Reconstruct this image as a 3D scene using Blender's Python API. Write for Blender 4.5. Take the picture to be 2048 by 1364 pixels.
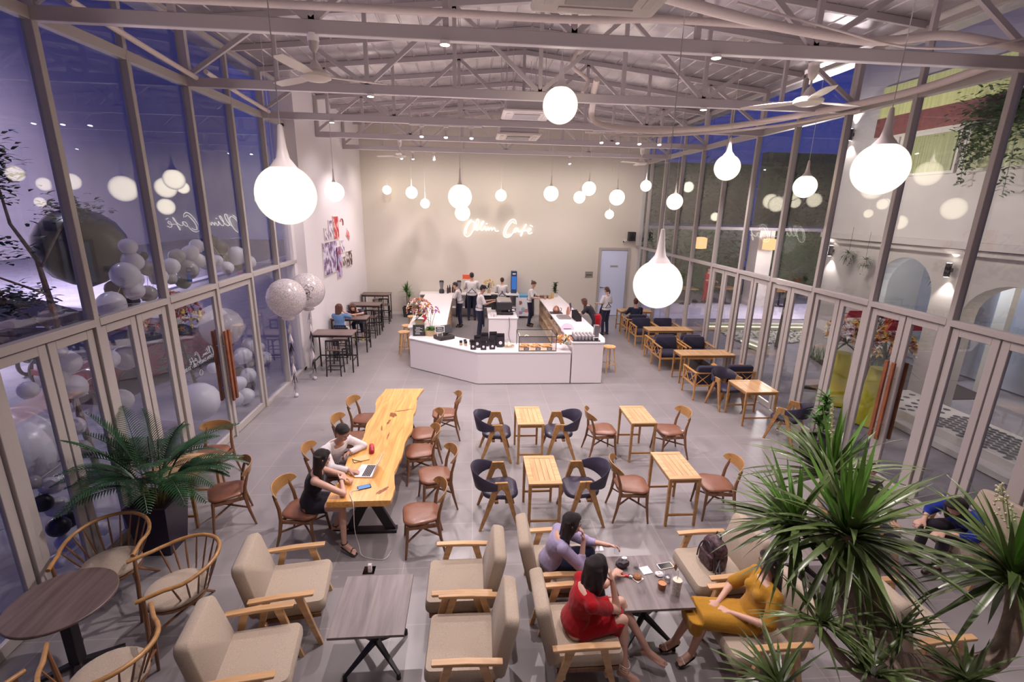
import bpy, bmesh, math, random
from math import sin, cos, pi, radians, sqrt, atan2
from mathutils import Vector, Matrix, Euler
random.seed(7)
SC = bpy.context.scene
COL = SC.collection
for o in list(bpy.data.objects): bpy.data.objects.remove(o)

# ------------------------------------------------------------ camera
PITCH, YAW, ROLL, CAMH, FPX = 0.268056, 0.0844567, 0.0224985, 4.056, 970.13
_f = Vector((sin(YAW)*cos(PITCH), cos(YAW)*cos(PITCH), -sin(PITCH)))
_r = _f.cross(Vector((0, 0, 1))).normalized(); _u = _r.cross(_f)
_r2 = _r*cos(ROLL)+_u*sin(ROLL); _u2 = -_r*sin(ROLL)+_u*cos(ROLL)
cd = bpy.data.cameras.new('camera'); cam = bpy.data.objects.new('camera', cd); COL.objects.link(cam)
cd.sensor_width = 36; cd.sensor_fit = 'HORIZONTAL'; cd.lens = FPX/2048*36
cd.clip_start = .05; cd.clip_end = 200
M = Matrix.Identity(4)
for i in range(3): M[i][0] = _r2[i]; M[i][1] = _u2[i]; M[i][2] = -_f[i]
M[2][3] = CAMH
cam.matrix_world = M
SC.camera = cam
# ------------------------------------------------------------ view, world
SC.view_settings.view_transform = 'Standard'; SC.view_settings.look = 'None'
SC.view_settings.gamma = 1; SC.view_settings.exposure = 0.36
SC.view_settings.use_curve_mapping = False
w = bpy.data.worlds.new('world'); SC.world = w; w.use_nodes = True
nt = w.node_tree; bg = nt.nodes['Background']
tc = nt.nodes.new('ShaderNodeTexCoord'); sp = nt.nodes.new('ShaderNodeSeparateXYZ'); cr = nt.nodes.new('ShaderNodeValToRGB')
nt.links.new(tc.outputs['Generated'], sp.inputs[0]); nt.links.new(sp.outputs['Z'], cr.inputs[0]); nt.links.new(cr.outputs[0], bg.inputs[0])
cr.color_ramp.elements[0].position = 0.0; cr.color_ramp.elements[0].color = (.035, .045, .16, 1)
cr.color_ramp.elements[1].position = .35; cr.color_ramp.elements[1].color = (.008, .018, .20, 1)
bg.inputs[1].default_value = 1.0

# ------------------------------------------------------------ lights of the room and added fill lamps (truss spotlights and globes are built below)
def lamp(kind, name, loc, power, color=(1, .9, .8), size=.1, rot=(0, 0, 0), spot=None, blend=.4):
    ld = bpy.data.lights.new(name, kind); ld.energy = power; ld.color = color
    if kind == 'SPOT':
        ld.spot_size = spot; ld.spot_blend = blend; ld.shadow_soft_size = size
    elif kind == 'AREA':
        ld.shape = 'RECTANGLE'; ld.size = size[0]; ld.size_y = size[1]
    else: ld.shadow_soft_size = size
    o = bpy.data.objects.new(name, ld); o.location = loc; o.rotation_euler = rot; COL.objects.link(o)
    return o
def V_(d): return Vector(d).to_track_quat('-Z', 'Y').to_euler()
WARM = (1, .86, .76); PINK = (1, .865, .875)
def spotdown(x, y, z, p, aim=(0, 0), ang=115, color=PINK, size=.03):
    d = Vector((aim[0], aim[1], -1)); 
    return lamp('SPOT', 'ceiling_spot', (x, y, z), p, color, size, d.to_track_quat('-Z', 'Y').to_euler(), radians(ang), .6)
SPOTS = [(-.2, 5.66, 5.62, 430), (3.3, 5.66, 5.62, 280), (-1.55, 8.3, 5.62, 280), (1.1, 8.3, 5.62, 170), (4.2, 8.3, 5.62, 200), (-2.8, 10.98, 5.6, 200), (5.0, 10.98, 5.6, 200),
         (-1.0, 10.9, 5.4, 150), (-.4, 10.9, 5.4, 150), (.15, 10.9, 5.4, 120), (3.0, 10.9, 5.4, 120), (3.5, 10.9, 5.4, 150), (4.0, 10.9, 5.4, 150),
         (-2.2, 16.2, 5.5, 130), (-1.0, 16.2, 5.5, 130), (3.2, 16.2, 5.5, 130), (1.2, 13.64, 5.6, 160), (-3.0, 14.6, 5.6, 100)]
for x, y, z, p in SPOTS:
    spotdown(x, y, z-.12, p, ang=125)
for x, y, p in [(1.75, .9, 60), (-1.0, 3.6, 85), (1.3, 2.9, 190), (3.9, 3.0, 70)]:  # first one is an added fill for the big plant's trunk and leaves
    spotdown(x, y, 5.5, p, ang=120)
# added fill lamp, stands in for light bounced up to the ceiling sheet
lamp('AREA', 'bounce_fill', (1, 9.5, 5.62), 110, (1, .84, .89), (9.0, 15.0), (pi, 0, 0))
for x in (-2.6, -1.0, .6, 2.2, 3.8, 5.2): lamp('SPOT', 'wall_washer', (x, 15.9, 5.5), 80, (1, .90, .80), .08, V_((0, .62, -.55)), radians(110), .8)
for y in (13.2, 15.2, 17.2): lamp('SPOT', 'wall_washer', (-2.2, y, 5.5), 48, (1, .88, .92), .08, V_((-.6, 0, -.75)), radians(100), .8)

# ------------------------------------------------------------ materials
MATS = {}
def nodes(name):
    m = bpy.data.materials.new(name); m.use_nodes = True; nt = m.node_tree
    return m, nt, nt.nodes['Principled BSDF']
def mat(name, col, rough=.5, metal=0., bump=0., bscale=60, var=0., vscale=8, spec=.5, coat=0., sub=0., trans=0., emis=None, estr=0, stretch=(1, 1, 1), alpha=None):
    if name in MATS: return MATS[name]
    m, nt, b = nodes(name); MATS[name] = m
    b.inputs['Base Color'].default_value = (*col, 1); b.inputs['Roughness'].default_value = rough; b.inputs['Metallic'].default_value = metal
    b.inputs['Specular IOR Level'].default_value = spec; b.inputs['Coat Weight'].default_value = coat
    if trans: b.inputs['Transmission Weight'].default_value = trans
    if emis: b.inputs['Emission Color'].default_value = (*emis, 1); b.inputs['Emission Strength'].default_value = estr
    if alpha is not None: b.inputs['Alpha'].default_value = alpha
    if var or bump:
        tc = nt.nodes.new('ShaderNodeTexCoord'); mp = nt.nodes.new('ShaderNodeMapping'); mp.inputs['Scale'].default_value = stretch
        nt.links.new(tc.outputs['Object'], mp.inputs[0])
    if var:
        n = nt.nodes.new('ShaderNodeTexNoise'); n.inputs['Scale'].default_value = vscale; n.inputs['Detail'].default_value = 5
        nt.links.new(mp.outputs[0], n.inputs[0])
        r = nt.nodes.new('ShaderNodeValToRGB'); nt.links.new(n.outputs[0], r.inputs[0])
        r.color_ramp.elements[0].position = .3; r.color_ramp.elements[1].position = .7
        r.color_ramp.elements[0].color = (*[c*(1-var) for c in col], 1); r.color_ramp.elements[1].color = (*[min(1, c*(1+var)) for c in col], 1)
        nt.links.new(r.outputs[0], b.inputs['Base Color'])
    if bump:
        n = nt.nodes.new('ShaderNodeTexNoise'); n.inputs['Scale'].default_value = bscale; n.inputs['Detail'].default_value = 3
        nt.links.new(mp.outputs[0], n.inputs[0])
        bp = nt.nodes.new('ShaderNodeBump'); bp.inputs['Strength'].default_value = bump; bp.inputs['Distance'].default_value = .01
        nt.links.new(n.outputs[0], bp.inputs['Height']); nt.links.new(bp.outputs[0], b.inputs['Normal'])
    return m
def wood(name, c0, c1, rough=.4, scale=1., axis='Y', dist=3., coat=.15, rings=6):
    """long grain along the given axis"""
    if name in MATS: return MATS[name]
    m, nt, b = nodes(name); MATS[name] = m
    tc = nt.nodes.new('ShaderNodeTexCoord'); mp = nt.nodes.new('ShaderNodeMapping')
    s = {'X': (1.2, 14, 14), 'Y': (14, 1.2, 14), 'Z': (14, 14, 1.2)}[axis]
    mp.inputs['Scale'].default_value = [k*scale for k in s]
    nt.links.new(tc.outputs['Object'], mp.inputs[0])
    n = nt.nodes.new('ShaderNodeTexNoise'); n.inputs['Scale'].default_value = 1; n.inputs['Detail'].default_value = 6; n.inputs['Distortion'].default_value = dist*.2
    nt.links.new(mp.outputs[0], n.inputs[0])
    r = nt.nodes.new('ShaderNodeValToRGB'); nt.links.new(n.outputs[0], r.inputs[0])
    r.color_ramp.elements[0].position = .3; r.color_ramp.elements[1].position = .68
    r.color_ramp.elements[0].color = (*c0, 1); r.color_ramp.elements[1].color = (*c1, 1)
    nt.links.new(r.outputs[0], b.inputs['Base Color'])
    b.inputs['Roughness'].default_value = rough; b.inputs['Coat Weight'].default_value = coat; b.inputs['Coat Roughness'].default_value = .25
    bp = nt.nodes.new('ShaderNodeBump'); bp.inputs['Strength'].default_value = .15; bp.inputs['Distance'].default_value = .005
    nt.links.new(n.outputs[0], bp.inputs['Height']); nt.links.new(bp.outputs[0], b.inputs['Normal'])
    return m
def fabric(name, col, var=.18, scale=260, bump=.5):
    if name in MATS: return MATS[name]
    m, nt, b = nodes(name); MATS[name] = m
    tc = nt.nodes.new('ShaderNodeTexCoord')
    n = nt.nodes.new('ShaderNodeTexNoise'); n.inputs['Scale'].default_value = scale; n.inputs['Detail'].default_value = 2
    nt.links.new(tc.outputs['Object'], n.inputs[0])
    r = nt.nodes.new('ShaderNodeValToRGB'); nt.links.new(n.outputs[0], r.inputs[0])
    r.color_ramp.elements[0].position = .35; r.color_ramp.elements[1].position = .65
    r.color_ramp.elements[0].color = (*[c*(1-var) for c in col], 1); r.color_ramp.elements[1].color = (*[min(1, c*(1+var)) for c in col], 1)
    nt.links.new(r.outputs[0], b.inputs['Base Color']); b.inputs['Roughness'].default_value = .9; b.inputs['Specular IOR Level'].default_value = .2
    b.inputs['Sheen Weight'].default_value = .15
    bp = nt.nodes.new('ShaderNodeBump'); bp.inputs['Strength'].default_value = bump; bp.inputs['Distance'].default_value = .003
    nt.links.new(n.outputs[0], bp.inputs['Height']); nt.links.new(bp.outputs[0], b.inputs['Normal'])
    return m
def emit(name, col, s):
    if name in MATS: return MATS[name]
    m = bpy.data.materials.new(name); m.use_nodes = True; nt = m.node_tree; nt.nodes.clear(); MATS[name] = m
    e = nt.nodes.new('ShaderNodeEmission'); e.inputs[0].default_value = (*col, 1); e.inputs[1].default_value = s
    o = nt.nodes.new('ShaderNodeOutputMaterial'); nt.links.new(e.outputs[0], o.inputs[0])
    return m
def glassmat(name, tint=(.93, .95, .96), refl=1.0, rough=0., ior=1.5):
    """thin pane: clear with mirror reflections"""
    if name in MATS: return MATS[name]
    m = bpy.data.materials.new(name); m.use_nodes = True; nt = m.node_tree; nt.nodes.clear(); MATS[name] = m
    t = nt.nodes.new('ShaderNodeBsdfTransparent'); t.inputs[0].default_value = (*tint, 1)
    g = nt.nodes.new('ShaderNodeBsdfGlossy'); g.inputs['Roughness'].default_value = rough; g.inputs[0].default_value = (1, 1, 1, 1)
    f = nt.nodes.new('ShaderNodeLayerWeight'); f.inputs[0].default_value = .5
    pw = nt.nodes.new('ShaderNodeMath'); pw.operation = 'POWER'; pw.inputs[1].default_value = 4.4
    mu = nt.nodes.new('ShaderNodeMath'); mu.operation = 'MULTIPLY_ADD'; mu.inputs[1].default_value = .9*refl; mu.inputs[2].default_value = .04*refl; mu.use_clamp = True
    mx = nt.nodes.new('ShaderNodeMixShader'); o = nt.nodes.new('ShaderNodeOutputMaterial')
    nt.links.new(f.outputs['Facing'], pw.inputs[0]); nt.links.new(pw.outputs[0], mu.inputs[0]); nt.links.new(mu.outputs[0], mx.inputs[0]); nt.links.new(t.outputs[0], mx.inputs[1]); nt.links.new(g.outputs[0], mx.inputs[2]); nt.links.new(mx.outputs[0], o.inputs[0])
    return m

# ------------------------------------------------------------ mesh builder
def V(*a): return Vector(a)
def frame(d, up=(0, 0, 1)):
    d = Vector(d).normalized(); up = Vector(up)
    if abs(d.dot(up)) > .98*up.length: up = Vector((0, 1, 0)) if abs(d.y) < .9 else Vector((1, 0, 0))
    x = d.cross(up).normalized(); y = x.cross(d).normalized()
    return d, x, y
class MB:
    def __init__(s): s.v = []; s.f = []
    def add(s, vs, fs):
        n = len(s.v); s.v += [tuple(v) for v in vs]; s.f += [tuple(i+n for i in f) for f in fs]; return s
    def box(s, c, size, rz=0, rx=0, ry=0):
        R = Euler((rx, ry, rz)).to_matrix(); h = [k/2 for k in size]; c = Vector(c)
        vs = [c+R @ Vector((x*h[0], y*h[1], z*h[2])) for x in (-1, 1) for y in (-1, 1) for z in (-1, 1)]
        return s.add(vs, [(0, 1, 3, 2), (4, 6, 7, 5), (0, 4, 5, 1), (2, 3, 7, 6), (0, 2, 6, 4), (1, 5, 7, 3)])
    def bar(s, p, q, w, h, w2=None, h2=None, up=(0, 0, 1)):
        p = Vector(p); q = Vector(q); d, x, y = frame(q-p, up); w2 = w if w2 is None else w2; h2 = h if h2 is None else h2
        vs = [p+x*a*w/2+y*b*h/2 for a, b in ((-1, -1), (1, -1), (1, 1), (-1, 1))]+[q+x*a*w2/2+y*b*h2/2 for a, b in ((-1, -1), (1, -1), (1, 1), (-1, 1))]
        return s.add(vs, [(3, 2, 1, 0), (4, 5, 6, 7), (0, 1, 5, 4), (1, 2, 6, 5), (2, 3, 7, 6), (3, 0, 4, 7)])
    def loft(s, rings, cap=True, closed=False):
        n = len(rings[0]); vs = [p for r in rings for p in r]; fs = []
        m = len(rings)
        for i in range(m if closed else m-1):
            j = (i+1) % m
            for k in range(n):
                l = (k+1) % n; fs.append((i*n+k, i*n+l, j*n+l, j*n+k))
        if cap and not closed:
            fs.append(tuple(reversed(range(n)))); fs.append(tuple((m-1)*n+k for k in range(n)))
        return s.add(vs, fs)
    def tube(s, pts, r, n=8, closed=False, flat=None):
        pts = [Vector(p) for p in pts]; m = len(pts); R = r if isinstance(r, (list, tuple)) else [r]*m
        rings = []; px = None
        for i, p in enumerate(pts):
            if closed: d = pts[(i+1) % m]-pts[i-1]
            else: d = pts[min(i+1, m-1)]-pts[max(i-1, 0)]
            d = d.normalized() if d.length > 1e-9 else Vector((0, 0, 1))
            if px is None: _, x, y = frame(d)
            else:
                x = px-d*px.dot(d); x = x.normalized() if x.length > 1e-6 else frame(d)[1]; y = d.cross(x)*-1; y = x.cross(d)
            px = x
            fl = flat or 1
            rings.append([p+x*cos(2*pi*k/n)*R[i]+y*sin(2*pi*k/n)*R[i]*fl for k in range(n)])
        return s.loft(rings, True, closed)
    def cone(s, p, q, r0, r1=None, n=14):
        return s.tube([p, q], [r0, r0 if r1 is None else r1], n)
    def lathe(s, prof, c=(0, 0, 0), n=24, rot=None):
        c = Vector(c); rings = []
        for r, z in prof:
            ring = [Vector((max(r, 1e-4)*cos(2*pi*k/n), max(r, 1e-4)*sin(2*pi*k/n), z)) for k in range(n)]
            if rot is not None: ring = [rot @ v for v in ring]
            rings.append([c+v for v in ring])
        return s.loft(rings)
    def sph(s, c, r, n=14, m=9, rot=None):
        r = (r, r, r) if not isinstance(r, (list, tuple)) else r; c = Vector(c); rings = []
        for i in range(m+1):
            t = -pi/2+pi*i/m; cr_ = max(cos(t), 1e-3)
            ring = [Vector((r[0]*cr_*cos(2*pi*k/n), r[1]*cr_*sin(2*pi*k/n), r[2]*sin(t))) for k in range(n)]
            if rot is not None: ring = [rot @ v for v in ring]
            rings.append([c+v for v in ring])
        return s.loft(rings)
    def prism(s, poly, z0, z1):
        n = len(poly); a = sum(poly[i][0]*poly[(i+1) % n][1]-poly[(i+1) % n][0]*poly[i][1] for i in range(n))
        if a < 0: poly = poly[::-1]
        return s.loft([[(x, y, z0) for x, y in poly], [(x, y, z1) for x, y in poly]])
    def plate(s, P, t, d):
        """polygon P of 3d points given thickness t along d"""
        d = Vector(d).normalized()*t; P = [Vector(p) for p in P]
        return s.loft([[p-d/2 for p in P], [p+d/2 for p in P]])
    def leaf(s, base, d, L, w, droop=.5, seg=5, fold=.15, tip=.0, up=(0, 0, 1), wprof=None):
        p = Vector(base); d = Vector(d).normalized(); n0 = len(s.v); vs = []; upv = Vector(up)
        for i in range(seg+1):
            t = i/seg
            side = d.cross(upv); side = side.normalized() if side.length > 1e-5 else Vector((1, 0, 0)); nrm = side.cross(d)
            ww = w*(wprof(t) if wprof else (min(1, .5+2.5*t)*(1-t**2.2)))/2+tip
            vs += [p-side*ww+nrm*ww*fold, p.copy(), p+side*ww+nrm*ww*fold]
            p = p+d*(L/seg); d = (d+Vector((0, 0, -1))*droop/seg).normalized()
        fs = []
        for i in range(seg):
            a = i*3; fs += [(a, a+1, a+4, a+3), (a+1, a+2, a+5, a+4)]
        return s.add(vs, fs)
    def mesh(s, name, smooth=40):
        me = bpy.data.meshes.new(name); me.from_pydata(s.v, [], s.f); me.validate(clean_customdata=False); me.update()
        if smooth:
            me.shade_smooth(); me.set_sharp_from_angle(angle=radians(smooth))
        return me
    def build(s, name, m=None, parent=None, bev=0, smooth=40, fixn=False, loc=None):
        me = s.mesh(name, smooth)
        if fixn:
            b = bmesh.new(); b.from_mesh(me); bmesh.ops.recalc_face_normals(b, faces=b.faces); b.to_mesh(me); b.free()
        o = bpy.data.objects.new(name, me); COL.objects.link(o)
        if m: me.materials.append(m)
        if parent: o.parent = parent
        if loc: o.location = loc
        if bev:
            md = o.modifiers.new('bevel', 'BEVEL'); md.width = bev; md.segments = 2; md.limit_method = 'ANGLE'; md.angle_limit = radians(35)
        return o
def tag(o, label=None, cat=None, group=None, kind=None):
    if label: o['label'] = label
    if cat: o['category'] = cat
    if group: o['group'] = group
    if kind: o['kind'] = kind
    return o
def thing(name, label, cat, loc=(0, 0, 0), rz=0, group=None):
    o = bpy.data.objects.new(name, None); o.empty_display_size = .1; COL.objects.link(o); o.location = loc; o.rotation_euler = (0, 0, rz)
    return tag(o, label, cat, group)
def kids(o): return [c for c in COL.objects if c.parent == o]
def copy_tree(o, loc=None, rz=None, label=None, scale=None, group=None, parent=None, ks=None):
    c = o.copy(); COL.objects.link(c)
    if parent: c.parent = parent
    if loc is not None: c.location = loc
    if rz is not None: c.rotation_euler = (0, 0, rz)
    if label: c['label'] = label
    if group: c['group'] = group
    if scale: c.scale = (scale,)*3 if not isinstance(scale, tuple) else scale
    for k in (ks if ks is not None else list(o.children)): copy_tree(k, parent=c)
    return c
def struct(o, label=None): o['kind'] = 'structure'; 
def place(proto, used, *a, **k):
    """the first call moves the prototype itself, later calls copy it"""
    if not used.get(proto.name):
        used[proto.name] = 1
        loc = k.get('loc', a[0] if a else None); rz = k.get('rz', a[1] if len(a) > 1 else None)
        if loc is not None: proto.location = loc
        if rz is not None: proto.rotation_euler = (0, 0, rz)
        if k.get('label'): proto['label'] = k['label']
        if k.get('group'): proto['group'] = k['group']
        if k.get('scale'): proto.scale = (k['scale'],)*3 if not isinstance(k['scale'], tuple) else k['scale']
        return proto
    return copy_tree(proto, *a, **k)
USED = {}
D = radians
def ring_pts(c, a, b, n, ax=(1, 0, 0), ay=(0, 1, 0), ph=0):
    c = Vector(c); ax = Vector(ax); ay = Vector(ay)
    return [c+ax*a*cos(2*pi*k/n+ph)+ay*b*sin(2*pi*k/n+ph) for k in range(n)]

# shared materials
m_white = mat('white_paint', (.74, .68, .66), .45)
m_steel = mat('white_steel', (.47, .42, .43), .38, bump=.05, bscale=30)
m_frame = mat('window_frame_paint', (.43, .39, .37), .35)
m_teak = wood('teak', (.44, .25, .11), (.68, .43, .22), .38)
m_teakx = wood('teak_cross', (.46, .27, .12), (.70, .45, .23), .38, axis='X')
m_oak = wood('honey_wood', (.42, .20, .06), (.62, .33, .11), .35, axis='Y')
m_walnut = wood('walnut_wood', (.13, .055, .025), (.27, .125, .055), .32, axis='Z')
m_walnut2 = wood('walnut_light', (.30, .15, .05), (.46, .25, .09), .32, axis='X')
m_slab = wood('slab_wood', (.55, .235, .05), (.80, .44, .13), .28, axis='Y', dist=9, coat=.6, scale=.8)
m_greywood = wood('grey_laminate', (.11, .085, .085), (.235, .195, .19), .42, axis='Y', coat=0)
m_darkwood = wood('dark_laminate', (.07, .045, .04), (.15, .105, .095), .4, axis='Y', coat=0)
m_linen = fabric('linen_fabric', (.42, .345, .27))
m_brownleather = mat('brown_leather', (.22, .090, .052), .33, bump=.15, bscale=150, var=.12, coat=.2)
m_navyleather = mat('navy_leather', (.035, .03, .055), .33, bump=.12, bscale=150, coat=.15)
m_navy = fabric('navy_fabric', (.025, .022, .045))
m_black = mat('black_metal', (.018, .014, .018), .4)
m_char = mat('charcoal_plastic', (.03, .03, .035), .5)
m_chrome = mat('chrome', (.75, .75, .78), .12, 1.)
m_globe = emit('globe_glass', (1, .86, .66), 3.0)
_n = m_globe.node_tree; _lw = _n.nodes.new('ShaderNodeLayerWeight'); _lw.inputs[0].default_value = .5; _mr = _n.nodes.new('ShaderNodeMapRange'); _mr.interpolation_type = 'SMOOTHSTEP'; _mr.inputs[1].default_value = .2; _mr.inputs[2].default_value = 1; _mr.inputs[3].default_value = 4.6; _mr.inputs[4].default_value = .62
_n.links.new(_lw.outputs['Facing'], _mr.inputs[0]); _n.links.new(_mr.outputs[0], _n.nodes['Emission'].inputs[1])
m_lampw = emit('lamp_face', (1, .95, .95), 14)
m_glass = glassmat('window_glass', refl=1.0)
m_clear = glassmat('clear_glass', (.97, .97, .98), refl=.8)
m_leafd = mat('leaf_dark', (.035, .10, .018), .38, var=.35, vscale=9)
m_leaf = mat('leaf_green', (.07, .18, .03), .38, var=.35, vscale=9)
m_bark = mat('bark', (.30, .23, .18), .8, bump=.6, bscale=40, var=.3, vscale=14)
m_soil = mat('soil', (.03, .02, .015), .95, bump=.5, bscale=60)
# ============================================================ ROOM
WLX, WRX, YB = -4.25, 6.36, 18.6
YL0, YR0, PAN = 5.657, 5.802, 1.33
TZ, HZ, EZ, RZ = 2.71, 5.75, 6.62, 7.15
RX = 1.06
# floor : grey porcelain tiles with pale joints
m, nt, b = nodes('floor_tiles')
tc = nt.nodes.new('ShaderNodeTexCoord'); br = nt.nodes.new('ShaderNodeTexBrick')
br.offset = 0.0; br.inputs['Scale'].default_value = 1; br.inputs['Brick Width'].default_value = .8; br.inputs['Row Height'].default_value = .8
br.inputs['Mortar Size'].default_value = .006; br.inputs['Mortar Smooth'].default_value = .3
br.inputs['Color1'].default_value = (.30, .275, .282, 1); br.inputs['Color2'].default_value = (.325, .298, .305, 1); br.inputs['Mortar'].default_value = (.42, .38, .37, 1)
nz = nt.nodes.new('ShaderNodeTexNoise'); nz.inputs['Scale'].default_value = 1.7; nz.inputs['Detail'].default_value = 6
mx = nt.nodes.new('ShaderNodeMixRGB'); mx.blend_type = 'MULTIPLY'; mx.inputs[0].default_value = .35
nt.links.new(tc.outputs['Object'], br.inputs[0]); nt.links.new(tc.outputs['Object'], nz.inputs[0])
nt.links.new(br.outputs[0], mx.inputs[1]); nt.links.new(nz.outputs[0], mx.inputs[2]); nt.links.new(mx.outputs[0], b.inputs['Base Color'])
rr = nt.nodes.new('ShaderNodeMapRange'); rr.inputs[3].default_value = .22; rr.inputs[4].default_value = .42
nt.links.new(nz.outputs[0], rr.inputs[0]); nt.links.new(rr.outputs[0], b.inputs['Roughness'])
m_floor = m
fl = MB().box((1.055, 8.0, -.05), (10.7, 21.3, .1)).build('floor', m_floor, smooth=0); fl['kind'] = 'structure'
m_wall = mat('wall_plaster', (.66, .60, .54), .75, bump=.05, bscale=25)
m_wallw = mat('wall_plaster_white', (.78, .73, .74), .7, bump=.05, bscale=25)
wb = MB().box((1.055, YB+.1, 3.7), (10.9, .2, 7.6)).build('wall_back', m_wall, smooth=0); wb['kind'] = 'structure'
wl = MB().prism([(-4.45, 12.1), (-3.97, 12.1), (-3.97, 18.6), (-4.45, 18.6)], 0, 7.4).build('wall_left', m_wallw, smooth=0); wl['kind'] = 'structure'
wf = MB().box((1.055, -2.6, 3.7), (10.9, .2, 7.6)).build('wall_front', m_wall, smooth=0); wf['kind'] = 'structure'
wn = MB().box((WLX-.1, -.5, 3.7), (.2, 4.3, 7.6)).box((WRX+.1, -.5, 3.7), (.2, 4.3, 7.6)).build('wall_side', m_wall, smooth=0); wn['kind'] = 'structure'
# skirting along back wall
bb = MB().box((.0, YB-.012, .05), (7.9, .02, .1)).build('baseboard_back', m_white, smooth=0); bb['kind'] = 'structure'
# corrugated metal ceiling on two pitches
m, nt, b = nodes('ceiling_sheet'); m_ceil = m
b.inputs['Metallic'].default_value = .55; b.inputs['Roughness'].default_value = .26
tc = nt.nodes.new('ShaderNodeTexCoord'); nz = nt.nodes.new('ShaderNodeTexNoise'); nz.inputs['Scale'].default_value = 2.2; nz.inputs['Detail'].default_value = 4
nt.links.new(tc.outputs['Object'], nz.inputs[0])
r = nt.nodes.new('ShaderNodeValToRGB'); r.color_ramp.elements[0].color = (.44, .40, .42, 1); r.color_ramp.elements[1].color = (.62, .57, .59, 1)
r.color_ramp.elements[0].position = .35; r.color_ramp.elements[1].position = .65
nt.links.new(nz.outputs[0], r.inputs[0]); nt.links.new(r.outputs[0], b.inputs['Base Color'])
bp = nt.nodes.new('ShaderNodeBump'); bp.inputs['Strength'].default_value = .5; bp.inputs['Distance'].default_value = .012
nt.links.new(nz.outputs[0], bp.inputs['Height']); nt.links.new(bp.outputs[0], b.inputs['Normal'])
def roofz(x): return RZ-(RZ-EZ)*abs(x-RX)/(WRX-RX)
mb = MB(); n = 0
prof = []
x = WLX-.5
while x < WRX+.5:
    prof += [(x, 0), (x+.28, 0), (x+.295, .012), (x+.31, .012)]; x += .325
top = [(px_, roofz(px_)+.07+dz) for px_, dz in prof]
vs = []; fs = []
for i, (px_, z) in enumerate(top): vs += [(px_, -2.7, z), (px_, YB, z)]
for i in range(len(top)-1): fs.append((2*i, 2*i+1, 2*i+3, 2*i+2))
mb.add(vs, fs)
ce = mb.build('ceiling', m_ceil, smooth=0); ce['kind'] = 'structure'
md = ce.modifiers.new('t', 'SOLIDIFY'); md.thickness = .02
# purlins
for i, y in enumerate([.6+1.33*k for k in range(14)]):
    mb = MB()
    mb.bar((WLX, y, roofz(WLX)+.02), (RX, y, RZ+.02), .05, .09).bar((RX, y, RZ+.02), (WRX, y, roofz(WRX)+.02), .05, .09)
    tr = mb.build('trim_%d' % (i+1), m_steel, smooth=0); tr['kind'] = 'structure'
# ------------------------------------------------------------ trusses
def truss(y, x0, label, full=True):
    t = thing('roof_truss', label, 'truss', (0, y, 0), 0, 'white steel roof trusses')
    MB().box(((x0+WRX)/2, 0, HZ+.0), (WRX-x0, .09, .13)).build('bottom_chord', m_steel, t, bev=.008)
    mb = MB(); mb.bar((x0, 0, roofz(x0)-.06), (RX, 0, RZ-.06), .07, .08); mb.bar((RX, 0, RZ-.06), (WRX, 0, roofz(WRX)-.06), .07, .08)
    mb.build('top_chord', m_steel, t)
    xs = [WLX+2.6525*k for k in range(5)]; xs[0] = max(x0, xs[0])
    for k in range(5):
        if k in (0, 4): 
            MB().box((xs[k]+(.05 if k == 0 else -.05), 0, (HZ+roofz(xs[k]))/2), (.08, .08, roofz(xs[k])-HZ)).build('end_post', m_steel, t)
        else: MB().box((xs[k], 0, (HZ+roofz(xs[k]))/2), (.06, .05, roofz(xs[k])-HZ)).build('web_post', m_steel, t)
        if k < 4:
            xm = (xs[k]+xs[k+1])/2; zt = roofz(xm)-.08
            MB().box((xm, 0, (HZ+zt)/2), (.06, .05, zt-HZ)).build('web_post', m_steel, t)
            MB().bar((xs[k], 0, HZ+.05), (xm, 0, zt), .05, .06).build('diagonal', m_steel, t)
            MB().bar((xs[k+1], 0, HZ+.05), (xm, 0, zt), .05, .06).build('diagonal', m_steel, t)
    return t
for i, (yy, lab) in enumerate([(5.66, 'roof truss nearest the camera, with two ceiling fans under its chord'), (8.32, 'second roof truss from the camera, hung with two small downlights'),
            (10.98, 'third roof truss, carrying two short tracks of spotlights above the bar front'), (13.64, 'fourth roof truss, with the two small far ceiling fans below it'),
            (16.30, 'fifth roof truss, the last one before the lettered back wall')]):
    truss(yy, WLX if i < 3 else -3.97, 'white steel '+lab)
# ------------------------------------------------------------ glass facades
def bay(side, y0, y1, n, leaf, top=True, wide=False, handles=None):
    X = WLX if side == 'left' else WRX; s = 1 if side == 'left' else -1   # s points indoors
    L = y1-y0; t = bpy.data.objects.new('window_%d' % n, None); COL.objects.link(t); t.location = (X, y0, 0); t['kind'] = 'structure'
    f = MB()
    f.box((0, 0, HZ/2), (.11, .075, HZ)); f.box((s*.012, L/2, TZ), (.10, L-.06, .085)); f.box((0, L/2, HZ), (.10, L, .12))
    f.box((0, L/2, EZ-.03), (.08, L, .08)); f.box((0, 0, (HZ+EZ)/2), (.08, .07, EZ-HZ))
    f.build('window_frame', m_frame, t, bev=.006)
    g = MB().box((-s*.02, L/2, (TZ+HZ)/2), (.008, L-.06, HZ-TZ-.08)); g.build('glass_pane', m_glass, t, smooth=0)
    MB().box((-s*.02, L/2, (EZ+HZ)/2), (.008, L-.06, EZ-HZ-.1)).build('glass_pane', m_glass, t, smooth=0)
    if leaf == 0:
        MB().box((-s*.02, L/2, TZ/2+.02), (.008, L-.06, TZ-.1)).build('glass_pane', m_glass, t, smooth=0)
        MB().box((0, L/2, .03), (.10, L, .06)).build('window_sill', m_frame, t)
    return t
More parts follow.
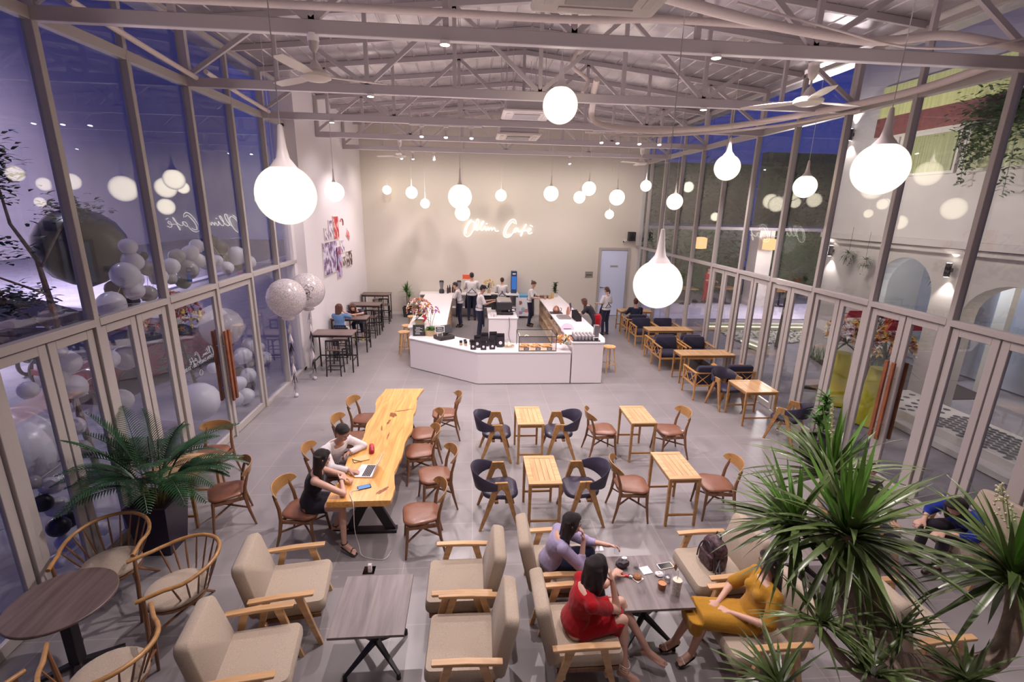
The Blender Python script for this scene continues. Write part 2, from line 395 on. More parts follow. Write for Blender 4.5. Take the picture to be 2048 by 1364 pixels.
def doorset(side, y0, y1, n, handles=False, outer=False):
    """one leaf between y0 and y1"""
    X = WLX if side == 'left' else WRX; s = 1 if side == 'left' else -1
    L = y1-y0; t = bpy.data.objects.new('door_%d' % n, None); COL.objects.link(t); t.location = (X, y0, 0); t['kind'] = 'structure'
    f = MB(); w_ = .095; h = TZ-.06
    for yy in (.012+w_/2, L-.012-w_/2): f.box((0, yy, h/2+.01), (.05, w_, h-.02))
    f.box((0, L/2, h-w_/2), (.05, L-.024-2*w_, w_)); f.box((0, L/2, .075), (.05, L-.024-2*w_, .13))
    f.build('door_leaf', m_frame, t, bev=.005)
    MB().box((0, L/2, h/2+.03), (.008, L-.024-2*w_, h-.25)).build('glass_pane', m_glass, t, smooth=0)
    if handles:
        yy = L-.06 if handles > 0 else .06
        for sx in (1, -1):
            hm = MB(); hm.box((sx*.10, yy, 1.33), (.035, .06, 1.25)); hm.build('door_handle', m_bronze, t, bev=.006)
            hm = MB(); hm.cone((sx*.025, yy, .95), (sx*.10, yy, .95), .012, n=8); hm.cone((sx*.025, yy, 1.7), (sx*.10, yy, 1.7), .012, n=8); hm.build('handle_mount', m_chrome, t)
    return t
m_bronze = mat('copper_handle', (.30, .10, .045), .35, .4, bump=.1, bscale=12, var=.3, vscale=6)
nwin = 1; ndoor = 1
for k in range(-3, 5):
    y0 = YL0+PAN*k; y1 = y0+PAN
    if k == 4: y1 = 12.1
    if k < 4 or True:
        leaf = 1 if k < 3 else 0
        bay('left', y0, y1, nwin, leaf); nwin += 1
        if leaf:
            if k == 1: doorset('left', y0+.04, y1, ndoor, handles=1); ndoor += 1
            elif k == 2: doorset('left', y0, y1-.04, ndoor, handles=-1); ndoor += 1
            else:
                ym = (y0+y1)/2; doorset('left', y0+.04, ym, ndoor); ndoor += 1; doorset('left', ym, y1-.04, ndoor); ndoor += 1
lp = MB().box((WLX-.02, 12.02, HZ/2), (.14, .18, HZ)).build('trim_20', m_wallw, smooth=0); lp['kind'] = 'structure'
for k in range(-4, 10):
    y0 = YR0+PAN*k; y1 = y0+PAN
    if k == 9: y1 = YB
    leaf = 1 if k < 5 else 0
    bay('right', y0, y1, nwin, leaf); nwin += 1
    if leaf:
        ym = (y0+y1)/2
        h1 = 1 if k == 0 else 0; h2 = -1 if k == 0 else 0
        doorset('right', y0+.04, ym, ndoor, handles=h1); ndoor += 1; doorset('right', ym, y1-.04, ndoor, handles=h2); ndoor += 1
# back door
t = bpy.data.objects.new('door_%d' % ndoor, None); COL.objects.link(t); t.location = (5.46, YB, 0); t['kind'] = 'structure'
m_doorw = mat('door_paint', (.66, .72, .95), .35)
MB().box((0, -.02, 1.29), (1.02, .045, 2.56)).build('door_leaf', m_doorw, t, bev=.004)
f = MB(); f.box((-.56, -.03, 1.33), (.09, .09, 2.66)).box((.56, -.03, 1.33), (.09, .09, 2.66)).box((0, -.03, 2.615), (1.03, .09, .09)); f.build('door_frame', m_frame, t, bev=.004)
MB().cone((-.46, -.04, 1.12), (-.46, -.1, 1.12), .02, n=8).bar((-.46, -.1, 1.12), (-.34, -.1, 1.12), .02, .02).build('door_handle', m_black, t)
MB().box((.02, -.047, 1.95), (.32, .008, .09)).build('notice', mat('notice_grey', (.55, .55, .62), .6), t, smooth=0)
def text3d(s, size, m, parent=None, loc=(0, 0, 0), rot=(pi/2, 0, 0), name='lettering', ext=.004, align='CENTER', font=None, mirror=False):
    cu = bpy.data.curves.new(name, 'FONT'); cu.body = s; cu.size = size; cu.extrude = ext; cu.align_x = align; cu.align_y = 'CENTER'; cu.resolution_u = 3
    o = bpy.data.objects.new('tmp', cu); COL.objects.link(o); dg = bpy.context.evaluated_depsgraph_get(); me = bpy.data.meshes.new_from_object(o.evaluated_get(dg))
    bpy.data.objects.remove(o); ob = bpy.data.objects.new(name, me); COL.objects.link(ob); me.materials.clear(); me.materials.append(m)
    ob.location = loc; ob.rotation_euler = rot
    if mirror: ob.scale.x = -1
    if parent: ob.parent = parent
    return ob
m_ink = mat('ink_black', (.02, .02, .03), .6); m_inkw = mat('ink_white', (.8, .8, .8), .6)
text3d('STAFF ONLY', .045, m_ink, t, (.02, -.054, 1.95), name='notice_text', ext=.001)
# small grey plaque, speaker and camera on back wall
pl = MB().box((4.52, YB-.012, 1.62), (.30, .02, .22)).build('wall_plaque', mat('plaque_grey', (.33, .31, .27), .5, .4), bev=.004); tag(pl, 'small grey metal plaque on the back wall left of the pale blue door', 'plaque')
MB().box((4.52, YB-.024, 1.60), (.22, .004, .03)).build('plaque_line', m_char, pl, smooth=0)
t = thing('wall_speaker', 'black box loudspeaker on the back wall above the pale blue door', 'speaker', (6.05, YB-.14, 3.1))
MB().box((0, 0, 0), (.26, .22, .34)).build('cabinet', m_char, t, bev=.01); MB().cone((0, -.105, -.05), (0, -.118, -.05), .085, .08, n=18).cone((0, -.105, .09), (0, -.116, .09), .04, n=14).build('speaker_cone', m_black, t)
t = thing('security_camera', 'small white security camera left of the black loudspeaker', 'camera', (5.82, YB-.1, 2.92))
MB().cone((0, .1, .06), (0, 0, .05), .02, n=8).build('bracket', m_white, t); MB().cone((-.06, -.03, -.02), (.05, .02, .03), .035, n=10).build('housing', m_white, t); MB().cone((-.062, -.031, -.021), (-.075, -.037, -.027), .028, n=10).build('lens', m_black, t)

# ------------------------------------------------------------ neon sign
m_neon = emit('neon_tube', (1, .93, .80), 3)
def NP(px, py): # crop coordinates of the lettering -> metres on the wall
    x = -.47+(px/2048*160)*.01862; z = 3.86-(py/768*60)*.01852*1.0
    return (x, YB-.06, z)
t = thing('neon_sign', 'glowing white handwritten neon sign reading Ollin Café on the back wall', 'sign')
def smoothpts(P, n=5):
    out = []
    for i in range(len(P)-1):
        p0 = Vector(P[max(i-1, 0)]); p1 = Vector(P[i]); p2 = Vector(P[i+1]); p3 = Vector(P[min(i+2, len(P)-1)])
        for k in range(n):
            u = k/n; out.append(.5*((2*p1)+(-p0+p2)*u+(2*p0-5*p1+4*p2-p3)*u*u+(-p0+3*p1-3*p2+p3)*u**3))
    out.append(Vector(P[-1])); return out
SCRIPT = []
def stroke(name, pts, off=0):
    SCRIPT.append((name, pts)); P = smoothpts([NP(x, y) for x, y in pts]); MB().tube(P, .010, 6).build(name, m_neon, t)
stroke('letter_o', [(300, 180), (210, 260), (130, 420), (120, 540), (170, 605), (260, 570), (340, 440), (380, 300), (350, 230), (290, 235), (215, 320), (170, 440), (165, 530)])
stroke('letter_l', [(345, 450), (420, 380), (480, 250), (470, 170), (430, 190), (400, 330), (400, 420), (440, 450)])
stroke('letter_l', [(440, 450), (520, 380), (600, 260), (610, 215), (575, 230), (530, 340), (530, 420), (570, 450)])
stroke('letter_i', [(570, 450), (620, 400), (655, 340), (650, 420), (680, 450)])
stroke('letter_i_dot', [(670, 285), (690, 265), (700, 285)])
stroke('letter_n', [(680, 450), (710, 390), (740, 370), (745, 440), (770, 400), (810, 370), (820, 440), (850, 400), (885, 375), (905, 440), (950, 462), (1000, 445)])
stroke('letter_c', [(1440, 270), (1430, 190), (1360, 150), (1270, 200), (1170, 350), (1120, 490), (1140, 580), (1220, 610), (1310, 560), (1370, 480)])
stroke('letter_c_line', [(1400, 255), (1350, 215), (1270, 290), (1190, 430), (1175, 530), (1220, 560), (1290, 520)])
stroke('letter_a', [(1480, 370), (1420, 380), (1380, 440), (1400, 480), (1450, 450), (1490, 375), (1490, 450), (1530, 465)])
stroke('letter_f', [(1530, 465), (1620, 400), (1700, 290), (1680, 280), (1640, 370), (1600, 520), (1575, 570), (1570, 520), (1640, 440), (1700, 430)])
stroke('letter_e', [(1700, 430), (1770, 440), (1830, 400), (1800, 365), (1760, 400), (1750, 470), (1790, 510), (1860, 480)])
stroke('accent', [(1800, 290), (1835, 305), (1870, 325)])

# ------------------------------------------------------------ posters on the left wall  (plane x = -3.97)
def collage(name, col, spots):
    """printed picture: flat field with blotches of ink"""
    m, nt, b = nodes(name); b.inputs['Roughness'].default_value = .5
    tc = nt.nodes.new('ShaderNodeTexCoord'); nz = nt.nodes.new('ShaderNodeTexNoise'); nz.inputs['Scale'].default_value = spots; nz.inputs['Detail'].default_value = 3
    r = nt.nodes.new('ShaderNodeValToRGB'); r.color_ramp.interpolation = 'CONSTANT'
    nt.links.new(tc.outputs['Object'], nz.inputs[0]); nt.links.new(nz.outputs[0], r.inputs[0]); nt.links.new(r.outputs[0], b.inputs['Base Color'])
    r.color_ramp.elements[0].color = (*col[0], 1)
    for i, c in enumerate(col[1:]):
        if i == 0: e = r.color_ramp.elements[1]; e.position = .46
        else: e = r.color_ramp.elements.new(.46+.09*i)
        e.color = (*c, 1)
    return m
c_red = collage('print_red', [(.45, .02, .03), (.62, .05, .06), (.75, .45, .42)], 7)
c_lil = collage('print_lilac', [(.16, .09, .20), (.42, .33, .55), (.74, .68, .78)], 6)
c_lil2 = collage('print_lilac_dark', [(.30, .05, .12), (.38, .30, .55), (.52, .45, .66)], 5)
c_bw = collage('print_brown', [(.05, .02, .03), (.15, .06, .07), (.75, .70, .68)], 9)
c_pale = collage('print_pale', [(.25, .15, .3), (.74, .66, .76), (.84, .78, .84)], 7)
def poster(y0, y1, z0, z1, m, label, fr=True, skew=0):
    t = thing('wall_poster', label, 'poster', (-3.97, (y0+y1)/2, (z0+z1)/2), 0, None)
    if skew: t.rotation_euler = (D(skew), 0, 0)
    MB().box((.012, 0, 0), (.02, y1-y0, z1-z0)).build('poster_board', m_white, t, smooth=0)
    MB().box((.024, 0, 0), (.004, y1-y0-.04, z1-z0-.04)).build('print', m, t, smooth=0)
poster(13.35, 14.75, 2.15, 3.05, c_lil, 'largest wall poster, lilac and white crowd print, low on the left wall')
poster(14.55, 15.1, 3.05, 3.72, c_red, 'bright red wall poster at the top of the poster cluster')
poster(14.62, 15.15, 1.92, 2.85, c_lil2, 'tall narrow lilac wall poster with a dark red figure, hanging lowest')
poster(15.75, 16.5, 2.12, 2.62, c_bw, 'brown and white wall poster nearest the back wall')
poster(13.65, 13.98, 3.08, 3.42, c_pale, 'pale pink wall poster just above the largest lilac one')
poster(14.08, 14.45, 3.1, 3.62, c_pale, 'pale wall poster immediately left of the red one')
poster(15.15, 15.6, 2.62, 3.0, c_pale, 'small white wall poster right of the large lilac one')
poster(15.3, 15.65, 2.2, 2.5, c_bw, 'small square dark portrait poster between lilac and brown posters')
poster(15.95, 16.35, 3.0, 3.25, c_red, 'small slanting maroon poster, rightmost and detached from the cluster', skew=-28)
t = thing('wall_decal', 'small red curved hook decal right of the red poster', 'decal', (-3.955, 15.55, 3.5))
MB().tube([(0, .16*cos(a)-.05, .13*sin(a)) for a in [pi*.9-pi*1.1*k/8 for k in range(9)]], .02, 6, flat=.5).build('hook_shape', mat('decal_red', (.45, .12, .12), .5), t)
# ============================================================ FURNITURE
FR, FL_, FN, FF = D(-90), D(90), D(180), 0   # sitter faces right / left / camera / far wall
def arc(c, r, a0, a1, n, z=0, ry=None):
    ry = ry or r
    return [Vector((c[0]+r*cos(D(a0+(a1-a0)*k/n)), c[1]+ry*sin(D(a0+(a1-a0)*k/n)), z)) for k in range(n+1)]
def rsq(w, d, r, n=4, tap=0):
    """rounded rectangle outline; tap narrows the back"""
    P = []
    for sx, sy, a in ((1, 1, 0), (-1, 1, 90), (-1, -1, 180), (1, -1, 270)):
        ww = w/2-(tap/2 if sy < 0 else 0)
        for k in range(n+1):
            t = D(a+90*k/n); P.append((sx*(ww-r)+r*cos(t), sy*(d/2-r)+r*sin(t)))
    return P
def pad(mb, P, z0, z1, crown=.01, inset=.02):
    """cushion from outline: rounded edges with a crowned top"""
    c = [sum(p[i] for p in P)/len(P) for i in (0, 1)]
    def sc(k, z): return [(c[0]+(x-c[0])*k, c[1]+(y-c[1])*k, z) for x, y in P]
    h = z1-z0
    return mb.loft([sc(1-inset*2, z0), sc(1-inset*.3, z0+h*.2), sc(1, z0+h*.45), sc(1-inset*.3, z0+h*.75), sc(1-inset*1.8, z1), sc(.6, z1+crown), sc(.15, z1+crown*1.2)])
# ---- dining chair with curved plywood back and brown leather seat
def make_dining():
    t = thing('dining_chair', 'x', 'chair')
    mb = MB(); pad(mb, rsq(.46, .44, .13, 5, .06), .43, .475, .012, .05); mb.build('seat', m_brownleather, t, smooth=60)
    mb = MB()
    for a, b in (((-.2, -.17, .40), (.2, -.17, .40)), ((-.2, .17, .40), (.2, .17, .40)), ((-.2, -.17, .40), (-.2, .17, .40)), ((.2, -.17, .40), (.2, .17, .40))): mb.bar(a, b, .022, .045)
    mb.build('seat_frame', m_walnut, t)
    for s in (-1, 1):
        MB().tube([(s*.235, .205, 0), (s*.205, .18, .25), (s*.195, .17, .43)], [.013, .019, .021], 8).build('leg', m_walnut, t)
        MB().tube([(s*.235, -.27, 0), (s*.21, -.215, .22), (s*.20, -.185, .42), (s*.19, -.20, .56), (s*.185, -.235, .68), (s*.18, -.255, .74)], [.013, .019, .024, .021, .017, .012], 8).build('leg', m_walnut, t)
    MB().bar((-.205, .175, .22), (.205, -.20, .26), .016, .02).build('stretcher', m_walnut, t); MB().bar((.205, .175, .22), (-.205, -.20, .26), .016, .02).build('stretcher', m_walnut, t)
    # curved back plate
    mb = MB(); rings = []
    n = 12
    for k in range(n+1):
        u = -1+2*k/n; a = u*1.05; x = .245*sin(a)/sin(1.05)*1.0; y = -.285+.14*(1-cos(a))/(1-cos(1.05))*.85
        h = .075*sqrt(max(.06, 1-abs(u)**2.6)); zc = .755+.0*u
        tilt = -.03
        out = Vector((sin(a), -cos(a), 0)); th = .011
        rings.append([Vector((x, y+tilt, zc+h))+out*0, Vector((x, y+tilt, zc+h))+out*th, Vector((x, y, zc-h))+out*th, Vector((x, y, zc-h))])
    mb.loft(rings); mb.build('backrest', m_walnut2, t, bev=.004, smooth=50)
    return t
# ---- A-frame armchair, navy leather
def make_aframe():
    t = thing('armchair', 'x', 'chair')
    mb = MB(); pad(mb, rsq(.50, .48, .15, 5, .05), .40, .47, .015, .05); mb.build('seat', m_navyleather, t, smooth=60)
    for s in (-1, 1):
        mb = MB(); x = s*.285
        top = [(x*.93, .075, .66), (x*.93, -.075, .66)]
        # tapered plates front and rear, joined by the flat arm top
        mb.plate([(x*.93, .08, .68), (x*.93, .0, .68), (x*.93, .0, .585), (x*.95, .035, .56), (x*1.02, .215, 0), (x*1.02, .25, 0)], .034, (1, 0, 0))
        mb.plate([(x*.93, -.08, .68), (x*.93, .0, .68), (x*.93, .0, .585), (x*.95, -.035, .56), (x*1.02, -.255, 0), (x*1.02, -.29, 0)], .034, (1, 0, 0))
        mb.build('leg_frame', m_walnut2, t, bev=.004, fixn=True)
    MB().bar((-.27, -.06, .39), (.27, -.06, .39), .05, .03).bar((-.27, .08, .39), (.27, .08, .39), .05, .03).build('seat_rail', m_walnut, t)
    rings = []; n = 18
    for k in range(n+1):
        u = -1+2*k/n; a = u*pi/2
        x = .285*sin(a)*(1.0); y = -.05-.27*cos(a)**.8 if cos(a) > 0 else -.05
        z1 = .665+.125*max(0, cos(a))**.8; z0 = .58-.055*max(0, cos(a))
        out = Vector((sin(a), -cos(a), 0)); p = Vector((x, y, 0)); th = .017
        lean = Vector((0, -.05*max(0, cos(a)), 0))
        rings.append([p+V(0, 0, z0)-out*.006, p+lean+V(0, 0, z1-.01)-out*.006, p+lean+V(0, 0, z1)+out*th*.5, p+lean+V(0, 0, z1-.01)+out*th, p+V(0, 0, z0)+out*th])
    MB().loft(rings).build('backrest', m_navyleather, t, smooth=60)
    return t
# ---- upholstered lounge chair
def make_lounge():
    t = thing('lounge_chair', 'x', 'chair')
    mb = MB(); pad(mb, rsq(.60, .62, .05, 4), .31, .44, .012, .025); o = mb.build('seat_cushion', m_linen, t, smooth=60)
    # back cushion leaning
    R = Euler((D(13), 0, 0)).to_matrix(); mb = MB(); rings = []
    P = rsq(.60, .58, .06, 4)
    for k, sc in ((-.06, .95), (-.045, .99), (0, 1), (.04, .99), (.058, .95), (.064, .6), (.066, .1)):
        rings.append([V(0, -.29, .36)+R @ Vector((x*sc*(1-.10*max(0, y/.29)), -k, .25+y*sc)) for x, y in P])
    mb.loft(rings, True); mb.build('back_cushion', m_linen, t, smooth=60, fixn=True)
    MB().box((0, 0, .29), (.60, .54, .045)).build('seat_base', m_walnut, t, bev=.005)
    for s in (-1, 1):
        x = s*.345
        mb = MB(); mb.plate([(x, .24, .60), (x, .23, .575), (x, -.31, .565), (x, -.33, .59), (x, -.05, .605)], .062, (1, 0, 0)); mb.build('armrest', m_teak, t, bev=.006, fixn=True)
        MB().plate([(x, .13, .585), (x, .06, .585), (x, .235, 0), (x, .275, 0)], .038, (1, 0, 0)).build('leg', m_teak, t, bev=.004, fixn=True)
        MB().plate([(x, -.13, .585), (x, -.20, .585), (x, -.34, 0), (x, -.30, 0)], .038, (1, 0, 0)).build('leg', m_teak, t, bev=.004, fixn=True)
    MB().bar((-.345, .155, .27), (.345, .155, .27), .035, .05).bar((-.345, -.22, .27), (.345, -.22, .27), .035, .05).build('cross_rail', m_teak, t)
    return t
# ---- round spindle armchair
def make_spindle():
    t = thing('spindle_armchair', 'x', 'chair')
    mb = MB(); P = [(.27*cos(2*pi*k/24)*(1.0), .26*sin(2*pi*k/24)*(1.05)) for k in range(24)]; pad(mb, P, .39, .45, .012, .05); mb.build('seat', m_linen, t, smooth=60)
    MB().tube([(.25*cos(2*pi*k/20), .25*sin(2*pi*k/20), .375) for k in range(20)], .018, 8, closed=True).build('seat_ring', m_walnut, t)
    rail = [Vector((.33, .32, .69))]+[Vector((.36*cos(a), .38*sin(a)-.02, .70+.06*max(0, -sin(a)))) for a in [D(20-(220)*k/22) for k in range(23)]]+[Vector((-.33, .32, .69))]
    MB().tube(rail, .019, 10).build('arm_rail', m_walnut2, t)
    for s in (-1, 1):
        MB().tube([(s*.29, .30, 0), (s*.31, .27, .40), (s*.325, .26, .68)], [.013, .02, .013], 8).build('leg', m_walnut, t)
        MB().tube([(s*.28, -.33, 0), (s*.13, -.12, .26), (s*-.03, .10, .36)], [.013, .019, .016], 8).build('leg', m_walnut, t)
        MB().tube([(s*.30, .26, .26), (s*.1, -.15, .30)], .012, 6).build('stretcher', m_walnut, t)
    for k in range(13):
        a = D(12-(204)*k/12)
        top = Vector((.36*cos(a), .38*sin(a)-.02, .70+.06*max(0, -sin(a)))); bot = Vector((.21*cos(a), .20*sin(a)-.06, .37))
        MB().tube([bot, (bot+top)/2, top], [.006, .010, .006], 6).build('spindle', m_walnut, t)
    return t
# ---- cross-back armchair with navy cushions
def make_cross():
    t = thing('lattice_armchair', 'x', 'chair')
    W, Dp = .66, .60
    for s in (-1, 1):
        for y in (-Dp/2, Dp/2): MB().box((s*W/2, y, .31), (.035, .035, .62)).build('leg', m_oak, t, bev=.004)
        MB().box((s*W/2, 0, .635), (.05, Dp+.05, .022)).build('armrest', m_oak, t, bev=.004)
        mb = MB()
        for a, b in ((-.28, -.02), (-.02, -.28), (.02, .28), (.28, .02)): mb.bar((s*W/2, a, .36), (s*W/2, b, .61), .012, .02)
        mb.box((s*W/2, 0, .34), (.025, Dp, .03)); mb.build('lattice', m_oak, t)
    mb = MB(); mb.box((0, -Dp/2, .635), (W, .035, .03)); mb.box((0, -Dp/2, .34), (W, .025, .03)); mb.box((0, Dp/2, .34), (W, .025, .04))
    for a, b in ((-.31, -.02), (-.02, -.31), (.02, .31), (.31, .02)): mb.bar((a, -Dp/2, .36), (b, -Dp/2, .61), .012, .02, up=(0, 1, 0))
    mb.build('back_lattice', m_oak, t)
    mb = MB(); pad(mb, rsq(.60, .56, .05, 4), .35, .46, .012, .03); mb.build('seat_cushion', m_navy, t, smooth=60)
    R = Euler((D(8), 0, 0)).to_matrix(); P = rsq(.58, .38, .06, 4); rings = []
    for k, sc in ((-.055, .93), (-.035, .99), (0, 1), (.035, .99), (.055, .93), (.062, .5), (.064, .1)):
        rings.append([V(0, -.22, .42)+R @ Vector((x*sc, -k, .18+y*sc)) for x, y in P])
    MB().loft(rings).build('back_cushion', m_navy, t, smooth=60, fixn=True)
    return t
# ---- slatted teak tables
def make_table(w, d, h, name='cafe_table', n=None, dark=False):
    t = thing(name, 'x', 'table')
    f = MB(); b_ = .075
    f.box((0, d/2-b_/2, h-.012), (w, b_, .024)).box((0, -d/2+b_/2, h-.012), (w, b_, .024)); f.box((-w/2+b_/2, 0, h-.012), (b_, d-2*b_, .024)).box((w/2-b_/2, 0, h-.012), (b_, d-2*b_, .024))
    f.build('top_frame', m_teakx, t, bev=.003)
    s = MB(); iw = w-2*b_; k = n or max(3, int(iw/.07)); g = .003
    for i in range(k):
        x = -iw/2+iw*(i+.5)/k; s.box((x, 0, h-.013), (iw/k-g, d-2*b_-g, .02))
    s.build('top_slats', m_teak, t, bev=.002)
    a = MB(); a.box((0, d/2-.03, h-.05), (w-.05, .02, .05)).box((0, -d/2+.03, h-.05), (w-.05, .02, .05)).box((-w/2+.03, 0, h-.05), (.02, d-.05, .05)).box((w/2-.03, 0, h-.05), (.02, d-.05, .05)); a.build('apron', m_walnut2, t)
    for sx in (-1, 1):
        for sy in (-1, 1): MB().bar((sx*(w/2-.022), sy*(d/2-.022), h-.024), (sx*(w/2-.02), sy*(d/2-.02), 0), .042, .042, .032, .032, up=(0, 1, 0)).build('leg', m_walnut2, t, bev=.003)
    MB().bar((-w/2+.02, -d/2+.02, .17), (w/2-.02, -d/2+.02, .17), .02, .03).build('stretcher', m_walnut2, t); MB().bar((-w/2+.02, d/2-.02, .17), (w/2-.02, d/2-.02, .17), .02, .03).build('stretcher', m_walnut2, t)
    return t
G2 = 'small two-seat slatted tables'
tb = make_table(.43, .72, .72)
for x, y, lab, g in [(.94, 7.45, 'small slatted teak table between two navy armchairs, the farther of that pair', G2), (.92, 5.71, 'small slatted teak table between two navy armchairs, nearer the camera', G2),
                  (2.80, 7.43, 'small slatted teak table between two brown leather chairs, farther row', G2), (2.76, 5.75, 'small slatted teak table between two brown leather chairs, nearer row beside the green plant', G2)]:
    place(tb, USED, (x, y, 0), 0, label=lab, group=g)
te = make_table(.62, .66, .72); te.location = (-3.81, 5.99, 0); te['label'] = 'square slatted wooden table beside the potted palm by the left glass wall'
t4 = make_table(.66, .70, .72); t4.location = (5.61, 8.73, 0); t4['label'] = 'square slatted teak table nearest the camera in the row by the right glass wall'
tw = make_table(1.36, .48, .72, n=9)
GW = 'wide slatted tables by the right glass wall'
for x, y, l in [(5.70, 11.05, 'wide slatted teak table by the right glass, the nearer of the two wide ones'), (5.76, 13.5, 'wide slatted teak table by the right glass, behind the nearer wide one')]: place(tw, USED, (x, y, 0), 0, label=l, group=GW)
tf = make_table(1.1, .5, .72, n=8); tf.location = (5.6, 16.15, 0); tf['label'] = 'farthest slatted table on the right, beside the back wall corner'

# dining chairs
dc = make_dining()
GD = 'brown leather dining chairs with curved wooden backs'
for x, y, rz, lab in [
    (2.20, 7.42, -88, 'brown leather dining chair left of the farther small teak table'), (3.36, 7.36, 92, 'brown leather dining chair right of the farther small teak table'),
    (2.16, 5.72, -94, 'brown leather dining chair left of the nearer small teak table'), (3.34, 5.70, 84, 'brown leather dining chair right of the nearer small teak table, by the big plant'),
    (-3.16, 5.80, 118, 'brown leather dining chair in front of the square table near the potted palm'), (-3.86, 6.85, 178, 'brown leather dining chair behind the square table, backrest towards the entrance door'),
    (-1.84, 7.98, -97, 'brown leather dining chair at the far left end of the long slab table'), (-1.90, 7.25, -92, 'brown leather dining chair on the left behind the man in white'),
    (-2.03, 6.30, -84, 'dining chair with the man in white sitting on it'), (-2.06, 5.36, -96, 'dining chair with the woman in black sitting on it'),
    (-.50, 8.18, 92, 'farthest brown leather dining chair on the right side of the slab table'), (-.78, 7.38, 96, 'second farthest brown leather chair on the right of the slab table'),
    (-.80, 6.78, 97, 'middle brown leather chair on the right of the slab table'), (-.52, 6.08, 103, 'brown leather chair pulled out at the right of the slab table, second from the camera'),
    (-.62, 5.20, 99, 'nearest brown leather chair at the right front corner of the slab table')]:
    place(dc, USED, (x, y, 0), D(rz), label=lab, group=GD)
# navy A-frame chairs
ac = make_aframe(); GA = 'navy leather armchairs with A-shaped wooden legs'
for x, y, rz, lab in [(.40, 7.43, -90, 'navy leather armchair left of the farther narrow table, facing right'), (1.44, 7.41, 88, 'navy leather armchair right of the farther narrow table, facing left'),
                      (.36, 5.73, -88, 'navy leather armchair left of the nearer narrow table, facing right'), (1.45, 5.71, 92, 'navy leather armchair right of the nearer narrow table, facing left'),
                      (5.80, 7.85, 35, 'navy armchair seen from behind in front of the square right table'), (5.44, 9.36, 188, 'navy armchair behind the square table on the right, mostly hidden by it')]:
    place(ac, USED, (x, y, 0), D(rz), label=lab, group=GA)
# lattice chairs
lc = make_cross(); GC = 'lattice armchairs with navy cushions'
for x, y, rz, lab in [(5.24, 10.05, 0, 'wooden lattice armchair with its back to the camera at the nearer wide table'), (5.96, 10.1, 0, 'lattice armchair beside the first one, next to the right glass at the nearer wide table'),
                      (5.22, 12.05, 180, 'lattice armchair facing the camera behind the nearer wide table, aisle side'), (6.0, 12.05, 180, 'lattice armchair facing the camera behind the nearer wide table, glass side'),
                      (5.26, 12.75, 0, 'lattice armchair with its back to the camera at the farther wide table, aisle side'), (6.0, 12.75, 0, 'lattice armchair with its back to the camera at the farther wide table, glass side'),
                      (5.32, 14.35, 180, 'lattice armchair facing the camera behind the farther wide table, aisle side'), (6.02, 14.35, 180, 'lattice armchair facing the camera behind the farther wide table, glass side'),
                      (5.36, 15.35, 0, 'lattice armchair on which the far navy-clad guest sits')]:
    place(lc, USED, (x, y, 0), D(rz), label=lab, group=GC)
# lounge chairs
lg = make_lounge(); GL = 'beige upholstered lounge chairs with wooden arms'
for x, y, rz, lab in [(-1.74, 4.14, -82, 'beige lounge chair facing right, far one of the pair left of the empty coffee table'), (-1.78, 3.33, -82, 'beige lounge chair facing right, near one of the pair left of the empty coffee table'),
                      (-.14, 4.10, 90, 'beige lounge chair facing left, far one of the pair right of the empty coffee table'), (-.08, 3.38, 89, 'beige lounge chair facing left, near one of the pair right of the empty coffee table'),
                      (.92, 4.28, -91, 'beige lounge chair the woman in lavender sits on'), (.98, 3.46, -90, 'beige lounge chair the woman in red sits on'),
                      (2.54, 4.16, 93, 'beige lounge chair holding the patterned backpack'), (2.50, 3.36, 92, 'beige lounge chair the woman in mustard sits on'),
                      (4.75, 4.80, 190, 'beige lounge chair seen behind the large plant, beside the right glass wall'), (4.05, 3.35, -88, 'beige lounge chair low at the right, below the plant branch'), (5.84, 4.48, 92, 'beige lounge chair the guest in blue sits on')]:
    place(lg, USED, (x, y, 0), D(rz), label=lab, group=GL)
# spindle chairs
sc = make_spindle(); GS = 'round spindle-back armchairs around the dark round table'
for x, y, rz, lab in [(-3.72, 4.52, 195, 'spindle armchair by the left glass wall behind the dark round table'), (-2.86, 4.14, 128, 'spindle armchair right of the dark round table, nearest the black planter'),
                      (-2.86, 3.22, 35, 'spindle armchair in front of the dark round table with its back to the camera'), (-3.72, 2.92, -25, 'spindle armchair cut off by the bottom left corner of the photo')]:
    place(sc, USED, (x, y, 0), D(rz), label=lab, group=GS)
# ---- round pedestal table
t = thing('round_table', 'dark brown oval-looking round pedestal table at the lower left', 'table', (-3.52, 3.72, 0))
mb = MB(); mb.lathe([(.0, .70), (.385, .70), (.39, .705), (.39, .722), (.385, .727), (0, .727)], n=48); mb.build('tabletop', m_darkwood, t)
MB().box((0, 0, .36), (.09, .09, .68)).build('column', m_black, t, bev=.006); mb = MB()
for k in range(4): mb.bar((0, 0, .05), (.33*cos(k*pi/2+.6), .33*sin(k*pi/2+.6), .015), .06, .04, .04, .025)
mb.build('foot_cross', m_black, t, bev=.004)
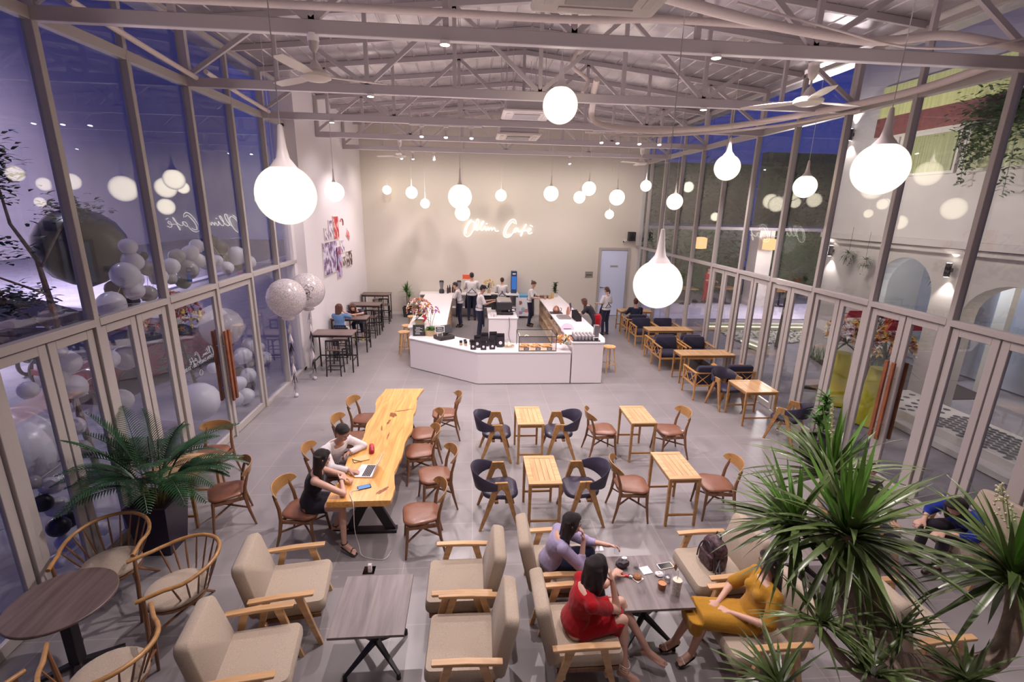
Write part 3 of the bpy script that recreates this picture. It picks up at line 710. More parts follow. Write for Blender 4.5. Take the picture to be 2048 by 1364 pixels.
# ---- coffee tables
def coffee(loc, w, d, label, rz=0, h=.60):
    t = thing('coffee_table', label, 'table', loc, rz)
    MB().box((0, 0, h-.0125), (w, d, .025)).build('tabletop', m_greywood, t, bev=.002)
    MB().cone((0, 0, .16), (0, 0, h-.03), .033, .028).build('column', m_black, t); MB().box((0, 0, h-.032), (.30, .30, .014)).build('mount_plate', m_black, t)
    for k in range(4):
        a = pi/4+k*pi/2; c, s = cos(a), sin(a)
        MB().bar((0, 0, .20), (c*.34, s*.34, .045), .05, .05, .03, .02).build('foot', m_black, t, bev=.004)
        MB().cone((c*.33, s*.33, 0), (c*.33, s*.33, .05), .022, .018, 10).build('glide', m_black, t)
    return t
coffee((-.885, 3.66, 0), .63, .70, 'empty grey wood coffee table with black four-star foot')
coffee((1.69, 3.80, 0), .66, .70, 'grey wood coffee table covered with cups and phones between the seated women')
coffee((3.75, 4.35, 0), .7, .7, 'grey wood coffee table half hidden behind the large plant')
# ---- live-edge slab table
t = thing('slab_table', 'long live-edge orange wood slab table with red-brown knots', 'table', (-1.30, 6.85, 0))
random.seed(3); N = 40; Lp = []; Rp = []; x1 = x2 = 0
for k in range(N+1):
    y = -1.81+3.62*k/N; u = k/N
    l = -.355-.02*sin(u*9)-.025*sin(u*23+1)+random.uniform(-.006, .006)+.02*u; r_ = .335+.02*sin(u*11+2)+.02*sin(u*27)+random.uniform(-.006, .006)+.02*u
    Lp.append((l, y)); Rp.append((r_, y))
outline = Rp+Lp[::-1]
def sl(z, k=1, e=0): return [(x*k+(random.uniform(-e, e) if e else 0), y*(1 if abs(k-1) < .001 else .998), z) for x, y in outline]
MB().loft([sl(.665, .93, .006), sl(.69, .99, .004), sl(.735, 1), sl(.742, .992)]).build('slab_top', m_slab, t, smooth=35)
m_knot = mat('knot_wood', (.26, .075, .02), .3, var=.5, vscale=22, coat=.5, stretch=(2, 1, 1))
def knot(cx, cy, a, b, rz, seed):
    random.seed(seed); P = []
    for k in range(18):
        th = 2*pi*k/18; q = 1+random.uniform(-.3, .3); x = a*q*cos(th); y = b*q*sin(th); P.append((cx+x*cos(rz)-y*sin(rz), cy+x*sin(rz)+y*cos(rz)))
    return P
mb = MB()
for i, kk in enumerate([(.0, .62, .05, .10, .3), (.12, .78, .11, .018, .25), (.24, .84, .07, .01, .1), (-.02, .35, .02, .10, -.1), (-.09, .12, .012, .09, .1), (.05, -.15, .01, .12, 0), (.22, -1.6, .09, .03, .9)]): mb.prism(knot(*kk, i), .7405, .7432)
mb.build('wood_knots', m_knot, t, smooth=0)
for yy in (-1.35, 1.35):
    mb = MB()
    for s in (-1, 1): mb.bar((s*.27, yy, 0), (s*.05*-1, yy, .66), .12, .05, .12, .05, up=(0, 1, 0))
    mb.box((0, yy, .02), (.66, .12, .04)).box((0, yy, .655), (.5, .12, .02)); mb.build('leg_frame', m_black, t, bev=.004)
# ---- bar tables on the left wall, with stools
def make_bar_table():
    t = thing('bar_table', 'x', 'table'); h = .98
    MB().box((0, 0, h-.015), (1.0, .56, .03)).build('tabletop', m_darkbar, t, bev=.003)
    for sx in (-1, 1):
        for sy in (-1, 1): MB().box((sx*.46, sy*.25, (h-.03)/2), (.03, .03, h-.03)).build('leg', m_black, t)
    mb = MB(); mb.box((0, .25, .3), (.9, .02, .03)).box((-.46, 0, .3), (.02, .5, .03)).box((.46, 0, .3), (.02, .5, .03)).box((0, .25, h-.05), (.9, .02, .04)).box((0, -.25, h-.05), (.9, .02, .04)); mb.build('rails', m_black, t)
    return t
m_darkbar = wood('brown_laminate', (.10, .065, .06), (.21, .145, .13), .4, axis='X', coat=0)
def make_bar_stool():
    t = thing('bar_stool', 'x', 'stool'); h = .68
    mb = MB(); pad(mb, rsq(.36, .34, .03, 3), h-.035, h, .001, .02); mb.build('seat', m_darkbar, t)
    for sx in (-1, 1):
        MB().bar((sx*.15, .14, h-.03), (sx*.17, .16, 0), .024, .024).build('leg', m_black, t)
        MB().bar((sx*.15, -.14, h+.22), (sx*.17, -.17, 0), .024, .024).build('leg', m_black, t)
    mb = MB()
    for z, e in ((.17, 0), (.40, 0)): mb.box((0, .155, z), (.31, .015, .02)).box((0, -.155, z), (.31, .015, .02)).box((-.16, 0, z+.04), (.015, .3, .02)).box((.16, 0, z+.04), (.015, .3, .02))
    mb.build('rungs', m_black, t); mb = MB(); mb.box((0, -.145, h+.21), (.30, .018, .04))
    for k in range(5): mb.box((-.12+.06*k, -.145, h+.1), (.014, .012, .2))
    mb.build('back_slats', m_black, t)
    return t
bt = make_bar_table(); bs = make_bar_stool(); GB = 'dark high tables along the left wall'; GQ = 'dark high stools along the left wall'
for x, y, l in [(-3.42, 12.0, 'dark high table nearest the camera by the left wall'), (-3.44, 13.75, 'dark high table where two guests sit at the left wall'), (-3.44, 15.7, 'empty dark high table behind the two guests'), (-3.44, 17.6, 'farthest dark high table in the back left corner')]:
    place(bt, USED, (x, y, 0), 0, label=l, group=GB)
for x, y, rz, l in [(-3.45, 12.62, 180, 'dark stool tucked behind the nearest high table'), (-3.35, 11.62, 0, 'dark stool standing in front of the nearest high table'), (-3.56, 13.15, 0, 'stool under the woman in denim'), (-3.30, 14.4, 180, 'stool under the guest behind the denim woman'),
                    (-3.2, 15.2, 0, 'dark stool in front of the third high table'), (-3.2, 16.3, 180, 'dark stool behind the third high table'), (-3.1, 17.15, 0, 'dark stool at the farthest high table, aisle side'), (-3.5, 18.15, 180, 'dark stool between the farthest high table and back wall')]:
    place(bs, USED, (x, y, 0), D(rz), label=l, group=GQ)
# ---- round wooden counter stools
def make_wstool():
    t = thing('wooden_stool', 'x', 'stool'); h = .69
    mb = MB(); mb.lathe([(0, h-.035), (.16, h-.03), (.17, h-.015), (.165, h), (0, h-.006)], n=28); mb.build('seat', m_st, t)
    for k in range(4):
        a = pi/4+k*pi/2; c, s = cos(a), sin(a); MB().cone((c*.21, s*.21, 0), (c*.12, s*.12, h-.03), .015, .018, 10).build('leg', m_st, t)
    for z, q in ((.22, 0), (.28, 1)):
        r_ = .21-.09*z/.66
        for k in (0, 1):
            a = pi/4+q*pi/2+k*pi; b2 = a+pi/2
            MB().cone((r_*cos(a), r_*sin(a), z), (r_*cos(b2), r_*sin(b2), z), .009, n=8).build('rung', m_st, t)
    return t
m_st = wood('pale_pine', (.55, .30, .11), (.76, .48, .22), .35, axis='Z')
ws = make_wstool(); GP = 'round pine stools at the white counter'
for x, y, l in [(3.50, 11.72, 'round pine stool at the right front corner of the counter'), (-1.88, 13.2, 'round pine stool at the left side of the counter, nearest the camera'), (-1.88, 13.95, 'second round pine stool along the left side of the counter'), (-1.88, 15.2, 'farthest round pine stool at the left side of the counter')]:
    place(ws, USED, (x, y, 0), .3, label=l, group=GP)
# ============================================================ CEILING FIXTURES
m_cord = mat('white_cord', (.62, .58, .58), .5)
def globe(x, y, z, R, label):
    t = thing('globe_pendant', label, 'lamp', (x, y, z), 0, 'glowing globe pendants')
    MB().sph((0, 0, 0), R, 32, 20).build('globe', m_globe, t, smooth=80)
    k = R/.25
    q = 1 if y < 10 else .55
    MB().lathe([(.115*k*q, (.221 if q == 1 else .242)*k), (.085*k*q, .26*k), (.055*k*q, .30*k), (.038*k*q, .38*k), (.026*k*q, .50*k), (.018*k*q, .56*k), (.002, .565*k)], n=20).build('funnel_neck', m_white, t, smooth=60)
    top = roofz(x)+.085-z
    MB().tube([(0, 0, .55*k), (0, 0, top)], .0045, 6).build('cord', m_cord, t)
GL = [(-1.6, 4.51, 4.12, .25, 'largest globe pendant at upper left, in front of the left wall edge'), (1.92, 4.89, 3.32, .25, 'lowest hanging big globe pendant, in front of the right aisle'),
 (1.25, 7.5, 5.48, .25, 'highest globe pendant, up among the truss chords'), (4.06, 4.83, 4.51, .25, 'big globe pendant at upper right in front of the glass facade'), (4.47, 8.72, 4.82, .22, 'globe pendant high at right, left of the lower small one'),
 (5.75, 8.4, 4.52, .19, 'globe pendant closest to the right glass, at middle height'), (5.04, 12.26, 4.29, .2, 'globe pendant directly above the wide right tables'), (5.66, 16.26, 4.84, .18, 'small globe pendant at the back right corner by the glass'),
 (4.09, 14.08, 4.4, .22, 'globe pendant rightmost of those before the back wall'), (4.55, 16.4, 3.91, .15, 'small low globe pendant near the right end of the back wall'), (3.32, 14.3, 4.63, .2, 'upper globe of the overlapping pair right of the sign'),
 (3.2, 14.97, 4.4, .18, 'lower globe of the overlapping pair right of the sign'), (2.3, 14.73, 4.48, .22, 'globe pendant just right above the letter f of the sign'), (.99, 17.59, 4.46, .2, 'globe pendant alone above the middle of the sign'),
 (-.31, 12.71, 4.29, .3, 'large upper globe touching a smaller one left of the sign'), (-.28, 14.31, 3.88, .22, 'smaller globe below the large one, beside the letter O'), (-1.59, 17.16, 4.13, .16, 'small low globe third from left before the back wall'),
 (-2.02, 17.11, 4.47, .2, 'globe second from left before the back wall'), (-2.99, 18.1, 4.56, .155, 'smallest globe, leftmost before the back wall'), (-3.43, 9.2, 4.40, .17, 'globe peeking out left behind the largest pendant'), (-2.7, 10.2, 4.28, .19, 'globe peeking out right behind the largest pendant')]
for g in GL: globe(*g)
# ceiling fans
m_fanw = mat('fan_white', (.86, .80, .76), .35)
def make_fan():
    t = thing('ceiling_fan', 'x', 'fan')
    MB().lathe([(.0, .0), (.055, -.0), (.058, -.06), (.045, -.13), (.02, -.17), (.012, -.175)], n=20).build('canopy', m_fanw, t)
    MB().cone((0, 0, -.16), (0, 0, -.28), .012, n=8).build('rod', m_white, t)
    MB().lathe([(.02, -.24), (.045, -.27), (.07, -.32), (.09, -.335), (.09, -.345)], n=20).build('rod_cover', m_fanw, t)
    MB().lathe([(.0, -.35), (.13, -.35), (.155, -.375), (.15, -.405), (.10, -.43), (0, -.44)], n=28).build('motor', m_fanw, t)
    for k in range(3):
        a = k*2*pi/3; R = Euler((0, 0, a)).to_matrix(); mb = MB(); pts = []
        for s, w_ in ((.12, .05), (.2, .055), (.35, .075), (.6, .07), (.72, .05)):
            pts.append([R @ V(s, -w_, -.39), R @ V(s, w_, -.375), R @ V(s, w_, -.381), R @ V(s, -w_, -.396)])
        mb.loft(pts); mb.build('blade', m_fanw, t)
    return t
fan = make_fan(); GF = 'white three-blade ceiling fans'
for x, y, z, rz, l in [(-1.6, 5.66, 5.70, .35, 'white ceiling fan at left under the nearest truss'), (3.74, 5.66, 5.66, .2, 'white ceiling fan at right under the nearest truss'), (-1.88, 13.64, 5.68, .6, 'small far ceiling fan at left under the fourth truss'),
                       (4.56, 13.64, 5.68, 1.5, 'small far ceiling fan at right under the fourth truss')]: place(fan, USED, (x, y, z), rz, label=l, group=GF)
# air conditioning cassettes
m_ac = mat('ac_white', (.80, .74, .70), .4)
def make_ac():
    t = thing('air_conditioner', 'x', 'air conditioner')
    MB().box((0, 0, .17), (.82, .82, .28)).build('housing', m_steel, t)
    mb = MB(); P = rsq(.95, .95, .04, 3); mb.loft([[(x, y, .03) for x, y in P], [(x, y, .005) for x, y in P], [(x*.97, y*.97, -.01) for x, y in P]]); mb.build('panel', m_ac, t)
    MB().box((0, 0, -.018), (.50, .50, .02)).build('intake_grille', mat('ac_grille', (.45, .42, .42), .5, bump=.4, bscale=120), t, bev=.006)
    for k in range(4):
        a = k*pi/2; c, s = cos(a), sin(a)
        MB().box((c*.36, s*.36, -.013), (.07 if abs(c) > .5 else .56, .56 if abs(c) > .5 else .07, .012)).build('air_vane', m_white, t, bev=.004)
        MB().cone((c*.4+s*.3, s*.4+c*.3, .3), (c*.4+s*.3, s*.4+c*.3, 1.62), .006, n=6).build('hanger_rod', m_steel, t)
    return t
ac_ = make_ac(); GA2 = 'white ceiling cassette air conditioners'
for x, y, z, rz, l in [(.91, 3.72, 5.5, .0, 'big white cassette air conditioner cut off by the top edge of the photo'), (1.05, 10.3, 5.80, 0, 'cassette air conditioner behind the highest globe pendant'), (1.0, 11.5, 5.56, 0, 'cassette air conditioner hanging lower behind the third truss')]: place(ac_, USED, (x, y, z), rz, label=l, group=GA2)
# pipes and cables
m_pipe = mat('pipe_wrap', (.70, .60, .56), .6, bump=.5, bscale=35)
def pipe(label, pts, r, name='insulated_pipe', cat='pipe'):
    o = MB().tube(smoothpts(pts, 6), r, 10).build(name, m_pipe); tag(o, label, cat); return o
pipe('long white wrapped pipe running above the nearest truss chord', [(-4.1, 5.5, 5.87), (-2.5, 5.48, 5.88), (-.5, 5.46, 5.88), (1.0, 5.46, 5.88), (1.9, 5.44, 5.92), (3.0, 5.4, 5.9)], .036)
pipe('sagging white wrapped pipe crossing to the right end of the nearest truss', [(1.3, 4.35, 5.75), (2.2, 4.8, 5.78), (3.1, 5.3, 5.86), (4.2, 5.45, 5.83), (5.0, 5.45, 5.92), (5.8, 5.46, 5.86), (6.2, 5.5, 5.84)], .045)
pipe('wrapped pipe run curving along the right header beam', [(1.9, 8.1, 5.98), (1.95, 8.5, 5.75), (2.2, 9.2, 5.55), (3.2, 9.6, 5.52), (4.6, 9.4, 5.58), (5.6, 8.4, 5.68), (6.1, 7.0, 5.74), (6.15, 5.9, 5.82)], .05)
pipe('thin pipe looping below the wrapped run at right', [(2.4, 11.0, 5.65), (3.6, 10.9, 5.6), (4.9, 10.3, 5.62), (5.8, 9.2, 5.65), (6.2, 8.0, 5.68)], .025)
pipe('thin pipe curling between the highest globe and the cassette', [(1.75, 8.5, 6.6), (1.6, 8.6, 6.3), (1.85, 8.5, 6.05), (1.75, 8.4, 5.85)], .03)
pipe('white cable duct sloping along the left header beam', [(-3.95, 5.8, 5.93), (-4.02, 7.0, 5.87), (-4.05, 8.25, 5.8)], .035)
pipe('second white duct along the left header beam, farther back', [(-4.0, 8.45, 5.93), (-4.05, 9.6, 5.87), (-4.05, 10.9, 5.8)], .035)
pipe('slack white cable strung below the sagging pipe', [(2.6, 5.3, 6.05), (3.6, 5.35, 5.9), (4.5, 5.4, 5.78), (5.4, 5.4, 5.82), (6.1, 5.45, 5.98)], .012, 'cable', 'cable')
# spotlights : small can lights on the chords
def make_spot(track=True):
    t = thing('spotlight' if track else 'downlight', 'x', 'lamp')
    if track:
        MB().box((0, 0, 0), (.10, .035, .03)).build('track_adapter', m_white, t); MB().cone((0, 0, -.01), (0, 0, -.09), .008, n=6).build('stem', m_white, t)
        MB().cone((0, .02, -.08), (0, -.015, -.21), .038, .042, 16).build('can', m_white, t); MB().cone((0, -.0155, -.211), (0, -.0165, -.214), .037, n=16).build('lamp_face', m_lampw, t)
    else:
        MB().cone((0, 0, 0), (0, 0, -.035), .05, .055, 18).build('can', m_white, t); MB().cone((0, 0, -.036), (0, 0, -.039), .045, n=16).build('lamp_face', m_lampw, t)
    return t
sp1 = make_spot(True); sp2 = make_spot(False); GSP = 'white track spotlights'; GDL = 'small downlights under the truss chords'
for x, l in [(-1.05, 'left spotlight of the left track group above the counter'), (-.55, 'middle spotlight of the left track group above the counter'), (-.02, 'right spotlight of the left track group above the counter'),
             (2.75, 'first spotlight from the left in the right track group'), (3.1, 'second spotlight from the left in the right track group'), (3.58, 'third spotlight from the left in the right track group'), (4.02, 'fourth spotlight, rightmost of the right track group')]:
    place(sp1, USED, (x, 10.95, 5.645), 0, label=l, group=GSP)
for x, y, l in [(-2.2, 16.3, 'far spotlight leftmost near the back wall'), (-1.85, 16.3, 'far spotlight second from left near the back wall'), (-1.2, 16.3, 'far spotlight third from left near the back wall'), (3.1, 16.3, 'far spotlight at right near the back wall')]:
    place(sp1, USED, (x, y, 5.66), .4, label=l, group=GSP)
for x, y, l in [(-.28, 5.62, 'bright downlight in the middle of the nearest truss chord'), (2.60, 5.62, 'bright downlight right of centre on the nearest truss chord'), (-1.55, 8.28, 'bright downlight left of centre on the second truss chord'), (3.72, 8.28, 'bright downlight right of centre on the second truss chord'),
                (-2.85, 10.95, 'downlight at the left part of the third truss chord'), (4.4, 10.95, 'downlight at the right part of the third truss chord')]:
    place(sp2, USED, (x, y, 5.68), 0, label=l, group=GDL)
for nm, x0, x1 in (('left', -1.3, .2), ('right', 2.55, 4.25)):
    o = MB().box(((x0+x1)/2, 10.95, 5.67), (x1-x0, .035, .03)).build('light_track', m_white); tag(o, 'white lighting track at the '+nm+' of the third truss chord', 'track')
for x, y, l in [(-3.95, 13.2, 'left wall'), ]:
    pass

# ============================================================ COUNTER
m_count = mat('counter_white', (.80, .75, .77), .32, coat=.2)
m_shelf = wood('shelf_wood', (.50, .36, .24), (.66, .50, .36), .5, axis='Y')
CT = .80
t = thing('bar_counter', 'low white front counter with angled left corner and glass pastry box', 'counter', (0, 0, 0))
low = [(-1.6, 12.13), (.12, 10.85), (2.33, 10.85), (2.33, 11.62), (.40, 11.62), (-.67, 12.42), (-.67, 12.75), (-1.6, 12.75)]
MB().prism(low, .012, CT-.03).build('front_cabinet', m_count, t, bev=.004, smooth=20)
low2 = [(x, y) for x, y in low]; low2[0] = (-1.62, 12.12); low2[1] = (.115, 10.83); low2[2] = (2.33, 10.83)
MB().prism(low2, CT-.03, CT).build('front_worktop', m_count, t, bev=.004, smooth=20)
RT = 1.04
tr_ = thing('bar_counter', 'raised white right arm of the bar counter with open shelves inside', 'counter', (0, 0, 0)); tl_ = thing('bar_counter', 'raised white left arm of the bar counter behind the flowers', 'counter', (0, 0, 0))
MB().prism([(2.36, 10.85), (3.10, 10.85), (3.10, 17.1), (2.78, 17.1), (2.78, 12.0), (2.36, 12.0)], .012, RT-.035).build('cabinet', m_count, tr_, bev=.004, smooth=20)
MB().prism([(2.335, 10.83), (3.12, 10.83), (3.22, 11.2), (3.12, 17.15), (2.32, 17.15), (2.32, 10.9)], RT-.035, RT).build('worktop', m_count, tr_, bev=.004, smooth=20)
MB().prism([(-1.62, 12.4), (-1.2, 12.4), (-1.2, 17.2), (-1.62, 17.2)], .012, RT-.035).build('cabinet', m_count, tl_, bev=.004, smooth=20)
MB().prism([(-1.66, 12.32), (-.68, 12.55), (-.68, 17.25), (-1.66, 17.25)], RT-.035, RT).build('worktop', m_count, tl_, bev=.004, smooth=20)
for side, xa, xb, ya, yb in (('r', 2.40, 2.78, 12.1, 17.05), ('l', -1.2, -.72, 12.7, 17.15)):
    mb = MB(); n = 5
    for i in range(n+1): mb.box(((xa+xb)/2, ya+(yb-ya)*i/n, .5), (xb-xa, .02, .95))
    for z in (.08, .38, .68): mb.box(((xa+xb)/2, (ya+yb)/2, z), (xb-xa-.01, yb-ya, .018))
    mb.build('open_shelving', m_shelf, tr_ if side == 'r' else tl_)
# cups on shelves
random.seed(5); m_cup = mat('crockery', (.75, .72, .72), .3); m_cupd = mat('dark_tin', (.10, .07, .07), .4); k = 0
def make_small(name, cat, prof, m, n=14):
    o = MB().lathe(prof, n=n).build(name, m); o['category'] = cat; return o
cupo = make_small('cup', 'cup', [(0, 0), (.03, 0), (.042, .04), (.045, .09), (.038, .09), (.03, .02), (0, .02)], m_cup); tino = make_small('storage_tin', 'tin', [(0, 0), (.05, 0), (.05, .13), (.045, .14), (0, .14)], m_cupd)
for side, x in (('right', 2.5), ('left', -.82)):
    for i in range(9):
        y = (12.35 if side == 'right' else 13.0)+i*.42+random.uniform(-.06, .06)
        z = (.69, .39)[i % 2]
        if side == 'right': o = place(cupo if i % 3 else tino, USED, (x, y, z), 0)
        else: o = place(tino if i % 3 else cupo, USED, (x, y, z), 0)
        o['label'] = ('white cup' if 'cup' in o.name else 'dark storage tin')+' on the open shelves under the '+side+' side of the counter'; o['group'] = ('cups' if 'cup' in o.name else 'tins')+' on the '+side+' counter shelves'
# island with espresso machine
t = thing('coffee_island', 'low white island block behind the bar carrying the coffee machine', 'counter', (.92, 15.0, 0))
MB().box((0, 0, .41), (.86, 1.46, .80)).build('cabinet', m_count, t, bev=.004); MB().box((0, 0, .83), (.90, 1.5, .04)).build('worktop', m_count, t, bev=.004)
t = thing('espresso_machine', 'black and chrome espresso machine on the white island', 'coffee machine', (.98, 15.0, .85), D(90))
MB().box((0, 0, .28), (.74, .48, .24)).build('body', m_char, t, bev=.02); MB().box((0, -.02, .05), (.74, .52, .07)).build('drip_tray', m_black, t, bev=.01); MB().box((0, .17, .16), (.70, .14, .2)).build('back_panel', m_black, t)
MB().box((0, 0, .415), (.70, .44, .03)).build('cup_warmer', m_chrome, t, bev=.005)
for s in (-.2, .2):
    MB().cone((s, -.16, .17), (s, -.16, .09), .035, .04).build('group_head', m_chrome, t); MB().bar((s, -.16, .1), (s, -.34, .09), .025, .025).build('portafilter', m_black, t)
    MB().box((s, -.20, .02), (.03, .03, .04)).build('foot', m_chrome, t)
gr = MB().lathe([(0, 0), (.09, 0), (.09, .25), (.06, .27), (.05, .32), (.10, .46), (.10, .48), (0, .49)], n=18).build('coffee_grinder', m_char, loc=(.70, 15.55, .85)); tag(gr, 'dark coffee grinder behind the espresso machine on the island', 'grinder')
for i in range(6):
    o = place(cupo, USED, (.60+.09*(i % 2), 14.42+.11*(i//2), .85), 0); o['label'] = 'white cup on the island in front of the espresso machine'; o['group'] = 'cups on the island'
cable = MB().tube(smoothpts([(1.10, 14.25, .86), (1.12, 14.2, .6), (1.10, 14.22, .3), (1.2, 14.0, .02)], 5), .008, 6).build('power_cable', m_char); tag(cable, 'dark power cable hanging down the front of the island', 'cable')
# back bench and equipment
t = thing('back_bench', 'white back counter along the wall behind the baristas', 'counter', (-.1, 18.25, 0))
MB().box((.0, 0, .89), (3.7, .62, .04)).build('worktop', m_count, t, bev=.004); mb = MB(); mb.box((-1.84, 0, .435), (.04, .6, .87)).box((1.84, 0, .435), (.04, .6, .87)).box((0, .28, .435), (3.6, .03, .87)).box((0, 0, .4), (3.6, .56, .02)); mb.build('frame', m_count, t)
MB().box((.9, 0, .62), (1.2, .5, .42)).build('dark_fridge_front', m_char, t, bev=.01)
def blender_jar(x, y, z, label):
    t = thing('blender', label, 'blender', (x, y, z)); MB().lathe([(0, 0), (.10, 0), (.09, .12), (.06, .16), (0, .16)], n=16).build('base', m_char, t); MB().lathe([(.05, .16), (.085, .42), (.08, .42), (.05, .17)], n=16).build('jar', mat('smoked_jar', (.30, .28, .32), .2), t); MB().lathe([(0, .42), (.09, .42), (.07, .47), (0, .48)], n=16).build('lid', m_black, t)
blender_jar(-1.15, 18.2, .91, 'black blender at the left end of the back counter'); blender_jar(-.5, 18.25, .91, 'second blender standing near the syrup bottles')
m_bot = mat('dark_bottle', (.06, .03, .03), .15, coat=.5); bo = make_small('syrup_bottle', 'bottle', [(0, 0), (.038, 0), (.038, .18), (.015, .24), (.013, .30), (0, .30)], m_bot)
for i, (x, y) in enumerate([(-.85, 18.3), (-.74, 18.32), (-.65, 18.28), (-.92, 18.15), (.35, 18.3)]): o = place(bo, USED, (x, y, .91), 0); o['label'] = 'dark syrup bottle among the row on the back counter'; o['group'] = 'syrup bottles on the back counter'
t = thing('menu_sign', 'small orange-red sign card above the back counter beside the tall barista', 'sign', (-.20, 18.4, 1.50)); MB().box((0, 0, 0), (.34, .03, .16)).build('card', mat('orange_card', (.75, .12, .06), .5), t, bev=.004); MB().cone((0, .02, -.59), (0, .02, -.05), .01, n=8).build('pole', m_chrome, t)
t = thing('display_panel', 'tall narrow dark blue drink display standing at the back wall', 'display', (1.57, 18.35, .91)); MB().box((0, 0, .42), (.22, .2, .84)).build('housing', mat('navy_panel', (.03, .05, .12), .3), t, bev=.01); MB().box((0, -.103, .40), (.18, .004, .5)).build('screen', emit('blue_screen', (.05, .15, .45), .9), t); MB().box((0, -.103, .74), (.12, .004, .05)).build('label_strip', m_inkw, t)
t = thing('freezer', 'white chest freezer with cartoon decals beside the back counter', 'freezer', (2.0-.03, 18.22, 0)); m_fr = mat('freezer_white', (.78, .76, .82), .3)
MB().box((0, 0, .44), (.66, .5, .72)).build('cabinet', m_fr, t, bev=.01); MB().box((0, 0, .84), (.66, .5, .08)).build('lid', mat('freezer_lid', (.10, .32, .55), .3), t, bev=.01); MB().cone((-.17, -.255, .60), (-.17, -.262, .60), .075, n=20).build('round_decal', mat('decal_brown', (.35, .14, .12), .5), t)
MB().sph((-.05, -.252, .34), (.08, .008, .09)).build('green_decal', mat('decal_green', (.35, .55, .5), .5), t); MB().sph((.08, -.252, .30), (.10, .008, .07)).build('pink_decal', mat('decal_pink', (.7, .25, .3), .5), t); MB().sph((-.16, -.252, .22), (.09, .008, .06)).build('violet_decal', mat('decal_violet', (.45, .3, .6), .5), t)
for sx in (-.27, .27): MB().cone((sx, -.2, 0), (sx, -.2, .08), .035, n=12).build('caster', m_black, t)
# glass display cabinet with pastries
t = thing('pastry_display', 'glass pastry display box on the front counter', 'display case', (1.53, 11.22, CT))
f = MB(); W2, D2, H2 = .44, .33, .36
for sx in (-1, 1):
    for sy in (-1, 1): f.box((sx*W2, sy*D2, H2/2), (.014, .014, H2))
    f.box((sx*W2, 0, H2), (.014, 2*D2, .014))
for sy in (-1, 1): f.box((0, sy*D2, H2), (2*W2, .014, .014)).box((0, sy*D2, .007), (2*W2, .014, .014))
f.build('metal_frame', m_black, t); g = MB(); g.box((0, -D2, H2/2), (2*W2, .004, H2)).box((0, 0, H2), (2*W2, 2*D2, .004)).box((-W2, 0, H2/2), (.004, 2*D2, H2)).box((W2, 0, H2/2), (.004, 2*D2, H2)); g.build('glass_panes', m_clear, t, smooth=0)
MB().box((0, 0, .012), (.84, .62, .016)).build('wood_tray', m_shelf, t)
m_past = mat('pastry', (.62, .33, .12), .6, var=.3, vscale=20); m_price = mat('price_card', (.12, .12, .14), .5)
def pastry(x, y, label, kind):
    mb = MB()
    if kind: mb.tube([(x-.07, y, CT+.04), (x-.03, y+.03, CT+.055), (x+.03, y+.03, CT+.055), (x+.07, y, CT+.04)], [.012, .032, .032, .012], 10)
    else: mb.sph((x, y, CT+.045), (.07, .04, .03))
    o = mb.build('pastry', m_past); tag(o, label, 'pastry', 'pastries in the glass display')
for i, (x, nm) in enumerate([(1.25, 'left'), (1.53, 'middle'), (1.80, 'right')]):
    for j, (dx, dy) in enumerate([(-.07, .0), (.06, .04), (0, .14), (.01, -.07)]): pastry(x+dx, 11.2+dy, 'baked pastry in the %s pile of the glass display' % nm, j % 2)
    o = MB().box((x+.02, 10.93, CT+.055), (.12, .012, .075), rx=.2).build('price_card', m_price); tag(o, 'black price card in front of the %s pastry pile' % nm, 'card'); MB().box((x+.02, 10.922, CT+.06), (.08, .004, .012), rx=.2).box((x+.02, 10.924, CT+.04), (.06, .004, .01), rx=.2).build('price_text', m_inkw, o, smooth=0)
# cake under a glass dome
t = thing('cake_stand', 'cream cakes under a clear glass dome on a wooden board', 'cake stand', (.86, 11.33, CT)); MB().cone((0, 0, 0), (0, 0, .02), .17, n=28).build('wood_board', m_shelf, t); MB().lathe([(.155, .02), (.155, .09), (.13, .14), (.06, .165), (0, .17)], n=28).build('glass_dome', m_clear, t); MB().sph((0, 0, .185), .018).build('dome_knob', m_clear, t)
for k in range(5):
    a = k*1.257; o = MB().lathe([(0, .0), (.04, 0), (.042, .04), (.03, .06), (0, .065)], n=12).build('cream_cake', mat('cream', (.85, .78, .62), .5), loc=(.86+.08*cos(a), 11.33+.08*sin(a), CT+.021)); tag(o, 'cream cake under the glass dome', 'cake', 'cream cakes under the dome')
# coffee bags
def make_bag():
    t = thing('coffee_bag', 'x', 'bag'); mb = MB(); R_ = []
    for z, w_, d_ in ((0, .14, .08), (.02, .15, .085), (.10, .15, .08), (.17, .145, .05), (.21, .14, .015), (.26, .135, .012)): R_.append([(x, y, z) for x, y in rsq(w_, d_, min(w_, d_)*.3, 2)])
    mb.loft(R_); mb.build('pouch', m_bagm, t); MB().cone((0, -.043, .09), (0, -.047, .09), .032, n=18).build('round_label', m_inkw, t); MB().box((0, -.02, .232), (.14, .02, .012)).build('top_seal', m_black, t); return t
m_bagm = mat('bag_black', (.025, .022, .03), .35)
bg_ = make_bag(); GBG = 'black coffee bags on the front counter'
for i, (x, y, s, l) in enumerate([(.02, 11.06, .92, 'front row, leftmost'), (.26, 11.04, .92, 'front row, middle'), (.47, 11.08, .92, 'front row, right'), (.12, 11.24, 1.15, 'second row, left'), (.30, 11.36, 1.3, 'second row, middle'), (.50, 11.40, 1.35, 'second row, right'), (.68, 11.28, 1.3, 'standing alone at the right')]):
    place(bg_, USED, (x, y, CT), .1*(i % 3-1), label='black coffee bag with white label on the counter, '+l, group=GBG, scale=s)
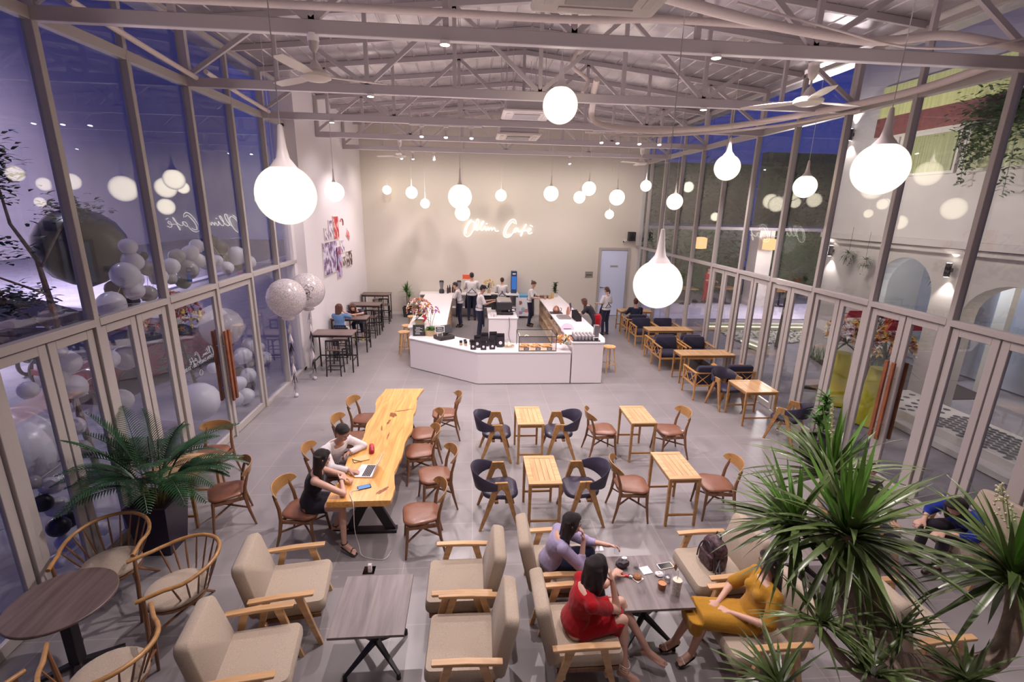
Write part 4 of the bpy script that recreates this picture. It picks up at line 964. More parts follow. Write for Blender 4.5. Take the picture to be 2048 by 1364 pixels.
jar = thing('coffee_jar', 'x', 'jar'); MB().lathe([(0, 0), (.035, 0), (.035, .07), (0, .07)], n=14).build('glass', mat('jar_brown', (.45, .28, .18), .2), jar); MB().cone((0, 0, .07), (0, 0, .12), .037, n=14).build('lid', m_black, jar)
for x, y, l in [(-.28, 11.42, 'leftmost'), (-.16, 11.36, 'right front'), (-.18, 11.52, 'right rear'), (-.04, 11.48, 'next to the bags')]: place(jar, USED, (x, y, CT), 0, label='small jar with black lid left of the coffee bags, '+l, group='small jars left of the coffee bags')
# POS terminal
t = thing('cash_terminal', 'black cash register terminal on the angled counter front', 'terminal', (-.72, 12.05, CT), D(35)); MB().box((0, 0, .05), (.42, .36, .09)).build('cash_drawer', m_black, t, bev=.008); MB().box((.10, .06, .22), (.30, .04, .22), rx=-.4).build('monitor', m_char, t, bev=.01); MB().bar((.1, .05, .09), (.1, .05, .18), .06, .05).build('stand', m_black, t)
t = thing('chalk_sign', 'small framed chalkboard card standing on the cash register', 'sign', (-.82, 11.95, CT+.10), D(8)); MB().box((0, 0, .17), (.24, .02, .16), rx=-.15).build('frame', m_white, t, bev=.003); MB().box((0, -.012, .17), (.20, .006, .12), rx=-.15).build('board', m_char, t)
for sx in (-.06, .06): MB().bar((sx, 0, .1), (sx, -.03, 0), .014, .014).build('peg', m_white, t)
text3d('MENU\nTODAY', .05, m_inkw, t, (0, -.018, .17), rot=(pi/2-.15, 0, 0), name='chalk_text', ext=.001)
t = thing('menu_board', 'black chalkboard with white scribbles at the left front corner of the counter', 'sign', (-1.38, 12.31, CT), D(3)); MB().box((0, 0, .15), (.30, .03, .29), rx=-.1).build('board', m_char, t, bev=.004)
mb = MB(); random.seed(4)
for k in range(7): z = .06+.028*k; mb.bar((-.1+random.uniform(0, .03), -.024+.1*(z-.15), z), (.02+random.uniform(0, .09), -.024+.1*(z-.15), z+random.uniform(-.01, .01)), .006, .006)
mb.build('chalk_writing', m_inkw, t)
for i, (x, y, rz) in enumerate([(-.72, 11.62, -.6), (-.50, 11.47, -.6), (-.27, 11.31, -.62), (-.93, 11.75, -.6)]):
    o = MB().box((x, y, CT+.002), (.22, .16, .003), rz=rz).build('menu_sheet', mat('paper', (.82, .8, .84), .6), smooth=0); tag(o, ('white menu sheet on the angled counter edge, %s from the left' % ('second', 'third', 'fourth', 'first')[i]), 'paper')
# right arm items
t = thing('glass_rack', 'clear drinking glasses upside down on a black tray', 'tray', (2.70, 11.18, RT)); MB().box((0, 0, .008), (.66, .60, .016)).build('tray', m_black, t, bev=.003)
gl = MB().lathe([(.034, .10), (.030, 0), (.001, .0), (.028, .006), (.032, .10)][::-1], n=10).build('drinking_glass', mat('glass_frost', (.70, .66, .70), .12, trans=.5)); gl['category'] = 'glass'
for i in range(6):
    for j in range(5): o = place(gl, USED, (2.46+.085*i, 11.00+.09*j, RT+.016), 0); o['label'] = 'clear drinking glass in rows on the black counter tray'; o['group'] = 'drinking glasses on the tray'
t = thing('water_tap', 'brushed metal water dispenser column at the right counter corner', 'tap', (2.98, 11.16, RT)); MB().box((0, 0, .17), (.12, .12, .34)).build('column', mat('brushed', (.35, .33, .35), .35, .8), t, bev=.006)
t = thing('price_tag', 'small black price tag in front of the metal column', 'card', (2.93, 10.93, RT)); MB().box((0, 0, .05), (.13, .02, .09), rx=-.15).build('frame', m_white, t, bev=.003); MB().box((0, -.012, .05), (.10, .004, .06), rx=-.15).build('face', m_char, t)
t = thing('card_stand', 'black rack of leaflets on the right counter', 'rack', (2.95, 13.0, RT), .1)
for k in range(5): MB().box((-.0, .1*k, .08+.012*k), (.16, .03, .16+.02*k), rx=-.2).build('leaflet_holder', m_black, t)
for i, (x, y, h, c) in enumerate([(2.78, 13.75, .26, 'brown'), (2.86, 13.95, .24, 'pink'), (2.90, 14.2, .22, 'white'), (2.98, 14.4, .26, 'dark')]):
    col = {'brown': (.4, .2, .12), 'pink': (.6, .35, .35), 'white': (.7, .68, .7), 'dark': (.08, .05, .08)}[c]
    o = MB().lathe([(0, 0), (.04, 0), (.045, h*.5), (.03, h*.8), (.015, h), (0, h)], n=12).build('product_bottle', mat('bottle_'+c, col, .3), loc=(x, y, RT)); tag(o, c+' product bottle on the right counter before the customer', 'bottle')
t = thing('serving_tray', 'grey serving tray lying on the right counter', 'tray', (2.62, 13.5, RT)); MB().prism(rsq(.36, .5, .05), .0, .03).build('tray', mat('tray_grey', (.22, .2, .22), .4), t, bev=.006); MB().prism(rsq(.30, .44, .04), .03, .033).build('liner', m_greywood, t)
t = thing('tea_pot', 'round brown glass pot on a dark trivet on the right counter', 'pot', (2.50, 14.1, RT)); MB().lathe([(0, .02), (.08, .02), (.11, .10), (.07, .19), (.03, .22), (0, .23)], n=20).build('body', mat('tea_brown', (.25, .10, .06), .15, coat=.5), t); MB().box((0, 0, .01), (.36, .28, .02)).build('trivet', m_char, t); MB().tube([(.1, 0, .16), (.16, 0, .14), (.15, 0, .07), (.1, 0, .06)], .01, 6).build('handle', m_black, t)
t = thing('lilac_board', 'round lilac notice board tilted at the inner counter corner', 'sign', (2.45, 12.05, RT)); MB().cone((0, 0, .01), (0, -.02, .03), .17, n=32).build('disc', mat('lilac_disc', (.45, .33, .42), .5), t); MB().box((0, -.02, .035), (.2, .03, .004)).build('text_bar', m_char, t)
def pot_plant(name, label, cat, loc, pw, ph, potm, pr=None):
    t = thing(name, label, cat, loc)
    pr = pr or [(pw*.42, 0), (pw*.5, ph), (pw*.44, ph), (pw*.40, ph*.85), (0, ph*.85)]
    MB().lathe(pr, n=24).build('pot', potm, t); return t
# cups / boxes of the right barista
for i, (x, y, s, c) in enumerate([(2.50, 16.35, .09, (.5, .3, .2)), (2.66, 16.4, .10, (.55, .38, .2)), (2.78, 16.55, .13, (.6, .42, .2))]):
    o = MB().lathe([(0, 0), (s*.42, 0), (s*.5, s*1.4), (s*.42, s*1.4), (0, s*.3)], n=14).build('paper_cup', mat('cup_brown_%d' % i, c, .5), loc=(x, y, RT)); tag(o, 'brown paper container on the far right counter, '+('left', 'middle', 'right, largest')[i], 'cup')
t = thing('wooden_crate', 'shallow dark crate of white cups in front of the right barista', 'crate', (2.52, 16.62, RT)); MB().box((0, 0, .04), (.34, .22, .08)).build('crate', m_darkbar, t)
# coffee table things --------------------------------------------------
CZ = .60
def mob(name, label, loc, rz, w_, l_, bodym, scr):
    t = thing(name, label, 'phone', loc, rz); MB().prism(rsq(w_, l_, .012, 3), 0, .009).build('body', bodym, t); MB().prism(rsq(w_-.012, l_-.02, .005, 2), .009, .0096).build('screen', scr, t, smooth=0); return t
m_scr = emit('screen_blue', (.25, .42, .85), .8)
mob('phone', 'black phone with a lit blue screen at the near end of the slab table', (-1.31, 5.33, .743), D(-68), .085, .16, m_black, m_scr)
mob('phone', 'white phone face up on the coffee table by the backpack', (1.94, 3.98, CZ), D(-80), .08, .16, m_white, mat('dark_screen', (.02, .02, .03), .1))
m_pap = mat('paper_white', (.80, .78, .80), .6)
def lump(name, label, cat, loc, r, m, sq=(1, 1, .6), seed=1, n=12):
    random.seed(seed); mb = MB().sph((0, 0, r*sq[2]), (r*sq[0], r*sq[1], r*sq[2]), n, 8); mb.v = [tuple(c+random.uniform(-.14, .14)*r for c in v[:2])+(max(0, v[2]+random.uniform(-.12, .12)*r),) for v in mb.v]
    o = mb.build(name, m, loc=loc, smooth=30); tag(o, label, cat); return o
lump('napkin', 'crumpled white tissue on the coffee table left of the water glass', 'napkin', (1.83, 3.86, CZ), .035, m_pap, (1.2, 1, .5), 2)
o = MB().box((0, 0, .004), (.10, .10, .006), rz=.2).build('napkin', m_pap, loc=(1.72, 3.93, CZ), smooth=0); tag(o, 'flat square white napkin on the coffee table', 'napkin')
lump('pouch', 'small dark pouch with white blossom print on the far edge of the coffee table', 'pouch', (1.50, 3.99, CZ), .055, mat('pouch_dark', (.05, .04, .05), .6), (1.3, .9, .8), 3)
lump('tissue', 'white crumpled tissue on top of the dark pouch', 'tissue', (1.52, 4.01, CZ+.075), .022, m_pap, (1.4, 1, .6), 8)
t = thing('red_clip', 'red handled folded tool on the coffee table', 'tool', (1.50, 3.86, CZ), D(-15)); MB().bar((-.09, 0, .012), (.02, 0, .012), .025, .02).build('handle', mat('red_plastic', (.62, .03, .03), .35), t, bev=.004); MB().sph((.045, 0, .015), (.03, .025, .014)).build('metal_head', m_chrome, t)
t = thing('cake_plate', 'small brown cake on a white paper square on the coffee table', 'cake', (1.60, 3.83, CZ)); MB().box((0, 0, .003), (.09, .09, .004), rz=.6).build('paper', m_pap, t); MB().lathe([(0, .005), (.04, .005), (.042, .03), (.03, .042), (.012, .04), (0, .03)], n=18).build('cake', mat('brown_cake', (.30, .13, .05), .6, var=.3), t)
def tumbler(x, y, z, r, h, label, m=None, fill=None, fm=None):
    t = thing('glass_cup', label, 'glass', (x, y, z)); MB().lathe([(0, 0), (r*.8, 0), (r, h), (r*.94, h), (r*.74, .006), (0, .006)], n=22).build('glass', m or m_clear, t)
    if fill: MB().lathe([(0, .007), (r*.74, .007), (r*(.74+.2*fill), h*fill), (0, h*fill+.002)], n=20).build('drink', fm, t)
    return t
m_capp = mat('cappuccino', (.50, .22, .08), .4); m_cream = mat('milk_foam', (.72, .66, .52), .5); m_cupbr = mat('cup_copper', (.35, .12, .05), .35)
tumbler(1.79, 3.69, CZ, .042, .07, 'copper brown cup of cappuccino on the coffee table', m_cupbr, .9, m_capp)
tumbler(1.88, 3.78, CZ, .038, .12, 'clear water glass right of the cappuccino', None, .5, mat('water', (.6, .6, .62), .1, trans=.8))
t = tumbler(1.90, 3.62, CZ, .045, .16, 'tall patterned cup of iced blended drink with a straw', mat('cup_print', (.55, .53, .50), .4, var=.35, vscale=60), .98, m_cream); MB().cone((0, 0, .1), (.01, .03, .24), .005, n=8).build('straw', m_white, t)
tumbler(1.58, 3.66, CZ, .045, .05, 'empty low clear glass bowl near the table front edge'); tumbler(1.64, 3.97, CZ, .035, .08, 'empty clear glass behind the small cake')
# things on slab table
t = thing('laptop', 'open silver laptop with lit screen on the slab table', 'laptop', (-1.36, 5.70, .743), D(-95)); m_alu = mat('aluminium', (.72, .66, .68), .3, .6)
MB().prism(rsq(.31, .22, .015, 3), 0, .014).build('base', m_alu, t, bev=.002); kb = MB()
for r_ in range(5):
    for c in range(12): kb.box((-.125+.0228*c, .075-.021*r_, .0155), (.019, .017, .003))
kb.build('keyboard', m_black, t, smooth=0);
tp = MB().box((0, -.07, .0145), (.10, .06, .001)).build('trackpad', mat('trackpad', (.6, .55, .57), .3, .4), t, smooth=0)
MB().box((0, .155, .105), (.31, .007, .21), rx=D(-22)).build('lid', m_alu, t, bev=.002); MB().box((0, .1505, .107), (.285, .003, .185), rx=D(-22)).build('screen', emit('laptop_screen', (.35, .45, .85), 1.0), t, smooth=0)
o = MB().box((0, 0, .008), (.14, .20, .012), rz=0).build('notebook', mat('kraft', (.62, .42, .18), .6), loc=(-1.50, 6.02, .743)); o.rotation_euler.z = D(-65); tag(o, 'kraft paper notebook on the slab table between the man and the red case', 'notebook')
pn = MB().cone((-1.60, 5.98, .762), (-1.46, 5.92, .762), .004, n=6).build('pen', m_black); tag(pn, 'thin black pen on the kraft notebook', 'pen')
t = thing('glasses_case', 'red glasses case on the slab table beside the notebook', 'case', (-1.40, 6.26, .743), D(12)); MB().tube([(0, -.11, .03), (0, -.10, .03), (0, .09, .03), (0, .11, .03)], [.024, .036, .036, .026], 12).build('body', mat('red_case', (.50, .035, .045), .4), t, smooth=60); MB().tube([(0, -.115, .034), (0, -.09, .036), (0, -.02, .037)], [.02, .036, .039], 12).build('flap', mat('dark_red', (.32, .02, .03), .35), t, smooth=60)
cb = MB().tube(smoothpts([(-1.36, 5.27, .75), (-1.45, 5.22, .75), (-1.40, 5.08, .75), (-1.36, 4.99, .72), (-1.37, 5.00, .4), (-1.36, 5.1, .1), (-1.30, 5.02, .01), (-1.05, 4.95, .01), (-.98, 5.1, .01)], 6), .004, 6).build('charging_cable', m_white); tag(cb, 'white phone charging cable falling off the slab table end', 'cable')
t = thing('floor_socket', 'square metal floor socket with a white plug in front of the slab table', 'socket', (-1.18, 4.78, 0)); MB().box((0, 0, .004), (.13, .13, .008)).build('cover_plate', m_chrome, t); MB().box((0, .04, .03), (.04, .04, .05)).build('plug', m_white, t)
t = thing('floor_socket', 'square metal floor socket plate behind the coffee table with cups', 'socket', (1.55, 5.03, 0)); MB().box((0, 0, .004), (.13, .13, .008)).build('cover_plate', m_chrome, t)
# backpack
t = thing('backpack', 'dark patterned backpack leaning on a beige lounge chair', 'backpack', (2.55, 4.16, .455), D(100)); m_bp = mat('backpack_print', (.07, .035, .045), .55, var=.9, vscale=26)
mb = MB(); R_ = []
for z, w_, d_ in ((0, .24, .13), (.03, .28, .17), (.14, .29, .18), (.24, .27, .16), (.30, .20, .11), (.33, .08, .05)): R_.append([(x, y+.02*z, z) for x, y in rsq(w_, d_, min(w_, d_)*.42, 4)])
mb.loft(R_); mb.build('body', m_bp, t, smooth=60, fixn=True); mb = MB(); mb.tube([(.14*cos(a), .09+.01, .02+.27*sin(a)) for a in [pi*k/12 for k in range(13)]], .008, 6); mb.build('zip', m_black, t)
MB().prism(rsq(.20, .05, .02), .03, .16).build('front_pocket', m_bp, t).location = (0, .10, 0); MB().tube([(-.14, .05, .12), (-.24, .10, .06), (-.27, .16, .04), (-.22, .15, .10), (-.14, .05, .16)], .01, 6, flat=.5).build('strap', m_black, t); MB().tube([(-.04, -.02, .32), (-.03, -.02, .37), (.03, -.02, .37), (.04, -.02, .32)], .008, 6).build('grab_handle', m_black, t)
# ============================================================ PLANTS
def rosette(mb, c, n, L, W, up=(0, 0, 1), el0=-50, el1=85, droop=.6, seed=1, seg=5, az=(0, 360), fold=.25):
    random.seed(seed); R = Vector((0, 0, 1)).rotation_difference(Vector(up)).to_matrix()
    for i in range(n):
        u = i/n; el = D(el0+(el1-el0)*(1-u)**.8+random.uniform(-8, 8)); a = D(random.uniform(*az))
        d = R @ Vector((cos(el)*cos(a), cos(el)*sin(a), sin(el)))
        mb.leaf(Vector(c)+Vector((random.uniform(-1, 1), random.uniform(-1, 1), random.uniform(-1, 1)))*.015, d, L*random.uniform(.75, 1.1), W*random.uniform(.8, 1.15), droop*random.uniform(.5, 1.3), seg, fold)
    return mb
m_sword = mat('sword_leaf', (.10, .15, .045), .30, var=.55, vscale=5); m_sword2 = mat('sword_leaf_young', (.13, .29, .045), .36, var=.3, vscale=6)
t = thing('dracaena_tree', 'large many-headed plant with long sword leaves filling the lower right foreground', 'plant', (0, 0, 0))
def trunk(pts, rad, name='trunk'): return MB().tube(smoothpts(pts, 5), [rad[0]+(rad[1]-rad[0])*i/(5*(len(pts)-1)) for i in range(5*(len(pts)-1)+1)], 12).build(name, m_bark, t, smooth=60)
trunk([(1.63, 1.69, 2.72), (1.62, 1.66, 2.60), (1.59, 1.57, 2.49), (1.58, 1.44, 2.39), (1.55, 1.26, 2.36), (1.46, 1.0, 2.5), (1.45, .95, 2.46)], (.052, .068))
trunk([(1.84, 2.08, 2.78), (1.80, 1.85, 2.66), (1.72, 1.62, 2.50), (1.66, 1.42, 2.37), (1.58, 1.24, 2.34), (1.5, 1.0, 2.5), (1.5, .95, 2.46)], (.045, .062))
trunk([(2.12, 1.43, 2.72), (2.11, 1.38, 2.56), (2.0, 1.32, 2.43), (1.82, 1.32, 2.39), (1.64, 1.32, 2.42)], (.030, .045), 'branch')
trunk([(1.51, 1.83, 2.68), (1.56, 1.76, 2.62), (1.61, 1.66, 2.58)], (.02, .024), 'branch'); trunk([(1.14, 1.31, 2.34), (1.25, 1.2, 2.3), (1.4, 1.08, 2.34)], (.018, .024), 'branch'); trunk([(1.36, 1.44, 2.48), (1.45, 1.36, 2.38), (1.54, 1.27, 2.37)], (.018, .022), 'branch')
for i, (c, n, L, W, e0, up, sd) in enumerate([((1.64, 1.70, 2.70), 92, .50, .034, -42, (.05, .1, 1), 11), ((1.50, 1.84, 2.65), 56, .42, .03, -40, (-.35, .2, .9), 12), ((1.85, 2.10, 2.74), 60, .44, .034, -10, (.1, .15, 1), 13), ((2.13, 1.44, 2.70), 80, .44, .032, -42, (.05, .1, 1), 14),
                                        ((1.37, 1.45, 2.50), 40, .25, .016, -30, (-.2, .2, 1), 15), ((1.68, 1.42, 2.48), 32, .20, .014, -10, (.1, 0, 1), 16), ((1.14, 1.31, 2.36), 45, .25, .018, -20, (-.2, .1, 1), 17), ((1.46, 1.28, 2.44), 34, .24, .018, -30, (0, .1, 1), 18), ((1.80, 1.24, 2.42), 30, .22, .018, -20, (.1, 0, 1), 19)]):
    rosette(MB(), c, n, L, W, up, e0, 62, .75, sd, 6).build('leaf_rosette', m_sword, t, smooth=60)
    if i < 4: rosette(MB(), c, 16, L*.85, W*1.05, up, 50, 88, .15, sd+50, 5).build('young_leaves', m_sword2, t, smooth=60)
m_flow = mat('cream_blossom', (.62, .60, .38), .6)
for nm, base, top in (('a', (1.85, 2.12, 2.85), (1.85, 2.19, 3.12)), ('b', (2.14, 1.48, 2.80), (2.13, 1.58, 3.02))):
    mb = MB(); random.seed(9); B, T = Vector(base), Vector(top); mb.tube([B, T], [.006, .003], 6)
    for k in range(70 if nm == 'b' else 40):
        u = random.uniform(.35, 1); w_ = (.055 if nm == 'b' else .016)*(1.15-u); a = random.uniform(0, 6.28); mb.sph(B+(T-B)*u+V(w_*cos(a), w_*sin(a), random.uniform(-.01, .01)), .0055, 5, 3)
    mb.build('flower_spike', m_flow, t, smooth=0)
mz = MB().box((1.055, -.75, 2.34), (10.6, 3.4, .2)).build('trim_30', m_white, smooth=0); mz['kind'] = 'structure'
pb = thing('planter_box', 'planter trough on the mezzanine edge holding the large plant, below the frame', 'planter', (1.5, .7, 2.44)); MB().box((0, .12, .0), (1.2, .40, .02)).box((0, .31, .06), (1.2, .02, .12)).box((0, -.07, .06), (1.2, .02, .12)).box((.59, .12, .06), (.02, .40, .12)).box((-.59, .12, .06), (.02, .40, .12)).build('trough', m_char, pb)
# areca palm
t = thing('potted_palm', 'feathery green palm in a tall black square planter by the left glass wall', 'plant', (-3.72, 5.33, 0))
mb = MB(); h = .66
mb.loft([[(x*.17, y*.17, 0) for x, y in ((-1, -1), (1, -1), (1, 1), (-1, 1))], [(x*.235, y*.235, h) for x, y in ((-1, -1), (1, -1), (1, 1), (-1, 1))], [(x*.205, y*.205, h) for x, y in ((-1, -1), (1, -1), (1, 1), (-1, 1))], [(x*.19, y*.19, h-.1) for x, y in ((-1, -1), (1, -1), (1, 1), (-1, 1))]])
mb.build('pot', mat('pot_violet_black', (.022, .014, .032), .3), t); MB().box((0, 0, h-.07), (.38, .38, .03)).build('soil', m_soil, t)
def frond(mb, base, az, el, L, droop, wleaf=.2, n=30, lw=.019):
    p = Vector(base); d = Vector((cos(el)*cos(az), cos(el)*sin(az), sin(el))); st = []
    for i in range(n+1):
        st.append((p.copy(), d.copy())); p = p+d*(L/n); d = (d+V(0, 0, -1)*droop/n).normalized()
    mb.tube([s[0] for s in st[::3]], .004, 5)
    for i in range(5, n+1):
        u = i/n; p, d = st[i]; side = d.cross(V(0, 0, 1)).normalized() if abs(d.z) < .99 else V(1, 0, 0); ll = wleaf*sin(pi*min(1, u*.85+.12))**.7*(1.05-.35*u)
        for s in (-1, 1): mb.leaf(p, (side*s+d*.75+V(0, 0, .25)).normalized(), ll, lw, .7, 3, .2)
random.seed(21)
canes = []
for k in range(11):
    a = 2*pi*k/11+random.uniform(-.2, .2); r_ = random.uniform(.02, .10); b = V(r_*cos(a), r_*sin(a), h-.08); tp = b+V(cos(a)*random.uniform(.02, .12), sin(a)*random.uniform(.02, .12), random.uniform(.22, .4))
    MB().tube([b, (b+tp)/2+V(0, 0, .01), tp], [.014, .012, .009], 8).build('cane', mat('cane', (.22, .20, .07), .5, var=.3, vscale=30), t); canes.append((tp, a))
mb = MB()
for k in range(44):
    tp, a = canes[k % 11]; frond(mb, tp, a+random.uniform(-.7, .7), D(random.uniform(28, 85)), random.uniform(.65, .98), random.uniform(.9, 1.9), .24)
mb.build('fronds', mat('palm_leaf', (.014, .055, .018), .4, var=.4, vscale=6), t, smooth=60)
# small dracaena by back wall
def sqpot(t, w, h, m): 
    MB().loft([[(x*w*.42, y*w*.42, 0) for x, y in ((-1, -1), (1, -1), (1, 1), (-1, 1))], [(x*w*.5, y*w*.5, h) for x, y in ((-1, -1), (1, -1), (1, 1), (-1, 1))], [(x*w*.44, y*w*.44, h) for x, y in ((-1, -1), (1, -1), (1, 1), (-1, 1))], [(x*w*.42, y*w*.42, h-.05) for x, y in ((-1, -1), (1, -1), (1, 1), (-1, 1))]]).build('pot', m, t)
t = thing('potted_dracaena', 'green dracaena in a black pot against the back wall left of the counter', 'plant', (-2.42, 18.2, 0)); sqpot(t, .36, .38, m_char)
for dx, zz in ((-.03, .95), (.05, .75)): MB().tube([(dx*.5, 0, .33), (dx, 0, zz)], [.025, .022], 8).build('trunk', m_bark, t)
mb = rosette(MB(), (-.03, 0, .95), 46, .42, .045, el0=-20, el1=85, seed=31, droop=.7); rosette(mb, (.05, 0, .75), 26, .30, .04, el0=0, el1=80, seed=32); mb.build('foliage', m_leaf, t, smooth=60)
t = thing('potted_dracaena', 'bushy green plant in a dark pot by the right glass doors', 'plant', (6.0, 7.25, 0)); sqpot(t, .42, .32, m_char)
MB().tube([(0, 0, .26), (.01, 0, .60), (0, 0, .95)], [.018, .015, .012], 8).build('trunk', m_bark, t); mb = MB()
for k in range(9): rosette(mb, (random.uniform(-.04, .04), random.uniform(-.04, .04), .45+.075*k), 13, .24, .055, el0=-10, el1=60, seed=40+k, droop=.9)
mb.build('foliage', m_leaf, t, smooth=60)
t = thing('fiddle_fig', 'small round-leaved green plant at the far end of the right counter', 'plant', (2.92, 16.85, RT)); MB().lathe([(0, 0), (.09, 0), (.11, .14), (.09, .14), (0, .1)], n=18).build('pot', m_white, t); MB().tube([(0, 0, .1), (0, 0, .5)], .012, 6).build('stem', m_bark, t); mb = MB(); random.seed(6)
for k in range(26): a = random.uniform(0, 6.3); mb.leaf((0, 0, .14+.36*k/26), (cos(a), sin(a), .5), .17, .13, .6, 4, .1)
mb.build('foliage', m_leafd, t, smooth=60)
# bouquets
def flowers(mb_by, c, r, n, seed, cols, fr=.03):
    random.seed(seed)
    for k in range(n):
        a = random.uniform(0, 2*pi); el = math.acos(random.uniform(-.15, 1)); d = V(sin(el)*cos(a), sin(el)*sin(a), cos(el)); p = Vector(c)+Vector((d.x*r[0], d.y*r[1], d.z*r[2]))
        mb = mb_by[random.choice(cols)]; q = fr*random.uniform(.7, 1.3)
        x, y, z = frame(d); 
        for j in range(5):
            b = 2*pi*j/5; dd = (d*.5+y*cos(b)+z*sin(b)).normalized(); mb.leaf(p, dd, q*1.3, q*1.0, .2, 2, .2)
        mb.sph(p+d*q*.15, q*.3, 5, 3)
fc = {'yellow': mat('petal_yellow', (.75, .55, .12), .5), 'white': mat('petal_white', (.80, .74, .62), .5), 'pink': mat('petal_pink', (.60, .22, .36), .5), 'violet': mat('petal_violet', (.36, .12, .42), .5), 'red': mat('petal_red', (.55, .04, .06), .5), 'orange': mat('petal_orange', (.70, .28, .05), .5), 'maroon': mat('petal_maroon', (.18, .02, .05), .5)}
def bouquet(t, c, r, n, seed, cols, fr=.03, leaves=40, ll=.12):
    mbs = {k: MB() for k in cols}; flowers(mbs, c, r, n, seed, cols, fr)
    for k in cols:
        if mbs[k].v: mbs[k].build('%s_flowers' % k, fc[k], t, smooth=0)
    mb = MB(); random.seed(seed+1)
    for k in range(leaves):
        a = random.uniform(0, 6.3); e = random.uniform(-.4, 1.3); mb.leaf(Vector(c)+V(0, 0, -r[2]*.4), (cos(a)*cos(e), sin(a)*cos(e), sin(e)), ll*random.uniform(.8, 1.5)+max(r)*.6, .035, .5, 3)
    mb.build('leaves', m_leafd, t, smooth=60)
t = thing('flower_arrangement', 'big mixed bouquet of lilies and orchids at the left front of the counter', 'flowers', (-1.38, 12.62, RT)); MB().box((0, 0, .06), (.22, .18, .12)).build('box_vase', mat('kraft_box', (.5, .42, .25), .6), t)
bouquet(t, (0, 0, .34), (.33, .22, .34), 130, 51, ['yellow', 'white', 'pink', 'orange', 'maroon'], .045); MB().tube([(.12, -.12, .1), (.17, -.16, .2), (.1, -.17, .28)], .05, 8, flat=.3).build('red_bow', mat('bow_red', (.65, .05, .08), .4), t)
mb = MB(); random.seed(7)
for k in range(4):
    mb.tube([(-.14, .1, .2), (-.16+.03*k, .1, .5), (-.10+.06*k, .06, .66)], .005, 5)
mb.build('orchid_stems', m_leafd, t)
t = thing('orchid_basket', 'white and violet orchids with leaves in a wicker basket on the counter', 'flowers', (-1.08, 12.42, CT)); MB().lathe([(0, 0), (.15, 0), (.19, .15), (.17, .15), (0, .12)], n=24).build('basket', mat('wicker', (.62, .47, .28), .7, bump=.8, bscale=70), t)
bouquet(t, (.02, 0, .62), (.20, .1, .14), 34, 52, ['violet', 'white', 'pink'], .035, 0); mb = MB()
for k in range(3): mb.tube([(0, 0, .1), (-.06+.06*k, .0, .4), (-.1+.12*k, 0, .66)], .005, 5)
mb.build('orchid_stems', m_leaf, t); mb = MB(); random.seed(8)
for k in range(46): a = random.uniform(0, 6.3); mb.leaf((random.uniform(-.1, .1), random.uniform(-.1, .1), .12), (cos(a), sin(a), random.uniform(.4, 1.4)), .2, .055, 1.2, 4)
mb.build('leaves', m_leaf, t, smooth=60)
t = thing('flower_vase', 'small colourful bouquet beside the pastry display at the counter step', 'flowers', (2.18, 11.02, CT)); MB().lathe([(0, 0), (.05, 0), (.07, .10), (.06, .10), (0, .02)], n=16).build('vase', m_clear, t); bouquet(t, (0, 0, .21), (.20, .15, .15), 70, 53, ['yellow', 'pink', 'white', 'orange'], .036, 24, .06)
t = thing('flower_vase', 'dried pale bouquet on the back counter between two baristas', 'flowers', (.62, 18.2, .91)); MB().cone((0, 0, 0), (0, 0, .15), .06).build('vase', m_shelf, t); bouquet(t, (0, 0, .32), (.2, .14, .2), 50, 54, ['white', 'yellow', 'orange'], .04, 20)

# ============================================================ OUTSIDE
m_pave = mat('paving_grey', (.30, .27, .30), .7, var=.12, vscale=3); m_street = mat('asphalt', (.20, .18, .22), .75, var=.15, vscale=2, bump=.2, bscale=50)
o = MB().box((-9.9, 10, -.36), (11.2, 60, .1)).build('pavement', m_pave, smooth=0); tag(o, 'grey pavement outside the left glass wall', 'pavement', kind='structure')
o = MB().box((-35, 18, -.42), (39, 90, .1)).build('street', m_street, smooth=0); tag(o, 'dim violet street beyond the left pavement', 'street', kind='structure')
o = MB().box((-15.4, 14, -.30), (.5, 60, .2)).build('kerb', mat('kerb', (.55, .52, .58), .7), smooth=0); tag(o, 'pale kerb line along the street', 'kerb', kind='structure')
nb = thing('building', 'plain violet-grey building wall across the street on the left', 'building', (-34, 20, -.4)); MB().box((0, 0, 14), (1, 110, 29)).build('wall', mat('far_render', (.58, .50, .53), .85, var=.08, vscale=.3), nb, smooth=0)
for x, y, p_ in ((-18, 24, 15000), (-14, 12, 6000)): lamp('SPOT', 'street_light', (x, y, 9), p_, (.86, .76, 1), .3, V_((-.75, 0, -.66)), radians(150), .5)
lamp('SPOT', 'street_light', (-22, 17, 9), 3800, (.86, .78, 1), .3, V_((.1, 0, -1)), radians(140), .6); lamp('SPOT', 'street_light', (-7.5, 8, 7.5), 420, (.9, .82, 1), .2, V_((-.3, 0, -1)), radians(110), .6)
m_bw = mat('balloon_white', (.72, .68, .74), .28, coat=.3); m_bd = mat('balloon_black', (.022, .018, .026), .3, coat=.2); m_bg = mat('balloon_grey', (.36, .32, .33), .25, coat=.4)
bproto = thing('balloon', 'x', 'balloon'); MB().lathe([(.0, -1.08), (.07, -1.05), (.03, -1.0), (.35, -.86), (.68, -.60), (.90, -.28), (1.0, .08), (.95, .42), (.78, .72), (.50, .92), (.22, 1.0), (0, 1.02)], n=22).build('skin', m_bw, bproto, smooth=70)
BP = {}
for c, m, nm in (('w', m_bw, 'white'), ('d', m_bd, 'black'), ('g', m_bg, 'grey')):
    if c == 'w': o = [k for k in bproto.children][0]; me = o.data; bpy.data.objects.remove(o); bpy.data.objects.remove(bproto)
    me2 = me.copy(); me2.materials.clear(); me2.materials.append(m); o = bpy.data.objects.new('balloon', me2); COL.objects.link(o); tag(o, 'x', 'balloon'); BP[c] = [o, 0, nm]
